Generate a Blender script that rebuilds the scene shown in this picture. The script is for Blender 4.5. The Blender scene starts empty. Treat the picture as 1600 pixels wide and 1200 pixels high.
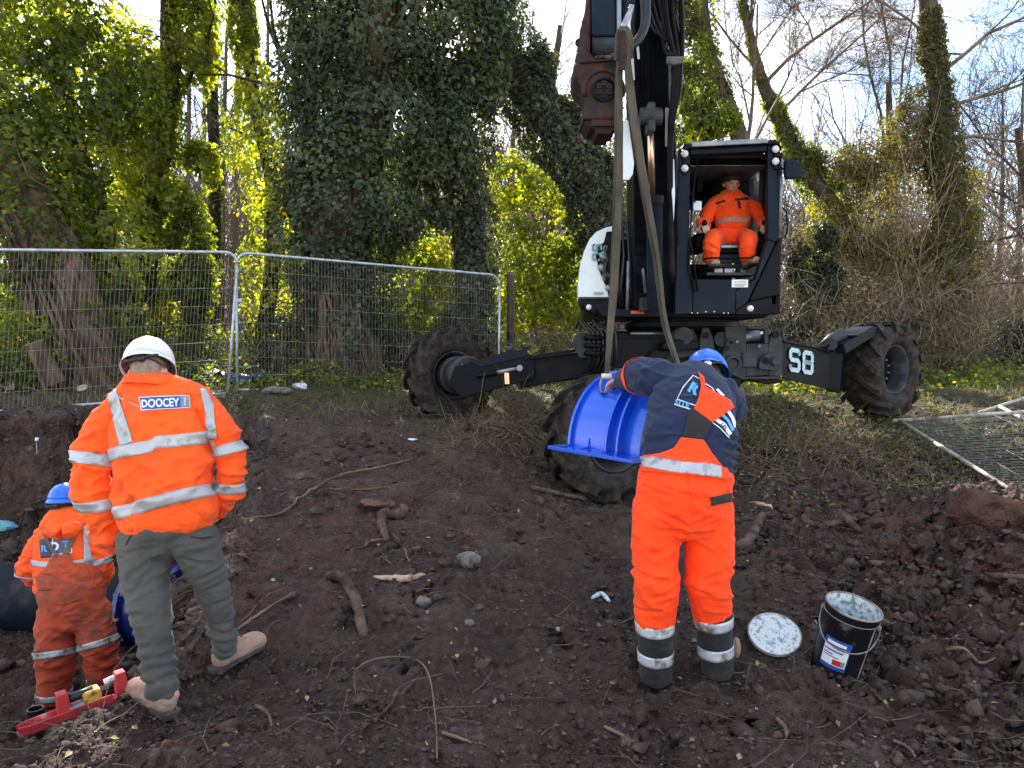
import bpy, bmesh, math, random
import numpy as np
from mathutils import Vector, Matrix
from mathutils.bvhtree import BVHTree

# ------------------------------------------------------------------ camera, sky, sun, exposure
scene = bpy.context.scene
COL = scene.collection
F = 1160.0                       # focal length in pixels of the 1600 px wide photograph
PITCH = math.atan(60.0 / F)      # camera looks slightly down
CAMZ = 1.65
cam_d = bpy.data.cameras.new("camera")
cam_d.sensor_width = 36.0
cam_d.lens = F / 1600.0 * 36.0
cam_d.clip_end = 2000.0
cam = bpy.data.objects.new("camera", cam_d)
COL.objects.link(cam)
cam.location = (0, 0, CAMZ)
cam.rotation_euler = (math.pi / 2 - PITCH, 0, 0)
scene.camera = cam

SUN_EL = math.radians(33.0)
SUN_AZ = math.radians(-14.0)      # measured from +Y towards +X
world = bpy.data.worlds.new("World")
scene.world = world
world.use_nodes = True
wn = world.node_tree
for n in list(wn.nodes):
    wn.nodes.remove(n)
w_out = wn.nodes.new("ShaderNodeOutputWorld")
w_bg = wn.nodes.new("ShaderNodeBackground")
w_sky = wn.nodes.new("ShaderNodeTexSky")
w_sky.sky_type = 'NISHITA'
w_sky.sun_disc = False
w_sky.sun_elevation = SUN_EL
w_sky.sun_rotation = SUN_AZ
w_sky.air_density = 1.0
w_sky.dust_density = 0.3
w_sky.ozone_density = 1.5
w_bg.inputs[1].default_value = 0.14
# white cloud over the whole sky, cover raised for brighter, whiter fill light
w_tc = wn.nodes.new("ShaderNodeTexCoord")
w_map = wn.nodes.new("ShaderNodeMapping"); w_map.inputs['Scale'].default_value = (1.0, 1.0, 2.6)
w_noise = wn.nodes.new("ShaderNodeTexNoise"); w_noise.inputs['Scale'].default_value = 2.3
w_noise.inputs['Detail'].default_value = 7; w_noise.inputs['Roughness'].default_value = 0.55
w_ramp = wn.nodes.new("ShaderNodeValToRGB")
w_ramp.color_ramp.elements[0].position = 0.43; w_ramp.color_ramp.elements[1].position = 0.62
w_sep = wn.nodes.new("ShaderNodeSeparateXYZ")
w_h = wn.nodes.new("ShaderNodeMapRange")
w_h.inputs['From Min'].default_value = 0.10; w_h.inputs['From Max'].default_value = 0.62
w_h.inputs['To Min'].default_value = 0.95; w_h.inputs['To Max'].default_value = 0.75
w_mul = wn.nodes.new("ShaderNodeMath"); w_mul.operation = 'MULTIPLY'
w_mix = wn.nodes.new("ShaderNodeMix"); w_mix.data_type = 'RGBA'
w_mix.inputs['B'].default_value = (6.0, 5.75, 5.5, 1)
L = wn.links.new
L(w_tc.outputs['Generated'], w_map.inputs['Vector']); L(w_map.outputs[0], w_noise.inputs['Vector'])
L(w_noise.outputs['Fac'], w_ramp.inputs[0]); L(w_tc.outputs['Generated'], w_sep.inputs[0])
L(w_sep.outputs[2], w_h.inputs[0]); L(w_ramp.outputs[0], w_mul.inputs[0]); L(w_h.outputs[0], w_mul.inputs[1])
L(w_mul.outputs[0], w_mix.inputs['Factor']); L(w_sky.outputs[0], w_mix.inputs['A'])
L(w_mix.outputs['Result'], w_bg.inputs[0]); L(w_bg.outputs[0], w_out.inputs[0])

sun_d = bpy.data.lights.new("sun", 'SUN')
sun_d.energy = 5.0
sun_d.angle = math.radians(0.5)
sun_d.color = (1.0, 0.93, 0.82)
sun = bpy.data.objects.new("sun", sun_d)
COL.objects.link(sun)
_sd = Vector((math.sin(SUN_AZ) * math.cos(SUN_EL), math.cos(SUN_AZ) * math.cos(SUN_EL), math.sin(SUN_EL)))
sun.rotation_euler = _sd.to_track_quat('Z', 'Y').to_euler()

scene.view_settings.view_transform = 'Standard'
scene.view_settings.look = 'None'
scene.view_settings.gamma = 1.0
scene.view_settings.use_curve_mapping = False
scene.view_settings.exposure = 1.78
try:
    scene.cycles.use_denoising = True
    scene.cycles.denoiser = 'OPENIMAGEDENOISE'
    scene.cycles.max_bounces = 6
    scene.cycles.transmission_bounces = 4
    scene.cycles.transparent_max_bounces = 6
    scene.cycles.sample_clamp_indirect = 8.0
except Exception:
    pass

# ------------------------------------------------------------------ helpers
_cp, _sp = math.cos(PITCH), math.sin(PITCH)

def P(px, py, d):
    """world point seen at photo pixel (px,py) whose world Y is d"""
    u = (px - 800.0) / F; v = (600.0 - py) / F
    x = u; y = _cp + v * _sp; z = -_sp + v * _cp
    k = d / y
    return Vector((x * k, d, CAMZ + z * k))

def hsh(x, y, z, s):
    n = (x * 374761393 + y * 668265263 + z * 1440662683 + s * 974634777) & 0xffffffff
    n = ((n ^ (n >> 13)) * 1274126177) & 0xffffffff
    n = n ^ (n >> 16)
    return (n & 0xffff) / 65535.0

def vnoise(p, seed=0):
    """value noise, p (...,3) -> 0..1"""
    p = np.asarray(p, float)
    i = np.floor(p).astype(np.int64); f = p - i; f = f * f * (3 - 2 * f)
    x, y, z = i[..., 0], i[..., 1], i[..., 2]; fx, fy, fz = f[..., 0], f[..., 1], f[..., 2]
    r = 0
    for a in (0, 1):
        wx = fx if a else 1 - fx
        for b in (0, 1):
            wy = fy if b else 1 - fy
            for c in (0, 1):
                wz = fz if c else 1 - fz
                r = r + wx * wy * wz * hsh(x + a, y + b, z + c, seed)
    return r

def fbm(p, octv=4, seed=0, gain=0.5):
    p = np.asarray(p, float); r = 0; a = 1.0; t = 0
    for k in range(octv):
        r = r + a * vnoise(p * (2.03 ** k) + 17.3 * k, seed + k); t += a; a *= gain
    return r / t

def sstep(a, b, x):
    t = np.clip((x - a) / (b - a), 0, 1)
    return t * t * (3 - 2 * t)

ORG = {}
def new_name(o):
    return o.name

def mesh_np(name, V, faces_flat, fsize, mats, parent=None, smooth=True, attrs=None, mat_idx=None):
    """fast mesh; faces_flat: flat vertex index array, fsize: verts per face (int or array)"""
    V = np.asarray(V, np.float32)
    org = ORG.get(parent.name, (0, 0, 0)) if parent is not None else (0, 0, 0)
    V = V - np.asarray(org, np.float32)
    me = bpy.data.meshes.new(name)
    faces_flat = np.asarray(faces_flat, np.int32).ravel()
    if np.isscalar(fsize):
        nf = len(faces_flat) // fsize
        tot = np.full(nf, fsize, np.int32)
    else:
        tot = np.asarray(fsize, np.int32); nf = len(tot)
    st = np.zeros(nf, np.int32); st[1:] = np.cumsum(tot)[:-1]
    me.vertices.add(len(V)); me.vertices.foreach_set("co", V.ravel())
    me.loops.add(len(faces_flat)); me.loops.foreach_set("vertex_index", faces_flat)
    me.polygons.add(nf); me.polygons.foreach_set("loop_start", st); me.polygons.foreach_set("loop_total", tot)
    me.polygons.foreach_set("use_smooth", np.full(nf, bool(smooth)))
    if mat_idx is not None:
        me.polygons.foreach_set("material_index", np.asarray(mat_idx, np.int32))
    me.update(calc_edges=True)
    me.validate()
    if attrs:
        for k, a in attrs.items():
            at = me.attributes.new(k, 'FLOAT', 'POINT'); at.data.foreach_set("value", np.asarray(a, np.float32))
    for m in (mats if isinstance(mats, (list, tuple)) else [mats]):
        me.materials.append(m)
    o = bpy.data.objects.new(name, me)
    COL.objects.link(o)
    if parent is not None:
        o.parent = parent
        ORG[o.name] = org
    return o

def tag(o, label=None, cat=None, group=None, kind=None):
    if label: o['label'] = label
    if cat: o['category'] = cat
    if group: o['group'] = group
    if kind: o['kind'] = kind
    return o

def thing(name, label, cat, loc=(0, 0, 0), group=None):
    o = bpy.data.objects.new(name, None)
    COL.objects.link(o)
    o.location = loc
    o.empty_display_size = 0.2
    ORG[o.name] = tuple(loc)
    return tag(o, label, cat, group)

def frame(T, S):
    T = T.normalized(); N = T.cross(S)
    if N.length < 1e-5:
        N = T.cross(Vector((0.3, 0.9, 0.2)))
    N.normalize(); S2 = N.cross(T).normalized()
    return S2, N

class MB:
    """collects shapes, builds them as one mesh object"""
    def __init__(s):
        s.v = []; s.f = []; s.m = []
    def add(s, vs, fs, mi=0):
        b = len(s.v); s.v += [tuple(v) for v in vs]
        for f in fs:
            s.f.append([b + i for i in f]); s.m.append(mi)
        return s
    def hexa(s, c, mi=0):
        """8 corners: bottom 4 ccw then top 4"""
        return s.add(c, [(3, 2, 1, 0), (4, 5, 6, 7), (0, 1, 5, 4), (1, 2, 6, 5), (2, 3, 7, 6), (3, 0, 4, 7)], mi)
    def box(s, c, size, rot=None, mi=0):
        c = Vector(c); hx, hy, hz = [k / 2 for k in size]
        pts = []
        for z in (-hz, hz):
            for x, y in ((-hx, -hy), (hx, -hy), (hx, hy), (-hx, hy)):
                p = Vector((x, y, z))
                if rot is not None: p = rot @ p
                pts.append(c + p)
        return s.hexa(pts, mi)
    def bar(s, a, b, w, h, S=(1, 0, 0), mi=0, w2=None, h2=None):
        a = Vector(a); b = Vector(b); S2, N = frame(b - a, Vector(S))
        w2 = w if w2 is None else w2; h2 = h if h2 is None else h2
        pts = []
        for p, ww, hh in ((a, w, h), (b, w2, h2)):
            for i, j in ((-1, -1), (-1, 1), (1, 1), (1, -1)):
                pts.append(p + S2 * (i * ww / 2) + N * (j * hh / 2))
        return s.hexa(pts, mi)
    def prism(s, outline, ax, thick, org=None, mi=0):
        """outline list of world points (planar), extruded by vector ax*thick"""
        n = len(outline); a = Vector(ax) * thick
        vs = [Vector(p) for p in outline] + [Vector(p) + a for p in outline]
        fs = [list(range(n))[::-1], [n + i for i in range(n)]]
        for i in range(n):
            j = (i + 1) % n
            fs.append([i, j, n + j, n + i])
        return s.add(vs, fs, mi)
    def tube(s, pts, r, n=8, cap=True, mi=0, S=(0.21, 0.35, 0.91), ry=None):
        pts = [Vector(p) for p in pts]; m = len(pts)
        rs = r if isinstance(r, (list, tuple, np.ndarray)) else [r] * m
        rys = rs if ry is None else (ry if isinstance(ry, (list, tuple)) else [ry] * m)
        S = Vector(S); vs = []; fs = []
        for i, p in enumerate(pts):
            T = (pts[min(i + 1, m - 1)] - pts[max(i - 1, 0)])
            if T.length < 1e-9: T = Vector((0, 0, 1))
            A, N = frame(T, S); S = A
            for k in range(n):
                t = 2 * math.pi * k / n
                vs.append(p + A * (math.cos(t) * rs[i]) + N * (math.sin(t) * rys[i]))
        for i in range(m - 1):
            for k in range(n):
                k2 = (k + 1) % n
                fs.append([i * n + k, i * n + k2, (i + 1) * n + k2, (i + 1) * n + k])
        if cap:
            fs.append([k for k in range(n)][::-1]); fs.append([(m - 1) * n + k for k in range(n)])
        return s.add(vs, fs, mi)
    def cyl(s, a, b, r, n=20, r2=None, mi=0):
        return s.tube([a, b], [r, r if r2 is None else r2], n, mi=mi)
    def lathe(s, org, axis, prof, n=28, mi=0, S=(1, 0, 0)):
        """prof: list of (distance along axis, radius)"""
        org = Vector(org); ax = Vector(axis).normalized(); A, N = frame(ax, Vector(S))
        vs = []; fs = []
        for h, r in prof:
            for k in range(n):
                t = 2 * math.pi * k / n
                vs.append(org + ax * h + A * (math.cos(t) * r) + N * (math.sin(t) * r))
        for i in range(len(prof) - 1):
            for k in range(n):
                k2 = (k + 1) % n
                fs.append([i * n + k, i * n + k2, (i + 1) * n + k2, (i + 1) * n + k])
        return s.add(vs, fs, mi)
    def ball(s, c, r, n=14, m=9, mi=0):
        c = Vector(c); rx, ry, rz = (r, r, r) if not isinstance(r, (tuple, list)) else r
        vs = [c + Vector((0, 0, -rz))]; fs = []
        for i in range(1, m):
            ph = -math.pi / 2 + math.pi * i / m
            for k in range(n):
                t = 2 * math.pi * k / n
                vs.append(c + Vector((rx * math.cos(ph) * math.cos(t), ry * math.cos(ph) * math.sin(t), rz * math.sin(ph))))
        vs.append(c + Vector((0, 0, rz)))
        for k in range(n):
            k2 = (k + 1) % n
            fs.append([0, 1 + k2, 1 + k])
            for i in range(m - 2):
                a = 1 + i * n; fs.append([a + k, a + k2, a + n + k2, a + n + k])
            a = 1 + (m - 2) * n
            fs.append([a + k, a + k2, len(vs) - 1])
        return s.add(vs, fs, mi)
    def build(s, name, mat, parent=None, smooth=False, bevel=0.0, seg=2, auto=None):
        org = Vector(ORG.get(parent.name, (0, 0, 0))) if parent is not None else Vector((0, 0, 0))
        me = bpy.data.meshes.new(name)
        me.from_pydata([tuple(Vector(v) - org) for v in s.v], [], s.f)
        for m in (mat if isinstance(mat, (list, tuple)) else [mat]):
            me.materials.append(m)
        me.polygons.foreach_set("material_index", s.m)
        bm = bmesh.new(); bm.from_mesh(me)
        bmesh.ops.recalc_face_normals(bm, faces=bm.faces)
        if auto:
            for e in bm.edges:
                if len(e.link_faces) == 2 and e.calc_face_angle(0) > auto: e.smooth = False
        bm.to_mesh(me); bm.free()
        if smooth: me.polygons.foreach_set("use_smooth", [True] * len(me.polygons))
        o = bpy.data.objects.new(name, me)
        COL.objects.link(o)
        if parent is not None:
            o.parent = parent
            ORG[o.name] = tuple(org)
        if bevel > 0:
            b = o.modifiers.new("bevel", 'BEVEL'); b.width = bevel; b.segments = seg
            b.limit_method = 'ANGLE'; b.angle_limit = math.radians(35)
        return o

# ------------------------------------------------------------------ materials
def mat_new(name):
    m = bpy.data.materials.new(name); m.use_nodes = True
    nt = m.node_tree
    b = nt.nodes['Principled BSDF']
    return m, nt, b

def noise_mat(name, c1, c2, scale=8.0, rough=(0.6, 0.85), bump=0.2, bscale=60.0, bdist=0.01, metal=0.0, detail=6,
              spec=0.4, pos=(0.35, 0.65), c3=None, c3scale=1.7, c3pos=(0.55, 0.7), sheen=0.0, rot=None, stretch=(1, 1, 1)):
    """colour varied by noise in object space, with fine relief; c3 = shaped stains"""
    m, nt, b = mat_new(name); N = nt.nodes.new; K = nt.links.new
    tc = N("ShaderNodeTexCoord"); mp = N("ShaderNodeMapping"); mp.inputs['Scale'].default_value = stretch
    K(tc.outputs['Object'], mp.inputs['Vector'])
    n1 = N("ShaderNodeTexNoise"); n1.inputs['Scale'].default_value = scale; n1.inputs['Detail'].default_value = detail
    n1.inputs['Roughness'].default_value = 0.6
    K(mp.outputs[0], n1.inputs['Vector'])
    r = N("ShaderNodeValToRGB"); r.color_ramp.elements[0].position = pos[0]; r.color_ramp.elements[1].position = pos[1]
    r.color_ramp.elements[0].color = (*c1, 1); r.color_ramp.elements[1].color = (*c2, 1)
    K(n1.outputs['Fac'], r.inputs[0]); col = r.outputs[0]
    if c3 is not None:
        n3 = N("ShaderNodeTexNoise"); n3.inputs['Scale'].default_value = c3scale; n3.inputs['Detail'].default_value = 8
        n3.inputs['Roughness'].default_value = 0.65
        K(tc.outputs['Object'], n3.inputs['Vector'])
        r3 = N("ShaderNodeValToRGB"); r3.color_ramp.elements[0].position = c3pos[0]; r3.color_ramp.elements[1].position = c3pos[1]
        K(n3.outputs['Fac'], r3.inputs[0])
        mx = N("ShaderNodeMix"); mx.data_type = 'RGBA'; mx.inputs['B'].default_value = (*c3, 1)
        K(r3.outputs[0], mx.inputs['Factor']); K(col, mx.inputs['A']); col = mx.outputs['Result']
    K(col, b.inputs['Base Color'])
    mr = N("ShaderNodeMapRange"); mr.inputs['To Min'].default_value = rough[0]; mr.inputs['To Max'].default_value = rough[1]
    K(n1.outputs['Fac'], mr.inputs[0]); K(mr.outputs[0], b.inputs['Roughness'])
    b.inputs['Metallic'].default_value = metal
    b.inputs['Specular IOR Level'].default_value = spec
    if sheen: b.inputs['Sheen Weight'].default_value = sheen
    if bump > 0:
        n2 = N("ShaderNodeTexNoise"); n2.inputs['Scale'].default_value = bscale; n2.inputs['Detail'].default_value = 5
        K(mp.outputs[0], n2.inputs['Vector'])
        bp = N("ShaderNodeBump"); bp.inputs['Strength'].default_value = bump; bp.inputs['Distance'].default_value = bdist
        K(n2.outputs['Fac'], bp.inputs['Height']); K(bp.outputs[0], b.inputs['Normal'])
    return m

def leaf_mat(name, cols, trans=0.45, rough=0.42, tcol=None, spec=0.4):
    """leaf colour picked along a ramp by the per-leaf value 'tint'; light passes through the blade"""
    m, nt, b = mat_new(name); N = nt.nodes.new; K = nt.links.new
    at = N("ShaderNodeAttribute"); at.attribute_name = "tint"
    r = N("ShaderNodeValToRGB"); cr = r.color_ramp
    while len(cr.elements) < len(cols): cr.elements.new(0.5)
    for i, (p, c) in enumerate(cols):
        cr.elements[i].position = p; cr.elements[i].color = (*c, 1)
    K(at.outputs['Fac'], r.inputs[0]); K(r.outputs[0], b.inputs['Base Color'])
    b.inputs['Roughness'].default_value = rough; b.inputs['Specular IOR Level'].default_value = spec
    if trans > 0:
        tr = N("ShaderNodeBsdfTranslucent"); hs = N("ShaderNodeMix"); hs.data_type = 'RGBA'; hs.blend_type = 'MULTIPLY'
        hs.inputs['Factor'].default_value = 1.0
        hs.inputs['B'].default_value = (*(tcol or (3.0, 2.6, 0.5)), 1)
        K(r.outputs[0], hs.inputs['A']); K(hs.outputs['Result'], tr.inputs['Color'])
        mx = N("ShaderNodeMixShader"); mx.inputs[0].default_value = trans
        K(b.outputs[0], mx.inputs[1]); K(tr.outputs[0], mx.inputs[2])
        K(mx.outputs[0], nt.nodes['Material Output'].inputs[0])
    return m

M = {}
M['ivy'] = leaf_mat("ivy_leaf", [(0.0, (0.022, 0.032, 0.015)), (0.35, (0.046, 0.062, 0.022)), (0.7, (0.09, 0.112, 0.030)), (1.0, (0.18, 0.19, 0.055))], 0.58, 0.38, tcol=(6.0, 5.5, 0.8), spec=.3)
M['ivy_shaded_dark'] = leaf_mat("shaded_dark_ivy_leaf", [(0.0, (0.022, 0.030, 0.020)), (0.45, (0.048, 0.062, 0.038)), (0.8, (0.095, 0.115, 0.065)), (1.0, (0.19, 0.20, 0.11))], 0.3, 0.42, tcol=(3.4, 3.2, 0.8), spec=0.22)  # dark ivy, greyed to paint in the shaded side of the middle trees
M['dry_leaf'] = leaf_mat("dry_leaf", [(0.0, (0.05, 0.03, 0.018)), (0.4, (0.11, 0.07, 0.04)), (0.75, (0.25, 0.19, 0.10)), (1.0, (0.45, 0.42, 0.18))], 0.2, 0.7, tcol=(1.2, 1.1, 0.8))
M['grass'] = leaf_mat("grass_blade", [(0.0, (0.05, 0.07, 0.02)), (0.4, (0.08, 0.12, 0.03)), (0.7, (0.16, 0.15, 0.06)), (1.0, (0.30, 0.25, 0.13))], 0.35, 0.6, tcol=(1.8, 1.8, 0.6))
M['bark'] = noise_mat("bark", (0.045, 0.033, 0.024), (0.13, 0.10, 0.075), 7, (0.8, 0.95), 0.9, 22, 0.03, stretch=(1, 1, 0.25), spec=0.2)
M['bark_red'] = noise_mat("red_brown_bark", (0.030, 0.020, 0.014), (0.17, 0.115, 0.078), 9, (0.8, 0.95), 1.0, 26, 0.06, stretch=(1, 1, 0.2), spec=0.2)
M['bark_dark'] = noise_mat("dark_bark", (0.018, 0.014, 0.011), (0.05, 0.038, 0.03), 7, (0.8, 0.95), 0.8, 22, 0.03, stretch=(1, 1, 0.3), spec=0.2)
M['twig'] = noise_mat("twig_bark", (0.085, 0.060, 0.038), (0.20, 0.145, 0.095), 3, (0.7, 0.9), 0, spec=0.25)
M['twig_dark'] = noise_mat("dark_twig_bark", (0.045, 0.032, 0.024), (0.13, 0.095, 0.07), 3, (0.7, 0.9), 0, spec=0.25)
M['ivy_olive'] = leaf_mat("olive_ivy_leaf", [(0.0, (0.035, 0.036, 0.018)), (0.4, (0.070, 0.070, 0.032)), (0.75, (0.12, 0.115, 0.05)), (1.0, (0.24, 0.19, 0.10))], 0.42, 0.5, tcol=(4.0, 3.6, 0.9), spec=.2)
M['twig_pale'] = noise_mat("pale_dry_stem", (0.20, 0.15, 0.10), (0.42, 0.34, 0.24), 3, (0.7, 0.9), 0, spec=0.25)
# ------------------------------------------------------------------ the ground: one sheet with the pit dug into it
PIT = np.array([(-9.0, 2.7), (-3.2, 2.85), (-2.16, 3.0), (-1.80, 3.45), (-1.80, 4.1), (-1.95, 5.0), (-2.2, 5.9),
                (-2.45, 7.0), (-3.0, 7.6), (-4.2, 7.85), (-5.6, 7.8), (-9.0, 7.5)])

def poly_sd(x, y, poly):
    """signed distance, negative inside"""
    d = np.full(x.shape, 1e9); ins = np.zeros(x.shape, bool); n = len(poly)
    for i in range(n):
        ax, ay = poly[i]; bx, by = poly[(i + 1) % n]
        ex, ey = bx - ax, by - ay
        t = np.clip(((x - ax) * ex + (y - ay) * ey) / (ex * ex + ey * ey), 0, 1)
        d = np.minimum(d, np.hypot(x - ax - t * ex, y - ay - t * ey))
        c = ((ay > y) != (by > y)) & (x < (bx - ax) * (y - ay) / (by - ay + 1e-12) + ax)
        ins ^= c
    return np.where(ins, -d, d)

def ground_h(x, y, detail=True):
    x = np.asarray(x, float); y = np.asarray(y, float)
    zl = np.interp(y, [0, 3, 4, 5.5, 7, 8, 9.5, 12, 16, 24, 40, 70, 400], [0, 0, .04, .20, .50, .72, .98, 1.05, 1.15, 1.9, 4.2, 9.0, 12.0])
    zr = np.interp(y, [0, 3, 4, 5, 6, 7, 8, 9, 10, 13, 17, 24, 40, 70, 400], [0, 0, .02, .09, .17, .27, .58, .80, .93, 1.05, 1.1, 1.6, 3.6, 7.5, 10.0])
    w = sstep(-0.6, 1.3, x)
    z = zl * (1 - w) + zr * w
    z = z + 0.10 * np.exp(-(((x + 0.6) / 1.3) ** 2 + ((y - 7.3) / 0.8) ** 2))          # crest in the middle
    z = z + 0.30 * np.exp(-(((x - 4.2) / 1.0) ** 2 + ((y - 5.6) / 0.9) ** 2))          # spoil under the fallen panel
    z = z + 0.14 * np.exp(-(((x - 3.3) / 0.9) ** 2 + ((y - 4.6) / 0.8) ** 2))
    z = z - 0.34 * np.exp(-(((x + 2.55) / 0.42) ** 2 + ((y - 7.9) / 0.33) ** 2))       # hollow near the fence
    z = z - 0.10 * np.exp(-(((x - 0.75) / 0.5) ** 2 + ((y - 6.6) / 0.5) ** 2))         # the near wheel has sunk in
    z = z - 0.06 * np.exp(-(((x - 3.9) / 0.4) ** 2 + ((y - 8.6) / 0.4) ** 2))
    z = z - 0.05 * np.exp(-(((x - 2.6) / 0.35) ** 2 + ((y - 3.5) / 0.9) ** 2))
    p3 = np.stack([x, y, np.zeros_like(x)], -1)
    n1 = vnoise(p3 * 1.1, 3) - .5; n2 = vnoise(p3 * 3.1, 5) - .5
    near = sstep(30, 12, y)
    z = z + (0.11 * n1 + 0.07 * n2) * (0.35 + 0.65 * near) + 0.5 * n1 * sstep(20, 40, y)
    # pit
    sd = poly_sd(x, y, PIT) + 0.22 * (vnoise(p3 * 2.3, 9) - .5) + 0.10 * (vnoise(p3 * 7.0, 10) - .5)
    bot = -0.93 + 0.08 * n2
    k = sstep(0.0, -0.30 - 0.25 * (y < 7), sd)
    lip = 0.06 * np.exp(-((sd - 0.12) / 0.12) ** 2)
    z = (z + lip) * (1 - k) + bot * k
    if detail:
        rough = 0.45 + 1.15 * sstep(1.4, 2.4, x) * sstep(9, 7, y) + 0.4 * sstep(0.1, -0.1, sd)
        rough = rough * sstep(16, 9, y) + 0.25
        c = vnoise(p3 * 7.5 + 3, 21); r = 1 - np.abs(2 * c - 1)
        z = z + 0.062 * rough * (r * r - .4)
        c = vnoise(p3 * 16 + 1, 22); r = 1 - np.abs(2 * c - 1)
        z = z + 0.034 * rough * (r - .5)
        z = z + 0.024 * rough * (vnoise(p3 * 37, 23) - .5) + 0.014 * rough * (vnoise(p3 * 80, 24) - .5)
    return z

_ground_raw = ground_h
ANCH = [(262, 1128, 3.28), (343, 1060, 3.66), (1026, 1072, 3.52), (1122, 1060, 3.58), (1303, 1055, 3.70), (1210, 1000, 3.86), (90, 1150, 3.22), (190, 1098, 3.44),
        (60, 640, 8.35), (20, 648, 8.0), (140, 643, 8.1), (703, 653, 9.05), (1375, 648, 9.0), (948, 778, 6.95), (371, 612, 10.0), (779, 618, 11.6), (0, 640, 8.35), (300, 625, 9.4), (600, 880, 4.95), (800, 1150, 3.1),
        (1500, 1100, 3.4), (1250, 720, 7.2), (640, 700, 7.6), (20, 840, 7.3), (86, 1104, 5.22), (163, 1090, 5.34)]
_ap = np.array([tuple(P(*a)) for a in ANCH]); _sig = np.array([.34] * 8 + [.6] * 18); _sig[-2:] = .5
_res = _ap[:, 2] - ground_h(_ap[:, 0], _ap[:, 1], False)
print('anchor residuals', np.round(_res, 2))
def ground_h(x, y, detail=True):
    x = np.asarray(x, float); y = np.asarray(y, float)
    z = _ground_raw(x, y, detail)
    num = 0; den = 0
    for (ax_, ay_, _), s_, r_ in zip(_ap, _sig, _res):
        w = np.exp(-((x - ax_) ** 2 + (y - ay_) ** 2) / s_ ** 2); num = num + w * w * r_; den = den + w * w
    return z + num / np.maximum(den, 1e-9) * np.minimum(den ** .5, 1)

_pr = np.random.default_rng(4)
PRINTS = [(_pr.uniform(-1.2, 2.4), _pr.uniform(2.9, 6.5), _pr.uniform(0, 3.14)) for _ in range(46)]
_ground_an = ground_h
def ground_h(x, y, detail=True):
    """boot prints trodden into the soil"""
    z = _ground_an(x, y, detail)
    if detail:
        for (px_, py_, a_) in PRINTS:
            dx = x - px_; dy = y - py_; m_ = (np.abs(dx) < .3) & (np.abs(dy) < .3)
            if not m_.any(): continue
            u = dx * math.cos(a_) + dy * math.sin(a_); v = -dx * math.sin(a_) + dy * math.cos(a_)
            r = (u / .145) ** 2 + (v / (.055 - .012 * np.sin(u * 20))) ** 2
            z = z + m_ * (-.026 * sstep(1.15, .75, r) * (1 - .35 * (np.sin(u * 160) > .2)) + .012 * np.exp(-((np.sqrt(r) - 1.25) / .18) ** 2))
    return z

def gz(x, y):
    return float(ground_h(np.array([x]), np.array([y]))[0])

def G(px, py):
    """ground point seen at a photo pixel"""
    d = 2.0; prev = None
    while d < 60:
        p = P(px, py, d)
        if p.z < gz(p.x, p.y): break
        d += 0.03 if d < 12 else 0.2
    return P(px, py, d)

def make_ground():
    ys = np.concatenate([np.linspace(0.4, 2.3, 22)[:-1], np.exp(np.linspace(math.log(2.3), math.log(11.5), 430)),
                         np.exp(np.linspace(math.log(11.5), math.log(420), 110))[1:]])
    ys = np.unique(np.concatenate([ys, np.linspace(7.0, 8.0, 110)]))
    uu = np.unique(np.concatenate([np.linspace(-1.0, 1.0, 600), np.linspace(-.56, -.36, 130)])); us = np.sign(uu) * (np.abs(uu) * 0.80 + 0.55 * np.abs(uu) ** 4)
    Y, U = np.meshgrid(ys, us, indexing='ij'); X = U * (Y + 0.8)
    Z = ground_h(X, Y)
    nr, nc = Y.shape
    V = np.stack([X, Y, Z], -1).reshape(-1, 3)
    # ragged pit walls: steep ground is pushed in and out with height
    gy, gx = np.gradient(Z, axis=(0, 1)); dx = np.gradient(X, axis=1); dy = np.gradient(Y, axis=0)
    sx = gx / np.maximum(dx, 1e-4); sy = gy / np.maximum(dy, 1e-4); st = np.hypot(sx, sy); wgt = sstep(.8, 2.5, st) * (Y < 9.5)
    q = V.reshape(nr, nc, 3)
    n3 = .20 * (vnoise(q * 3.3, 71) - .5) + .12 * (vnoise(q * 8.0, 72) - .5) + .06 * (1 - np.abs(2 * vnoise(q * 17, 73) - 1) - .5)
    ux = -sx / (st + 1e-6); uy = -sy / (st + 1e-6)
    q = q + np.stack([ux * n3 * wgt, uy * n3 * wgt, 0 * wgt], -1); V = q.reshape(-1, 3)
    i = np.arange(nr - 1)[:, None] * nc + np.arange(nc - 1)[None]
    Fq = np.stack([i, i + 1, i + nc + 1, i + nc], -1).reshape(-1, 4)
    return V, Fq

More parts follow.
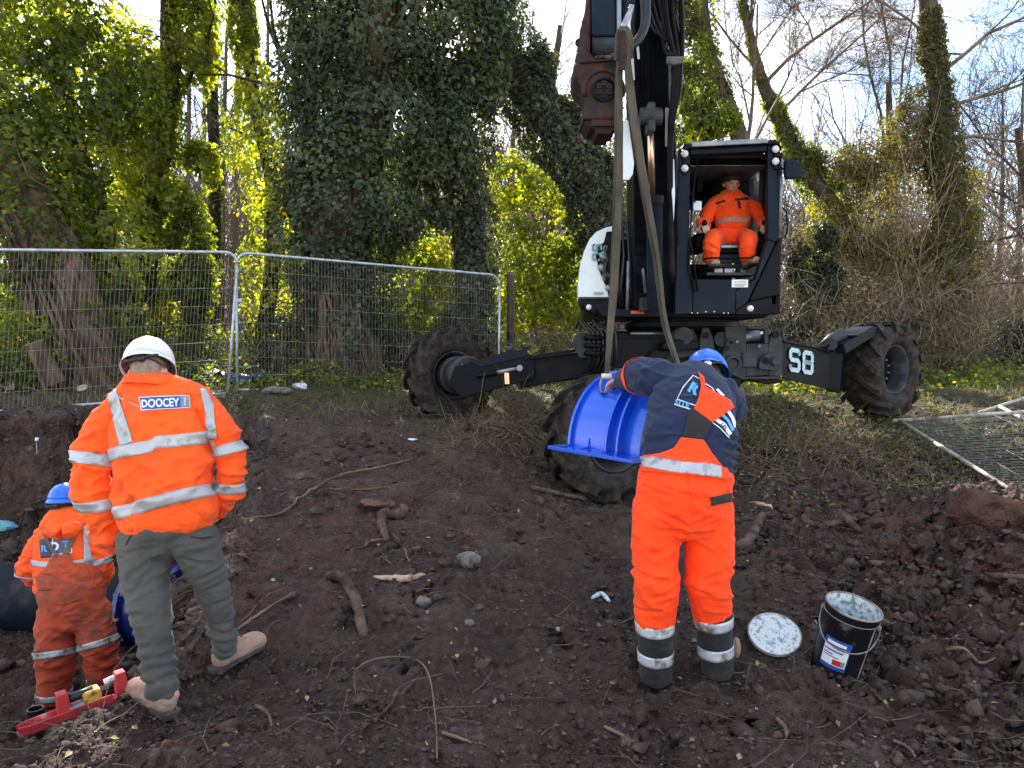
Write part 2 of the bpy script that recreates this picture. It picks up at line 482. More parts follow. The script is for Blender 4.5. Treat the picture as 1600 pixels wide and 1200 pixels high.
def ground_material():
    m, nt, b = mat_new("churned_soil"); N = nt.nodes.new; K = nt.links.new
    tc = N("ShaderNodeTexCoord"); ob = tc.outputs['Object']
    def noise(s, det=8, ro=.62):
        n = N("ShaderNodeTexNoise"); n.inputs['Scale'].default_value = s; n.inputs['Detail'].default_value = det
        n.inputs['Roughness'].default_value = ro; K(ob, n.inputs['Vector']); return n.outputs['Fac']
    def ramp(src, stops):
        r = N("ShaderNodeValToRGB"); cr = r.color_ramp
        while len(cr.elements) < len(stops): cr.elements.new(.5)
        for i, (p, c) in enumerate(stops): cr.elements[i].position = p; cr.elements[i].color = (*c, 1)
        K(src, r.inputs[0]); return r.outputs[0]
    def mix(f, a, c2):
        x = N("ShaderNodeMix"); x.data_type = 'RGBA'; K(f, x.inputs['Factor']); K(a, x.inputs['A'])
        if isinstance(c2, tuple): x.inputs['B'].default_value = (*c2, 1)
        else: K(c2, x.inputs['B'])
        return x.outputs['Result']
    base = ramp(noise(2.2), [(0.3, (0.044, 0.031, 0.026)), (0.5, (0.090, 0.064, 0.053)), (0.7, (0.165, 0.120, 0.099))])
    fine = ramp(noise(26), [(0.32, (0.016, 0.010, 0.008)), (0.55, (0.085, 0.060, 0.049)), (0.78, (0.27, 0.20, 0.16))])
    x = N("ShaderNodeMix"); x.data_type = 'RGBA'; x.inputs['Factor'].default_value = .45; K(base, x.inputs['A']); K(fine, x.inputs['B'])
    col = x.outputs['Result']
    # reddish clay showing in patches
    at = N("ShaderNodeAttribute"); at.attribute_name = "clay"
    nr = N("ShaderNodeMath"); nr.operation = 'MULTIPLY'; K(at.outputs['Fac'], nr.inputs[0])
    K(ramp(noise(5), [(0.42, (0, 0, 0)), (0.62, (1, 1, 1))]), nr.inputs[1])
    col = mix(nr.outputs[0], col, (0.15, 0.072, 0.052))
    # leaf litter and straw tone further back
    at2 = N("ShaderNodeAttribute"); at2.attribute_name = "litter"
    lit = ramp(noise(11), [(0.3, (0.035, 0.026, 0.018)), (0.5, (0.10, 0.08, 0.045)), (0.62, (0.07, 0.085, 0.025)), (0.75, (0.26, 0.20, 0.12))])
    col = mix(at2.outputs['Fac'], col, lit)
    K(col, b.inputs['Base Color'])
    mr = N("ShaderNodeMapRange"); mr.inputs['To Min'].default_value = .55; mr.inputs['To Max'].default_value = .95
    K(noise(4), mr.inputs[0]); K(mr.outputs[0], b.inputs['Roughness']); b.inputs['Specular IOR Level'].default_value = .14
    ad = N("ShaderNodeMath"); ad.operation = 'ADD'; K(noise(45, 6, .7), ad.inputs[0])
    ad2 = N("ShaderNodeMath"); ad2.operation = 'MULTIPLY'; K(noise(150, 4, .7), ad2.inputs[0]); ad2.inputs[1].default_value = .4
    K(ad2.outputs[0], ad.inputs[1])
    vo = N("ShaderNodeTexVoronoi"); vo.inputs['Scale'].default_value = 34; K(ob, vo.inputs['Vector'])
    wv = N("ShaderNodeMix"); wv.data_type = 'VECTOR'; wv.inputs['Factor'].default_value = .06
    nv = N("ShaderNodeTexNoise"); nv.inputs['Scale'].default_value = 9; nv.inputs['Detail'].default_value = 4; K(ob, nv.inputs['Vector'])
    K(ob, wv.inputs['A']); K(nv.outputs['Color'], wv.inputs['B']); K(wv.outputs['Result'], vo.inputs['Vector'])
    ad3 = N("ShaderNodeMath"); ad3.operation = 'MULTIPLY_ADD'; K(vo.outputs['Distance'], ad3.inputs[0]); ad3.inputs[1].default_value = -.9; K(ad.outputs[0], ad3.inputs[2])
    bp = N("ShaderNodeBump"); bp.inputs['Strength'].default_value = 1.0; bp.inputs['Distance'].default_value = .034
    K(ad3.outputs[0], bp.inputs['Height']); K(bp.outputs[0], b.inputs['Normal'])
    return m

M['soil'] = ground_material()
_V, _F = make_ground()
_x, _y = _V[:, 0], _V[:, 1]
clay = (np.exp(-(((_x - 3.6) / 1.5) ** 2 + ((_y - 4.6) / 1.6) ** 2)) * 0.9 + 0.45 * np.exp(-(((_x + 1.3) / 0.7) ** 2 + ((_y - 5.4) / 1.3) ** 2))
        + 0.22)
litter = np.clip(sstep(6.6, 8.6, _y) * sstep(0.2, 1.6, _x) + sstep(8.2, 9.3, _y) * 0.8 + 0.35 * sstep(6.4, 8, _y) * sstep(-1.8, -0.6, _x), 0, 1)
litter *= np.clip(0.3 + 1.4 * vnoise(_V * 2.1, 31), 0, 1)
ground = mesh_np("ground", _V, _F, 4, M['soil'], attrs={"clay": clay, "litter": litter})
tag(ground, kind='structure')

# ------------------------------------------------------------------ scatter helpers
rng = np.random.default_rng(7)

def leaf_cloud(name, C, Nrm, size, tint, mat, parent=None, aspect=0.8, fold=0.25):
    """a small folded kite-shaped blade for every centre C with facing Nrm"""
    C = np.asarray(C, float); n = len(C)
    Nrm = Nrm / (np.linalg.norm(Nrm, axis=1, keepdims=True) + 1e-9)
    a = rng.normal(size=(n, 3)); a[:, 2] -= 0.7
    a -= Nrm * (a * Nrm).sum(1, keepdims=True); a /= (np.linalg.norm(a, axis=1, keepdims=True) + 1e-9)
    b = np.cross(Nrm, a); s = np.asarray(size)[:, None]
    v0 = C - a * s * .5
    v1 = C + b * s * .5 * aspect - a * s * .1 + Nrm * s * fold * .5
    v2 = C + a * s * .55
    v3 = C - b * s * .5 * aspect - a * s * .1 + Nrm * s * fold * .5
    V = np.stack([v0, v1, v2, v3], 1).reshape(-1, 3)
    i = np.arange(n)[:, None] * 4
    Fc = np.concatenate([i + np.array([[0, 1, 2]]), i + np.array([[0, 2, 3]])], 1).reshape(-1)
    return mesh_np(name, V, Fc, 3, mat, parent, smooth=False, attrs={"tint": np.repeat(tint, 4)})

def tubes_np(name, A, B, ra, rb, mat, parent=None, sides=3):
    """many separate tapered twigs, one mesh"""
    A = np.asarray(A, float); B = np.asarray(B, float); n = len(A)
    T = B - A; T /= (np.linalg.norm(T, axis=1, keepdims=True) + 1e-9)
    h = np.where(np.abs(T[:, 2:3]) < .9, np.array([[0, 0, 1.0]]), np.array([[1.0, 0, 0]]))
    S = np.cross(T, h); S /= (np.linalg.norm(S, axis=1, keepdims=True) + 1e-9); N2 = np.cross(T, S)
    ring = []
    for k in range(sides):
        t = 2 * math.pi * k / sides
        d = S * math.cos(t) + N2 * math.sin(t)
        ring.append((A + d * np.asarray(ra)[:, None], B + d * np.asarray(rb)[:, None]))
    V = np.stack([r[0] for r in ring] + [r[1] for r in ring], 1).reshape(-1, 3)
    i = np.arange(n)[:, None] * (2 * sides); fs = []
    for k in range(sides):
        k2 = (k + 1) % sides
        fs.append(i + np.array([[k, k2, sides + k2, sides + k]]))
    Fc = np.concatenate(fs, 1).reshape(-1)
    return mesh_np(name, V, Fc, 4, mat, parent, smooth=True)

def curl_twigs(starts, dirs, lens, segs, bend, droop=0.0, r0=0.006, taper=0.35):
    """polyline twigs -> segment arrays"""
    A = []; B = []; RA = []; RB = []
    p = np.array(starts, float); d = np.array(dirs, float)
    d /= np.linalg.norm(d, axis=1, keepdims=True); n = len(p)
    r0 = np.broadcast_to(r0, (n,)).astype(float); st = np.asarray(lens)[:, None] / segs
    for k in range(segs):
        q = p + d * st
        A.append(p); B.append(q)
        RA.append(r0 * (1 - (1 - taper) * k / segs)); RB.append(r0 * (1 - (1 - taper) * (k + 1) / segs))
        p = q; d = d + rng.normal(size=(n, 3)) * bend; d[:, 2] -= droop
        d /= np.linalg.norm(d, axis=1, keepdims=True)
    return np.concatenate(A), np.concatenate(B), np.concatenate(RA), np.concatenate(RB)

def on_ground(x, y, up=0.0):
    return np.stack([x, y, ground_h(x, y) + up], -1)

# loose clods and crumbs of soil: octahedra knocked out of shape
def clods(name, x, y, size, mat):
    n = len(x); c = on_ground(x, y) + np.stack([x * 0, x * 0, size * .12], -1)
    base = np.array([(1, 0, 0), (0, 1, 0), (-1, 0, 0), (0, -1, 0), (0, 0, .8), (0, 0, -.8), (.7, .7, .45), (-.7, .6, .4), (-.6, -.7, .45), (.7, -.7, .4)])
    j = base[None] * (1 + rng.normal(size=(n, 10, 1)) * .28) + rng.normal(size=(n, 10, 3)) * .12
    j *= (size[:, None] * (1 + rng.normal(size=(n, 3)) * .25))[:, None, :] * .5
    ang = rng.uniform(0, 6.28, n); ca, sa = np.cos(ang)[:, None], np.sin(ang)[:, None]
    jx = j[..., 0] * ca - j[..., 1] * sa; jy = j[..., 0] * sa + j[..., 1] * ca
    V = (np.stack([jx, jy, j[..., 2]], -1) + c[:, None]).reshape(-1, 3)
    tri = np.array([(0, 6, 4), (6, 1, 4), (1, 7, 4), (7, 2, 4), (2, 8, 4), (8, 3, 4), (3, 9, 4), (9, 0, 4), (0, 1, 6), (1, 2, 7), (2, 3, 8), (3, 0, 9),
                    (1, 0, 5), (2, 1, 5), (3, 2, 5), (0, 3, 5)])
    Fc = (np.arange(n)[:, None, None] * 10 + tri[None]).reshape(-1)
    return mesh_np(name, V, Fc, 3, mat, smooth=True)

def rand_fan(n, y0, y1, umax=0.78, bias=1.0):
    y = np.exp(rng.uniform(math.log(y0), math.log(y1), n)); u = rng.uniform(-umax, umax, n)
    return u * y, y

M['clod'] = noise_mat("soil_clod", (0.034, 0.024, 0.020), (0.125, 0.090, 0.075), 9, (0.7, 0.95), .8, 60, .01, c3=(0.12, 0.06, 0.043), c3scale=1.2, c3pos=(.56, .7), spec=.12)
x_, y_ = rand_fan(34000, 2.4, 10.5)
keep = vnoise(np.stack([x_, y_, x_ * 0], -1) * 2.2, 41) > .36 - .2 * (x_ > 1.4)
x_, y_ = x_[keep], y_[keep]
s_ = np.minimum(rng.lognormal(math.log(.0105), .6, len(x_)), np.where(x_ > 1.5, .040, .024)).clip(.004) * (1 + .5 * (x_ > 1.6))
tag(clods("soil_clods", x_, y_, s_, M['clod']), 'loose dark crumbs and clods of soil strewn over the ground', kind='stuff')

# dead leaves lying about
x_, y_ = rand_fan(5200, 2.5, 13)
keep = rng.uniform(size=len(x_)) < np.where(y_ > 7, 1.0, .45); x_, y_ = x_[keep], y_[keep]
nn = rng.normal(size=(len(x_), 3)) * .5; nn[:, 2] += 1
tag(leaf_cloud("fallen_leaves", on_ground(x_, y_, .012), nn, rng.uniform(.012, .036, len(x_)), rng.uniform(.0, 1, len(x_)) ** 1.5, M['dry_leaf']),
    'dead brown and yellow leaves scattered on the soil', kind='stuff')
# fine roots and twigs on the soil
n = 2600
x_, y_ = rand_fan(n, 2.5, 11)
k = rng.uniform(size=n) < np.where((y_ > 6) & (x_ > -2.4), 1, .32); x_, y_ = x_[k], y_[k]; n = len(x_)
d_ = rng.normal(size=(n, 3)); d_[:, 2] = rng.uniform(-.05, .35, n)
A, B, ra, rb = curl_twigs(on_ground(x_, y_, .008), d_, rng.uniform(.06, .32, n), 4, .28, .07, rng.uniform(.0015, .0042, n))
tag(tubes_np("loose_twigs", A, B, ra, rb, M['twig']), 'thin roots and twigs lying over the dug soil', kind='stuff')

# dry grass, straw and green weeds under and behind the machine
def tufts(name, lab, n, xr, yr, h, tint, dens_seed=51, lean=.6, w=.0035):
    x = rng.uniform(*xr, n); y = rng.uniform(*yr, n)
    k = vnoise(np.stack([x, y, x * 0], -1) * 1.6, dens_seed) > .42; x, y = x[k], y[k]; m = len(x)
    d = rng.normal(size=(m, 3)) * lean; d[:, 2] = 1
    ln = rng.uniform(*h, m)
    p = on_ground(x, y, -.01); d /= np.linalg.norm(d, axis=1, keepdims=True)
    mid = p + d * ln[:, None] * .55; d2 = d + rng.normal(size=(m, 3)) * .35; d2[:, 2] -= .5; tip = mid + d2 * ln[:, None] * .5
    s = rng.normal(size=(m, 3)); s[:, 2] = 0; s /= np.linalg.norm(s, axis=1, keepdims=True); ww = rng.uniform(w * .6, w * 1.6, m)[:, None]
    V = np.stack([p - s * ww, p + s * ww, mid + s * ww * .8, mid - s * ww * .8, tip], 1).reshape(-1, 3)
    i = np.arange(m)[:, None] * 5
    Fc = np.concatenate([i + np.array([[0, 1, 2]]), i + np.array([[0, 2, 3]]), i + np.array([[3, 2, 4]])], 1).reshape(-1)
    o = mesh_np(name, V, Fc, 3, M['grass'], smooth=False, attrs={"tint": np.repeat(np.clip(rng.normal(tint, .25, m), 0, 1), 5)})
    return tag(o, lab, kind='stuff')
tufts("green_grass", 'green and yellowed grass on the bank behind the excavator wheels', 9500, (1.2, 9.5), (7.0, 15), (.03, .12), .62)
tufts("dry_grass", 'flattened straw coloured grass round the chassis', 6500, (-1.2, 8), (6.8, 12), (.08, .24), .9, 57, 1.3)
tufts("fence_weeds", 'dry stalks and weeds along the foot of the fence', 2600, (-7.5, 1.5), (8.4, 13), (.08, .35), .75, 58, 1.0)
# low leafy weeds and ivy creeping on the ground
def low_leaves(name, lab, n, xr, yr, hmax, sz, t, seed, mat):
    x = rng.uniform(*xr, n); y = rng.uniform(*yr, n)
    k = vnoise(np.stack([x, y, x * 0], -1) * 1.3, seed) > .48; x, y = x[k], y[k]; m = len(x)
    c = on_ground(x, y); bump = vnoise(np.stack([x, y, x * 0], -1) * 2.3, seed + 1)
    c[:, 2] += rng.uniform(.01, 1, m) * hmax * bump
    nn = rng.normal(size=(m, 3)) * .7; nn[:, 2] += 1; nn[:, 1] -= .4
    return tag(leaf_cloud(name, c, nn, rng.uniform(sz * .5, sz * 1.3, m), np.clip(rng.normal(t, .25, m), 0, 1), mat), lab, kind='stuff')
low_leaves("creeping_weeds", 'low green weeds on the mud bank right of the bending worker', 5500, (1.2, 5.4), (6.2, 9.5), .10, .035, .6, 61, M['grass'])
low_leaves("ground_ivy", 'ivy and weeds creeping over the ground behind the fence', 36000, (-9, 9), (10.3, 17), .5, .075, .5, 63, M['ivy'])

# clods, stones and torn soil sticking to the pit walls
def on_steep(n):
    f = _F; a = _V[f[:, 0]]; b = _V[f[:, 1]]; c = _V[f[:, 2]]; d = _V[f[:, 3]]
    nr_ = np.cross(c - a, d - b) * .5; ar = np.linalg.norm(nr_, axis=1); up_ = np.abs(nr_[:, 2]) / (ar + 1e-9)
    w = ar * (up_ < .75) * (a[:, 1] < 9) * (a[:, 1] > 2.6) * (a[:, 0] > -8); w = w / w.sum()
    k = rng.choice(len(f), n, p=w); u, v = rng.uniform(size=(n, 1)), rng.uniform(size=(n, 1))
    return (a[k] * (1 - u) + b[k] * u) * (1 - v) + (d[k] * (1 - u) + c[k] * u) * v
_pw = on_steep(9000); _old = on_ground
on_ground = lambda x, y, up=0.0: _pw
tag(clods("wall_clods", _pw[:, 0], _pw[:, 1], np.clip(rng.lognormal(math.log(.03), .55, len(_pw)), .01, .16), M['clod']), 'lumps of soil sticking out of the pit walls', kind='stuff')
on_ground = _old
# ------------------------------------------------------------------ trees
def path_pts(path, n):
    """path of world points -> n smooth samples and parameter"""
    pts = [Vector(p) for p in path]; m = len(pts)
    out = []
    for i in range(n):
        t = i / (n - 1) * (m - 1); k = min(int(t), m - 2); f = t - k
        p0 = pts[max(k - 1, 0)]; p1 = pts[k]; p2 = pts[k + 1]; p3 = pts[min(k + 2, m - 1)]
        out.append(0.5 * ((2 * p1) + (p2 - p0) * f + (2 * p0 - 5 * p1 + 4 * p2 - p3) * f * f + (3 * p1 - p0 - 3 * p2 + p3) * f ** 3))
    return out

def trunk(name, path, radii, mat, parent, n=40, sides=22, flute=.12, seed=1):
    c = path_pts(path, n); r = np.interp(np.linspace(0, 1, n), np.linspace(0, 1, len(radii)), radii)
    V = []
    for i, p in enumerate(c):
        T = c[min(i + 1, n - 1)] - c[max(i - 1, 0)]
        A, N = frame(T, Vector((1, 0.1, 0)))
        for k in range(sides):
            t = 2 * math.pi * k / sides
            V.append(p + (A * math.cos(t) + N * math.sin(t)) * r[i])
    V = np.array([tuple(v) for v in V]); C = np.repeat(np.array([tuple(v) for v in c]), sides, 0)
    d = V - C
    ang = np.tile(np.arange(sides) * 2 * math.pi / sides, n)
    q = np.stack([np.cos(ang) * 1.6, np.sin(ang) * 1.6, V[:, 2] * .55], -1)
    k = 1 + flute * 2 * (fbm(q * 1.4, 3, seed) - .5) * 2 + flute * (vnoise(V * 9, seed + 5) - .5)
    V = C + d * k[:, None]
    i = np.arange(n - 1)[:, None] * sides + np.arange(sides)[None]; j = np.arange(n - 1)[:, None] * sides + (np.arange(sides)[None] + 1) % sides
    Fq = np.stack([i, j, j + sides, i + sides], -1).reshape(-1)
    return mesh_np(name, V, Fq, 4, mat, parent)

def ivy_cover(path, radii, n, clump=.45, shell=.75, seed=1, thresh=.3, t0=0, t1=1, fs=1.6):
    """points and facings of leaves hugging a limb, with bulging clumps and bare gaps"""
    m = 60; c = np.array([tuple(v) for v in path_pts(path, m)]); tt = rng.uniform(t0, t1, int(n * 1.5))
    idx = tt * (m - 1); k = np.minimum(idx.astype(int), m - 2); f = (idx - k)[:, None]
    p = c[k] * (1 - f) + c[k + 1] * f; T = c[k + 1] - c[k]; T /= np.linalg.norm(T, axis=1, keepdims=True)
    d = rng.normal(size=p.shape); d -= T * (d * T).sum(1, keepdims=True); d /= np.linalg.norm(d, axis=1, keepdims=True)
    r = np.interp(tt, np.linspace(0, 1, len(radii)), radii)
    bul = vnoise((p + d * r[:, None]) * fs, seed); bul2 = vnoise((p + d * r[:, None]) * fs * 2.7, seed + 1)
    depth = np.abs(rng.normal(size=len(p))) * .16
    rr = r * (1 + clump * 2 * (bul - .45) + clump * .7 * (bul2 - .5)) * (1 - depth) + rng.normal(size=len(p)) * .02
    q = p + d * rr[:, None]
    q[:, 2] -= rng.uniform(0, .06, len(q))
    keep = (.6 * vnoise(q * 2.4, seed + 2) + .4 * vnoise(q * 6, seed + 6)) > thresh
    q = q[keep]; d = d[keep]
    nn = d + rng.normal(size=q.shape) * .45; nn[:, 2] += .35
    return q[:n], nn[:n]

def blob_cover(centers, n, seed=1, thresh=.25, hollow=.55):
    """leaves through ellipsoids (centre, (rx,ry,rz))"""
    vol = np.array([r[0] * r[1] + r[1] * r[2] + r[0] * r[2] for c, r in centers]); vol = vol / vol.sum()
    Q = []; NN = []
    for (c, r), w in zip(centers, vol):
        m = int(n * w * 1.6)
        d = rng.normal(size=(m, 3)); d /= np.linalg.norm(d, axis=1, keepdims=True)
        k = rng.uniform(hollow, 1, m)[:, None]
        sh = .75 + .55 * vnoise(d * 2.2 + np.array(c), seed)[:, None]
        q = np.array(c) + d * np.array(r) * k * sh
        keep = (.6 * vnoise(q * 2.2, seed + 3) + .4 * vnoise(q * 5.5, seed + 8)) > thresh
        Q.append(q[keep]); nn = d + rng.normal(size=d.shape) * .6; nn[:, 2] += .5; NN.append(nn[keep])
    Q = np.concatenate(Q); NN = np.concatenate(NN)
    s = rng.permutation(len(Q))[:n]
    return Q[s], NN[s]

def tint_of(q, base, seed, spread=.2):
    return np.clip(base + .5 * (vnoise(q * .9, seed) - .5) + .35 * (vnoise(q * 3.0, seed + 1) - .5) + rng.normal(size=len(q)) * spread, 0, 1)

def branches(start, direction, length, r0, depth, spread=.6, up=.25, out=None, kids=(3, 5), wob=.16, shrink=.62, seed=None):
    """recursive bare limb; returns segment lists"""
    if out is None: out = ([], [], [], [])
    R = random
    p = Vector(start); d = Vector(direction).normalized(); seg = max(3, int(6 - (4 - depth) * .6)); st = length / seg; r = r0
    for k in range(seg):
        q = p + d * st; r2 = r0 * (1 - .62 * (k + 1) / seg)
        out[0].append(tuple(p)); out[1].append(tuple(q)); out[2].append(r); out[3].append(r2)
        p = q; r = r2
        d = (d + Vector((R.gauss(0, wob), R.gauss(0, wob), R.gauss(0, wob) + up * .12))).normalized()
        if depth > 0 and k >= 0:
            nk = 1 if depth > 1 else R.choice((1, 1, 2))
            if R.random() < .85:
                for _ in range(nk):
                    e = (d + Vector((R.gauss(0, spread), R.gauss(0, spread), R.gauss(0, spread * .7) + up))).normalized()
                    branches(p, e, length * shrink * R.uniform(.6, 1.1), max(r2 * .58, .0028), depth - 1, spread, up, out, kids, wob * 1.15, shrink)
    return out

def twig_part(name, out, mat, parent, sides=4, spray=3, ln=(.3, 1.1)):
    A, B, ra, rb = [np.array(o) for o in out]
    fine = np.where(ra < .024)[0]
    if spray and len(fine):      # fine spray of twigs off the thinner limbs
        k = np.repeat(fine, spray); f = rng.uniform(size=(len(k), 1)); s = A[k] * (1 - f) + B[k] * f
        T = B[k] - A[k]; T /= (np.linalg.norm(T, axis=1, keepdims=True) + 1e-9)
        d = T * .9 + rng.normal(size=s.shape) * .55; d[:, 2] += .15
        a2, b2, r2, q2 = curl_twigs(s, d, rng.uniform(*ln, len(k)), 4, .22, 0, rng.uniform(.0022, .0045, len(k)))
        o = tubes_np("twigs", a2, b2, r2, q2, mat, parent, 3); o['kind'] = 'stuff'
    return tubes_np(name, A, B, ra, rb, mat, parent, sides)

def make_tree(kind, label, cat, path, tr, trunk_mat, ivy=None, n=0, leaf=.07, tint=.4, lmat=None, seed=1, group=None, blobs=None,
              nb=0, thresh=.3, clump=.45, extra=None, stems=0, sides=22, fs=1.6):
    base = tuple(path[0]); root = thing(kind, label, cat, base, group)
    if tr: trunk("trunk", path, tr, trunk_mat, root, seed=seed, sides=sides)
    Q = []; NN = []
    if ivy:
        q, nn = ivy_cover(path, ivy, n, seed=seed, thresh=thresh, clump=clump, fs=fs); Q.append(q); NN.append(nn)
    if blobs:
        q, nn = blob_cover([(tuple(c), r) for c, r in blobs], nb, seed, thresh - .03); Q.append(q); NN.append(nn)
    if Q:
        Q = np.concatenate(Q); NN = np.concatenate(NN)
        leaf_cloud("foliage", Q, NN, leaf * np.clip(rng.lognormal(-.12, .38, len(Q)), .35, 1.6), tint_of(Q, tint, seed + 11), lmat or M['ivy'], root)
    if len(Q) > 6000:      # runners and dead stems showing through the leaves
        k = rng.choice(len(Q), 260); st = Q[k] + NN[k] / np.linalg.norm(NN[k], axis=1, keepdims=True) * .05
        dr = rng.normal(size=st.shape) * .45; dr[:, 2] -= rng.choice([-1, 1], len(k)) * .9
        A, B, ra, rb = curl_twigs(st, dr, rng.uniform(.3, 1.3, len(k)), 7, .2, .02, rng.uniform(.003, .008, len(k)))
        o = tubes_np("runners", A, B, ra, rb, M['twig'], root, 3); o['kind'] = 'stuff'
    if stems:      # old ivy stems clinging to the bark
        m = 26; mb = MB(); R = random.Random(seed)
        cp = path_pts(path, m)
        for s in range(stems):
            a = R.uniform(-2.6, -.5); k0 = 0; pts = []
            for i in range(0, int(m * R.uniform(.45, .9))):
                p = cp[i]; rr = np.interp(i / (m - 1), np.linspace(0, 1, len(tr)), tr) * 1.08 + .01
                a += R.gauss(0, .10)
                pts.append(p + Vector((math.cos(a) * rr, math.sin(a) * rr, 0)))
            r = R.uniform(.012, .04)
            mb.tube(pts, [r * (1.2 - .8 * i / len(pts)) for i in range(len(pts))], 5)
        mb.build("ivy_stem", M['bark_red'], root, smooth=True)
    if extra: extra(root)
    return root

random.seed(5)
def W(*a): return P(*a)

# leaning trunk with peeling bark at the far left, ivy lit from behind
make_tree("ivy_clad_tree", 'broad leaning trunk at far left with bare brown bark behind the fence', 'tree',
          [W(150, 640, 10.8), W(120, 540, 10.8), W(75, 400, 10.9), W(15, 260, 11.1), W(-60, 60, 11.4), W(-120, -200, 12)],
          [.62, .50, .46, .40, .33, .26], M['bark_red'], [.2, .35, .62, .95, 1.2, 1.2], 15000, .085, .42, M['ivy'], 3, stems=16, thresh=.42,
          blobs=[(W(20, 190, 11.0), (.9, .5, .8)), (W(140, 120, 11.6), (1.0, .6, 1.1)), (W(60, 20, 11.3), (1.1, .7, 1.0)),
                 (W(-20, 480, 10.9), (.5, .3, .5)), (W(120, 290, 11.4), (.5, .35, .55)), (W(150, -140, 11.5), (1.6, 1.0, 1.2))], nb=20000)
make_tree("ivy_clad_tree", 'second leaning trunk draped in lit green ivy right of the bare leaning trunk', 'tree',
          [W(205, 600, 11.6), W(185, 470, 11.7), W(150, 330, 11.8), W(110, 200, 12), W(90, 20, 12.2), W(60, -200, 12.4)],
          [.26, .22, .19, .16, .14, .12], M['bark_dark'], [.3, .5, .75, .95, 1.0, 1.0], 13000, .085, .68, M['ivy'], 8, stems=5, thresh=.44,
          blobs=[(W(215, 180, 12.6), (.75, .5, 1.5)), (W(300, 420, 12.8), (.42, .4, 1.2)), (W(255, 330, 12.6), (.5, .4, .7)), (W(300, 60, 13.0), (.5, .4, .9)),
                 (W(110, 460, 12.4), (.5, .4, .9)), (W(315, 260, 13.2), (.35, .3, .5))], nb=24000)
def side_limb(root):
    o = branches(W(262, 168, 13), W(378, 45, 13.2) - W(262, 168, 13), 1.75, .05, 2, .5, .2)
    twig_part("branch", o, M['bark_dark'], root)
make_tree("dark_trunk_tree", 'thin dark straight trunk against bright leaves with a branch rising to the right', 'tree',
          [W(208, 600, 12.9), W(222, 500, 13), W(240, 340, 13), W(262, 180, 13), W(266, 40, 13), W(268, -250, 13.1)],
          [.20, .18, .17, .17, .15, .13], M['bark_dark'], [.2, .25, .34, .25, .2, .3], 3800, .07, .45, M['ivy'], 13, thresh=.5, extra=side_limb, sides=14)
make_tree("ivy_clad_tree", 'slim ivy column lit bright green in the gap left of the big dark tree', 'tree',
          [W(395, 620, 13.6), W(425, 430, 13.7), W(428, 300, 13.8), W(402, 180, 13.9), W(385, 60, 14), W(372, -60, 14.1)],
          [.15, .14, .13, .11, .09, .06], M['bark_dark'], [.35, .62, .66, .42, .26, .2], 12000, .08, .72, M['ivy'], 17, thresh=.40,
          extra=lambda r: twig_part("branch", branches(W(395, 215, 13.9), W(310, 200, 13.9) - W(395, 235, 13.9), 1.0, .03, 2, .4, 0), M['twig_dark'], r))
# the big dark ivy tree in the middle
def big_limbs(root):
    for a, b, l, r in ((W(560, 320, 12.2), W(440, 40, 12), 3.2, .10), (W(590, 200, 12.2), W(760, -60, 12.2), 3.6, .12), (W(560, 100, 12.3), W(480, -300, 12), 4, .13)):
        twig_part("branch", branches(a, b - a, l, r, 3, .5, .15), M['bark_dark'], root)
make_tree("ivy_clad_tree", 'great dark tree in the middle smothered in ivy painted grey green for shade', 'tree',
          [W(545, 625, 11.9), W(535, 520, 12), W(530, 380, 12.1), W(560, 220, 12.2), W(590, 60, 12.3), W(620, -250, 12.5), W(640, -700, 13)],
          [.66, .50, .46, .42, .38, .32, .2], M['bark_red'], [.5, .62, .95, 1.25, 1.45, 1.7, 1.8], 42000, .076, .42, M['ivy_shaded_dark'], 23, stems=14, thresh=.33, clump=.5,
          blobs=[(W(520, 160, 11.9), (.85, .7, 1.5)), (W(680, 230, 12.0), (.75, .7, .95)), (W(620, 330, 11.8), (.55, .5, .55)), (W(700, 60, 12.2), (1.2, .8, 1.2)),
                 (W(500, 20, 12.0), (.7, .6, .9)), (W(760, 120, 12.4), (.36, .4, .6)), (W(480, 300, 12.2), (.4, .5, .9)), (W(560, -120, 12.2), (1.6, 1.0, 1.0)),
                 (W(760, -60, 12.6), (.8, .8, .9)), (W(690, 330, 12.2), (.3, .35, .35))], nb=56000, extra=big_limbs)
make_tree("ivy_clad_tree", 'dark ivy trunk standing close right of the great tree behind the fence end', 'tree',
          [W(745, 620, 12.6), W(742, 500, 12.6), W(738, 380, 12.6), W(728, 260, 12.6), W(715, 100, 12.7)],
          [.22, .2, .18, .17, .14], M['bark_dark'], [.3, .38, .42, .5, .55], 12000, .075, .3, M['ivy_shaded_dark'], 29, thresh=.3)
make_tree("leaning_ivy_tree", 'thick dark ivy trunk leaning down behind the white engine cover', 'tree',
          [W(985, 470, 13.6), W(950, 350, 13.6), W(895, 245, 13.7), W(830, 160, 13.8), W(780, 60, 14), W(740, -80, 14.2)],
          [.36, .33, .30, .28, .25, .2], M['bark_dark'], [.5, .56, .6, .6, .6, .6], 15000, .075, .34, M['ivy_shaded_dark'], 33, thresh=.3,
          blobs=[(W(900, 200, 13.9), (.55, .4, .55)), (W(935, 270, 13.9), (.4, .35, .5)), (W(840, 110, 14), (.4, .4, .5))], nb=8000)
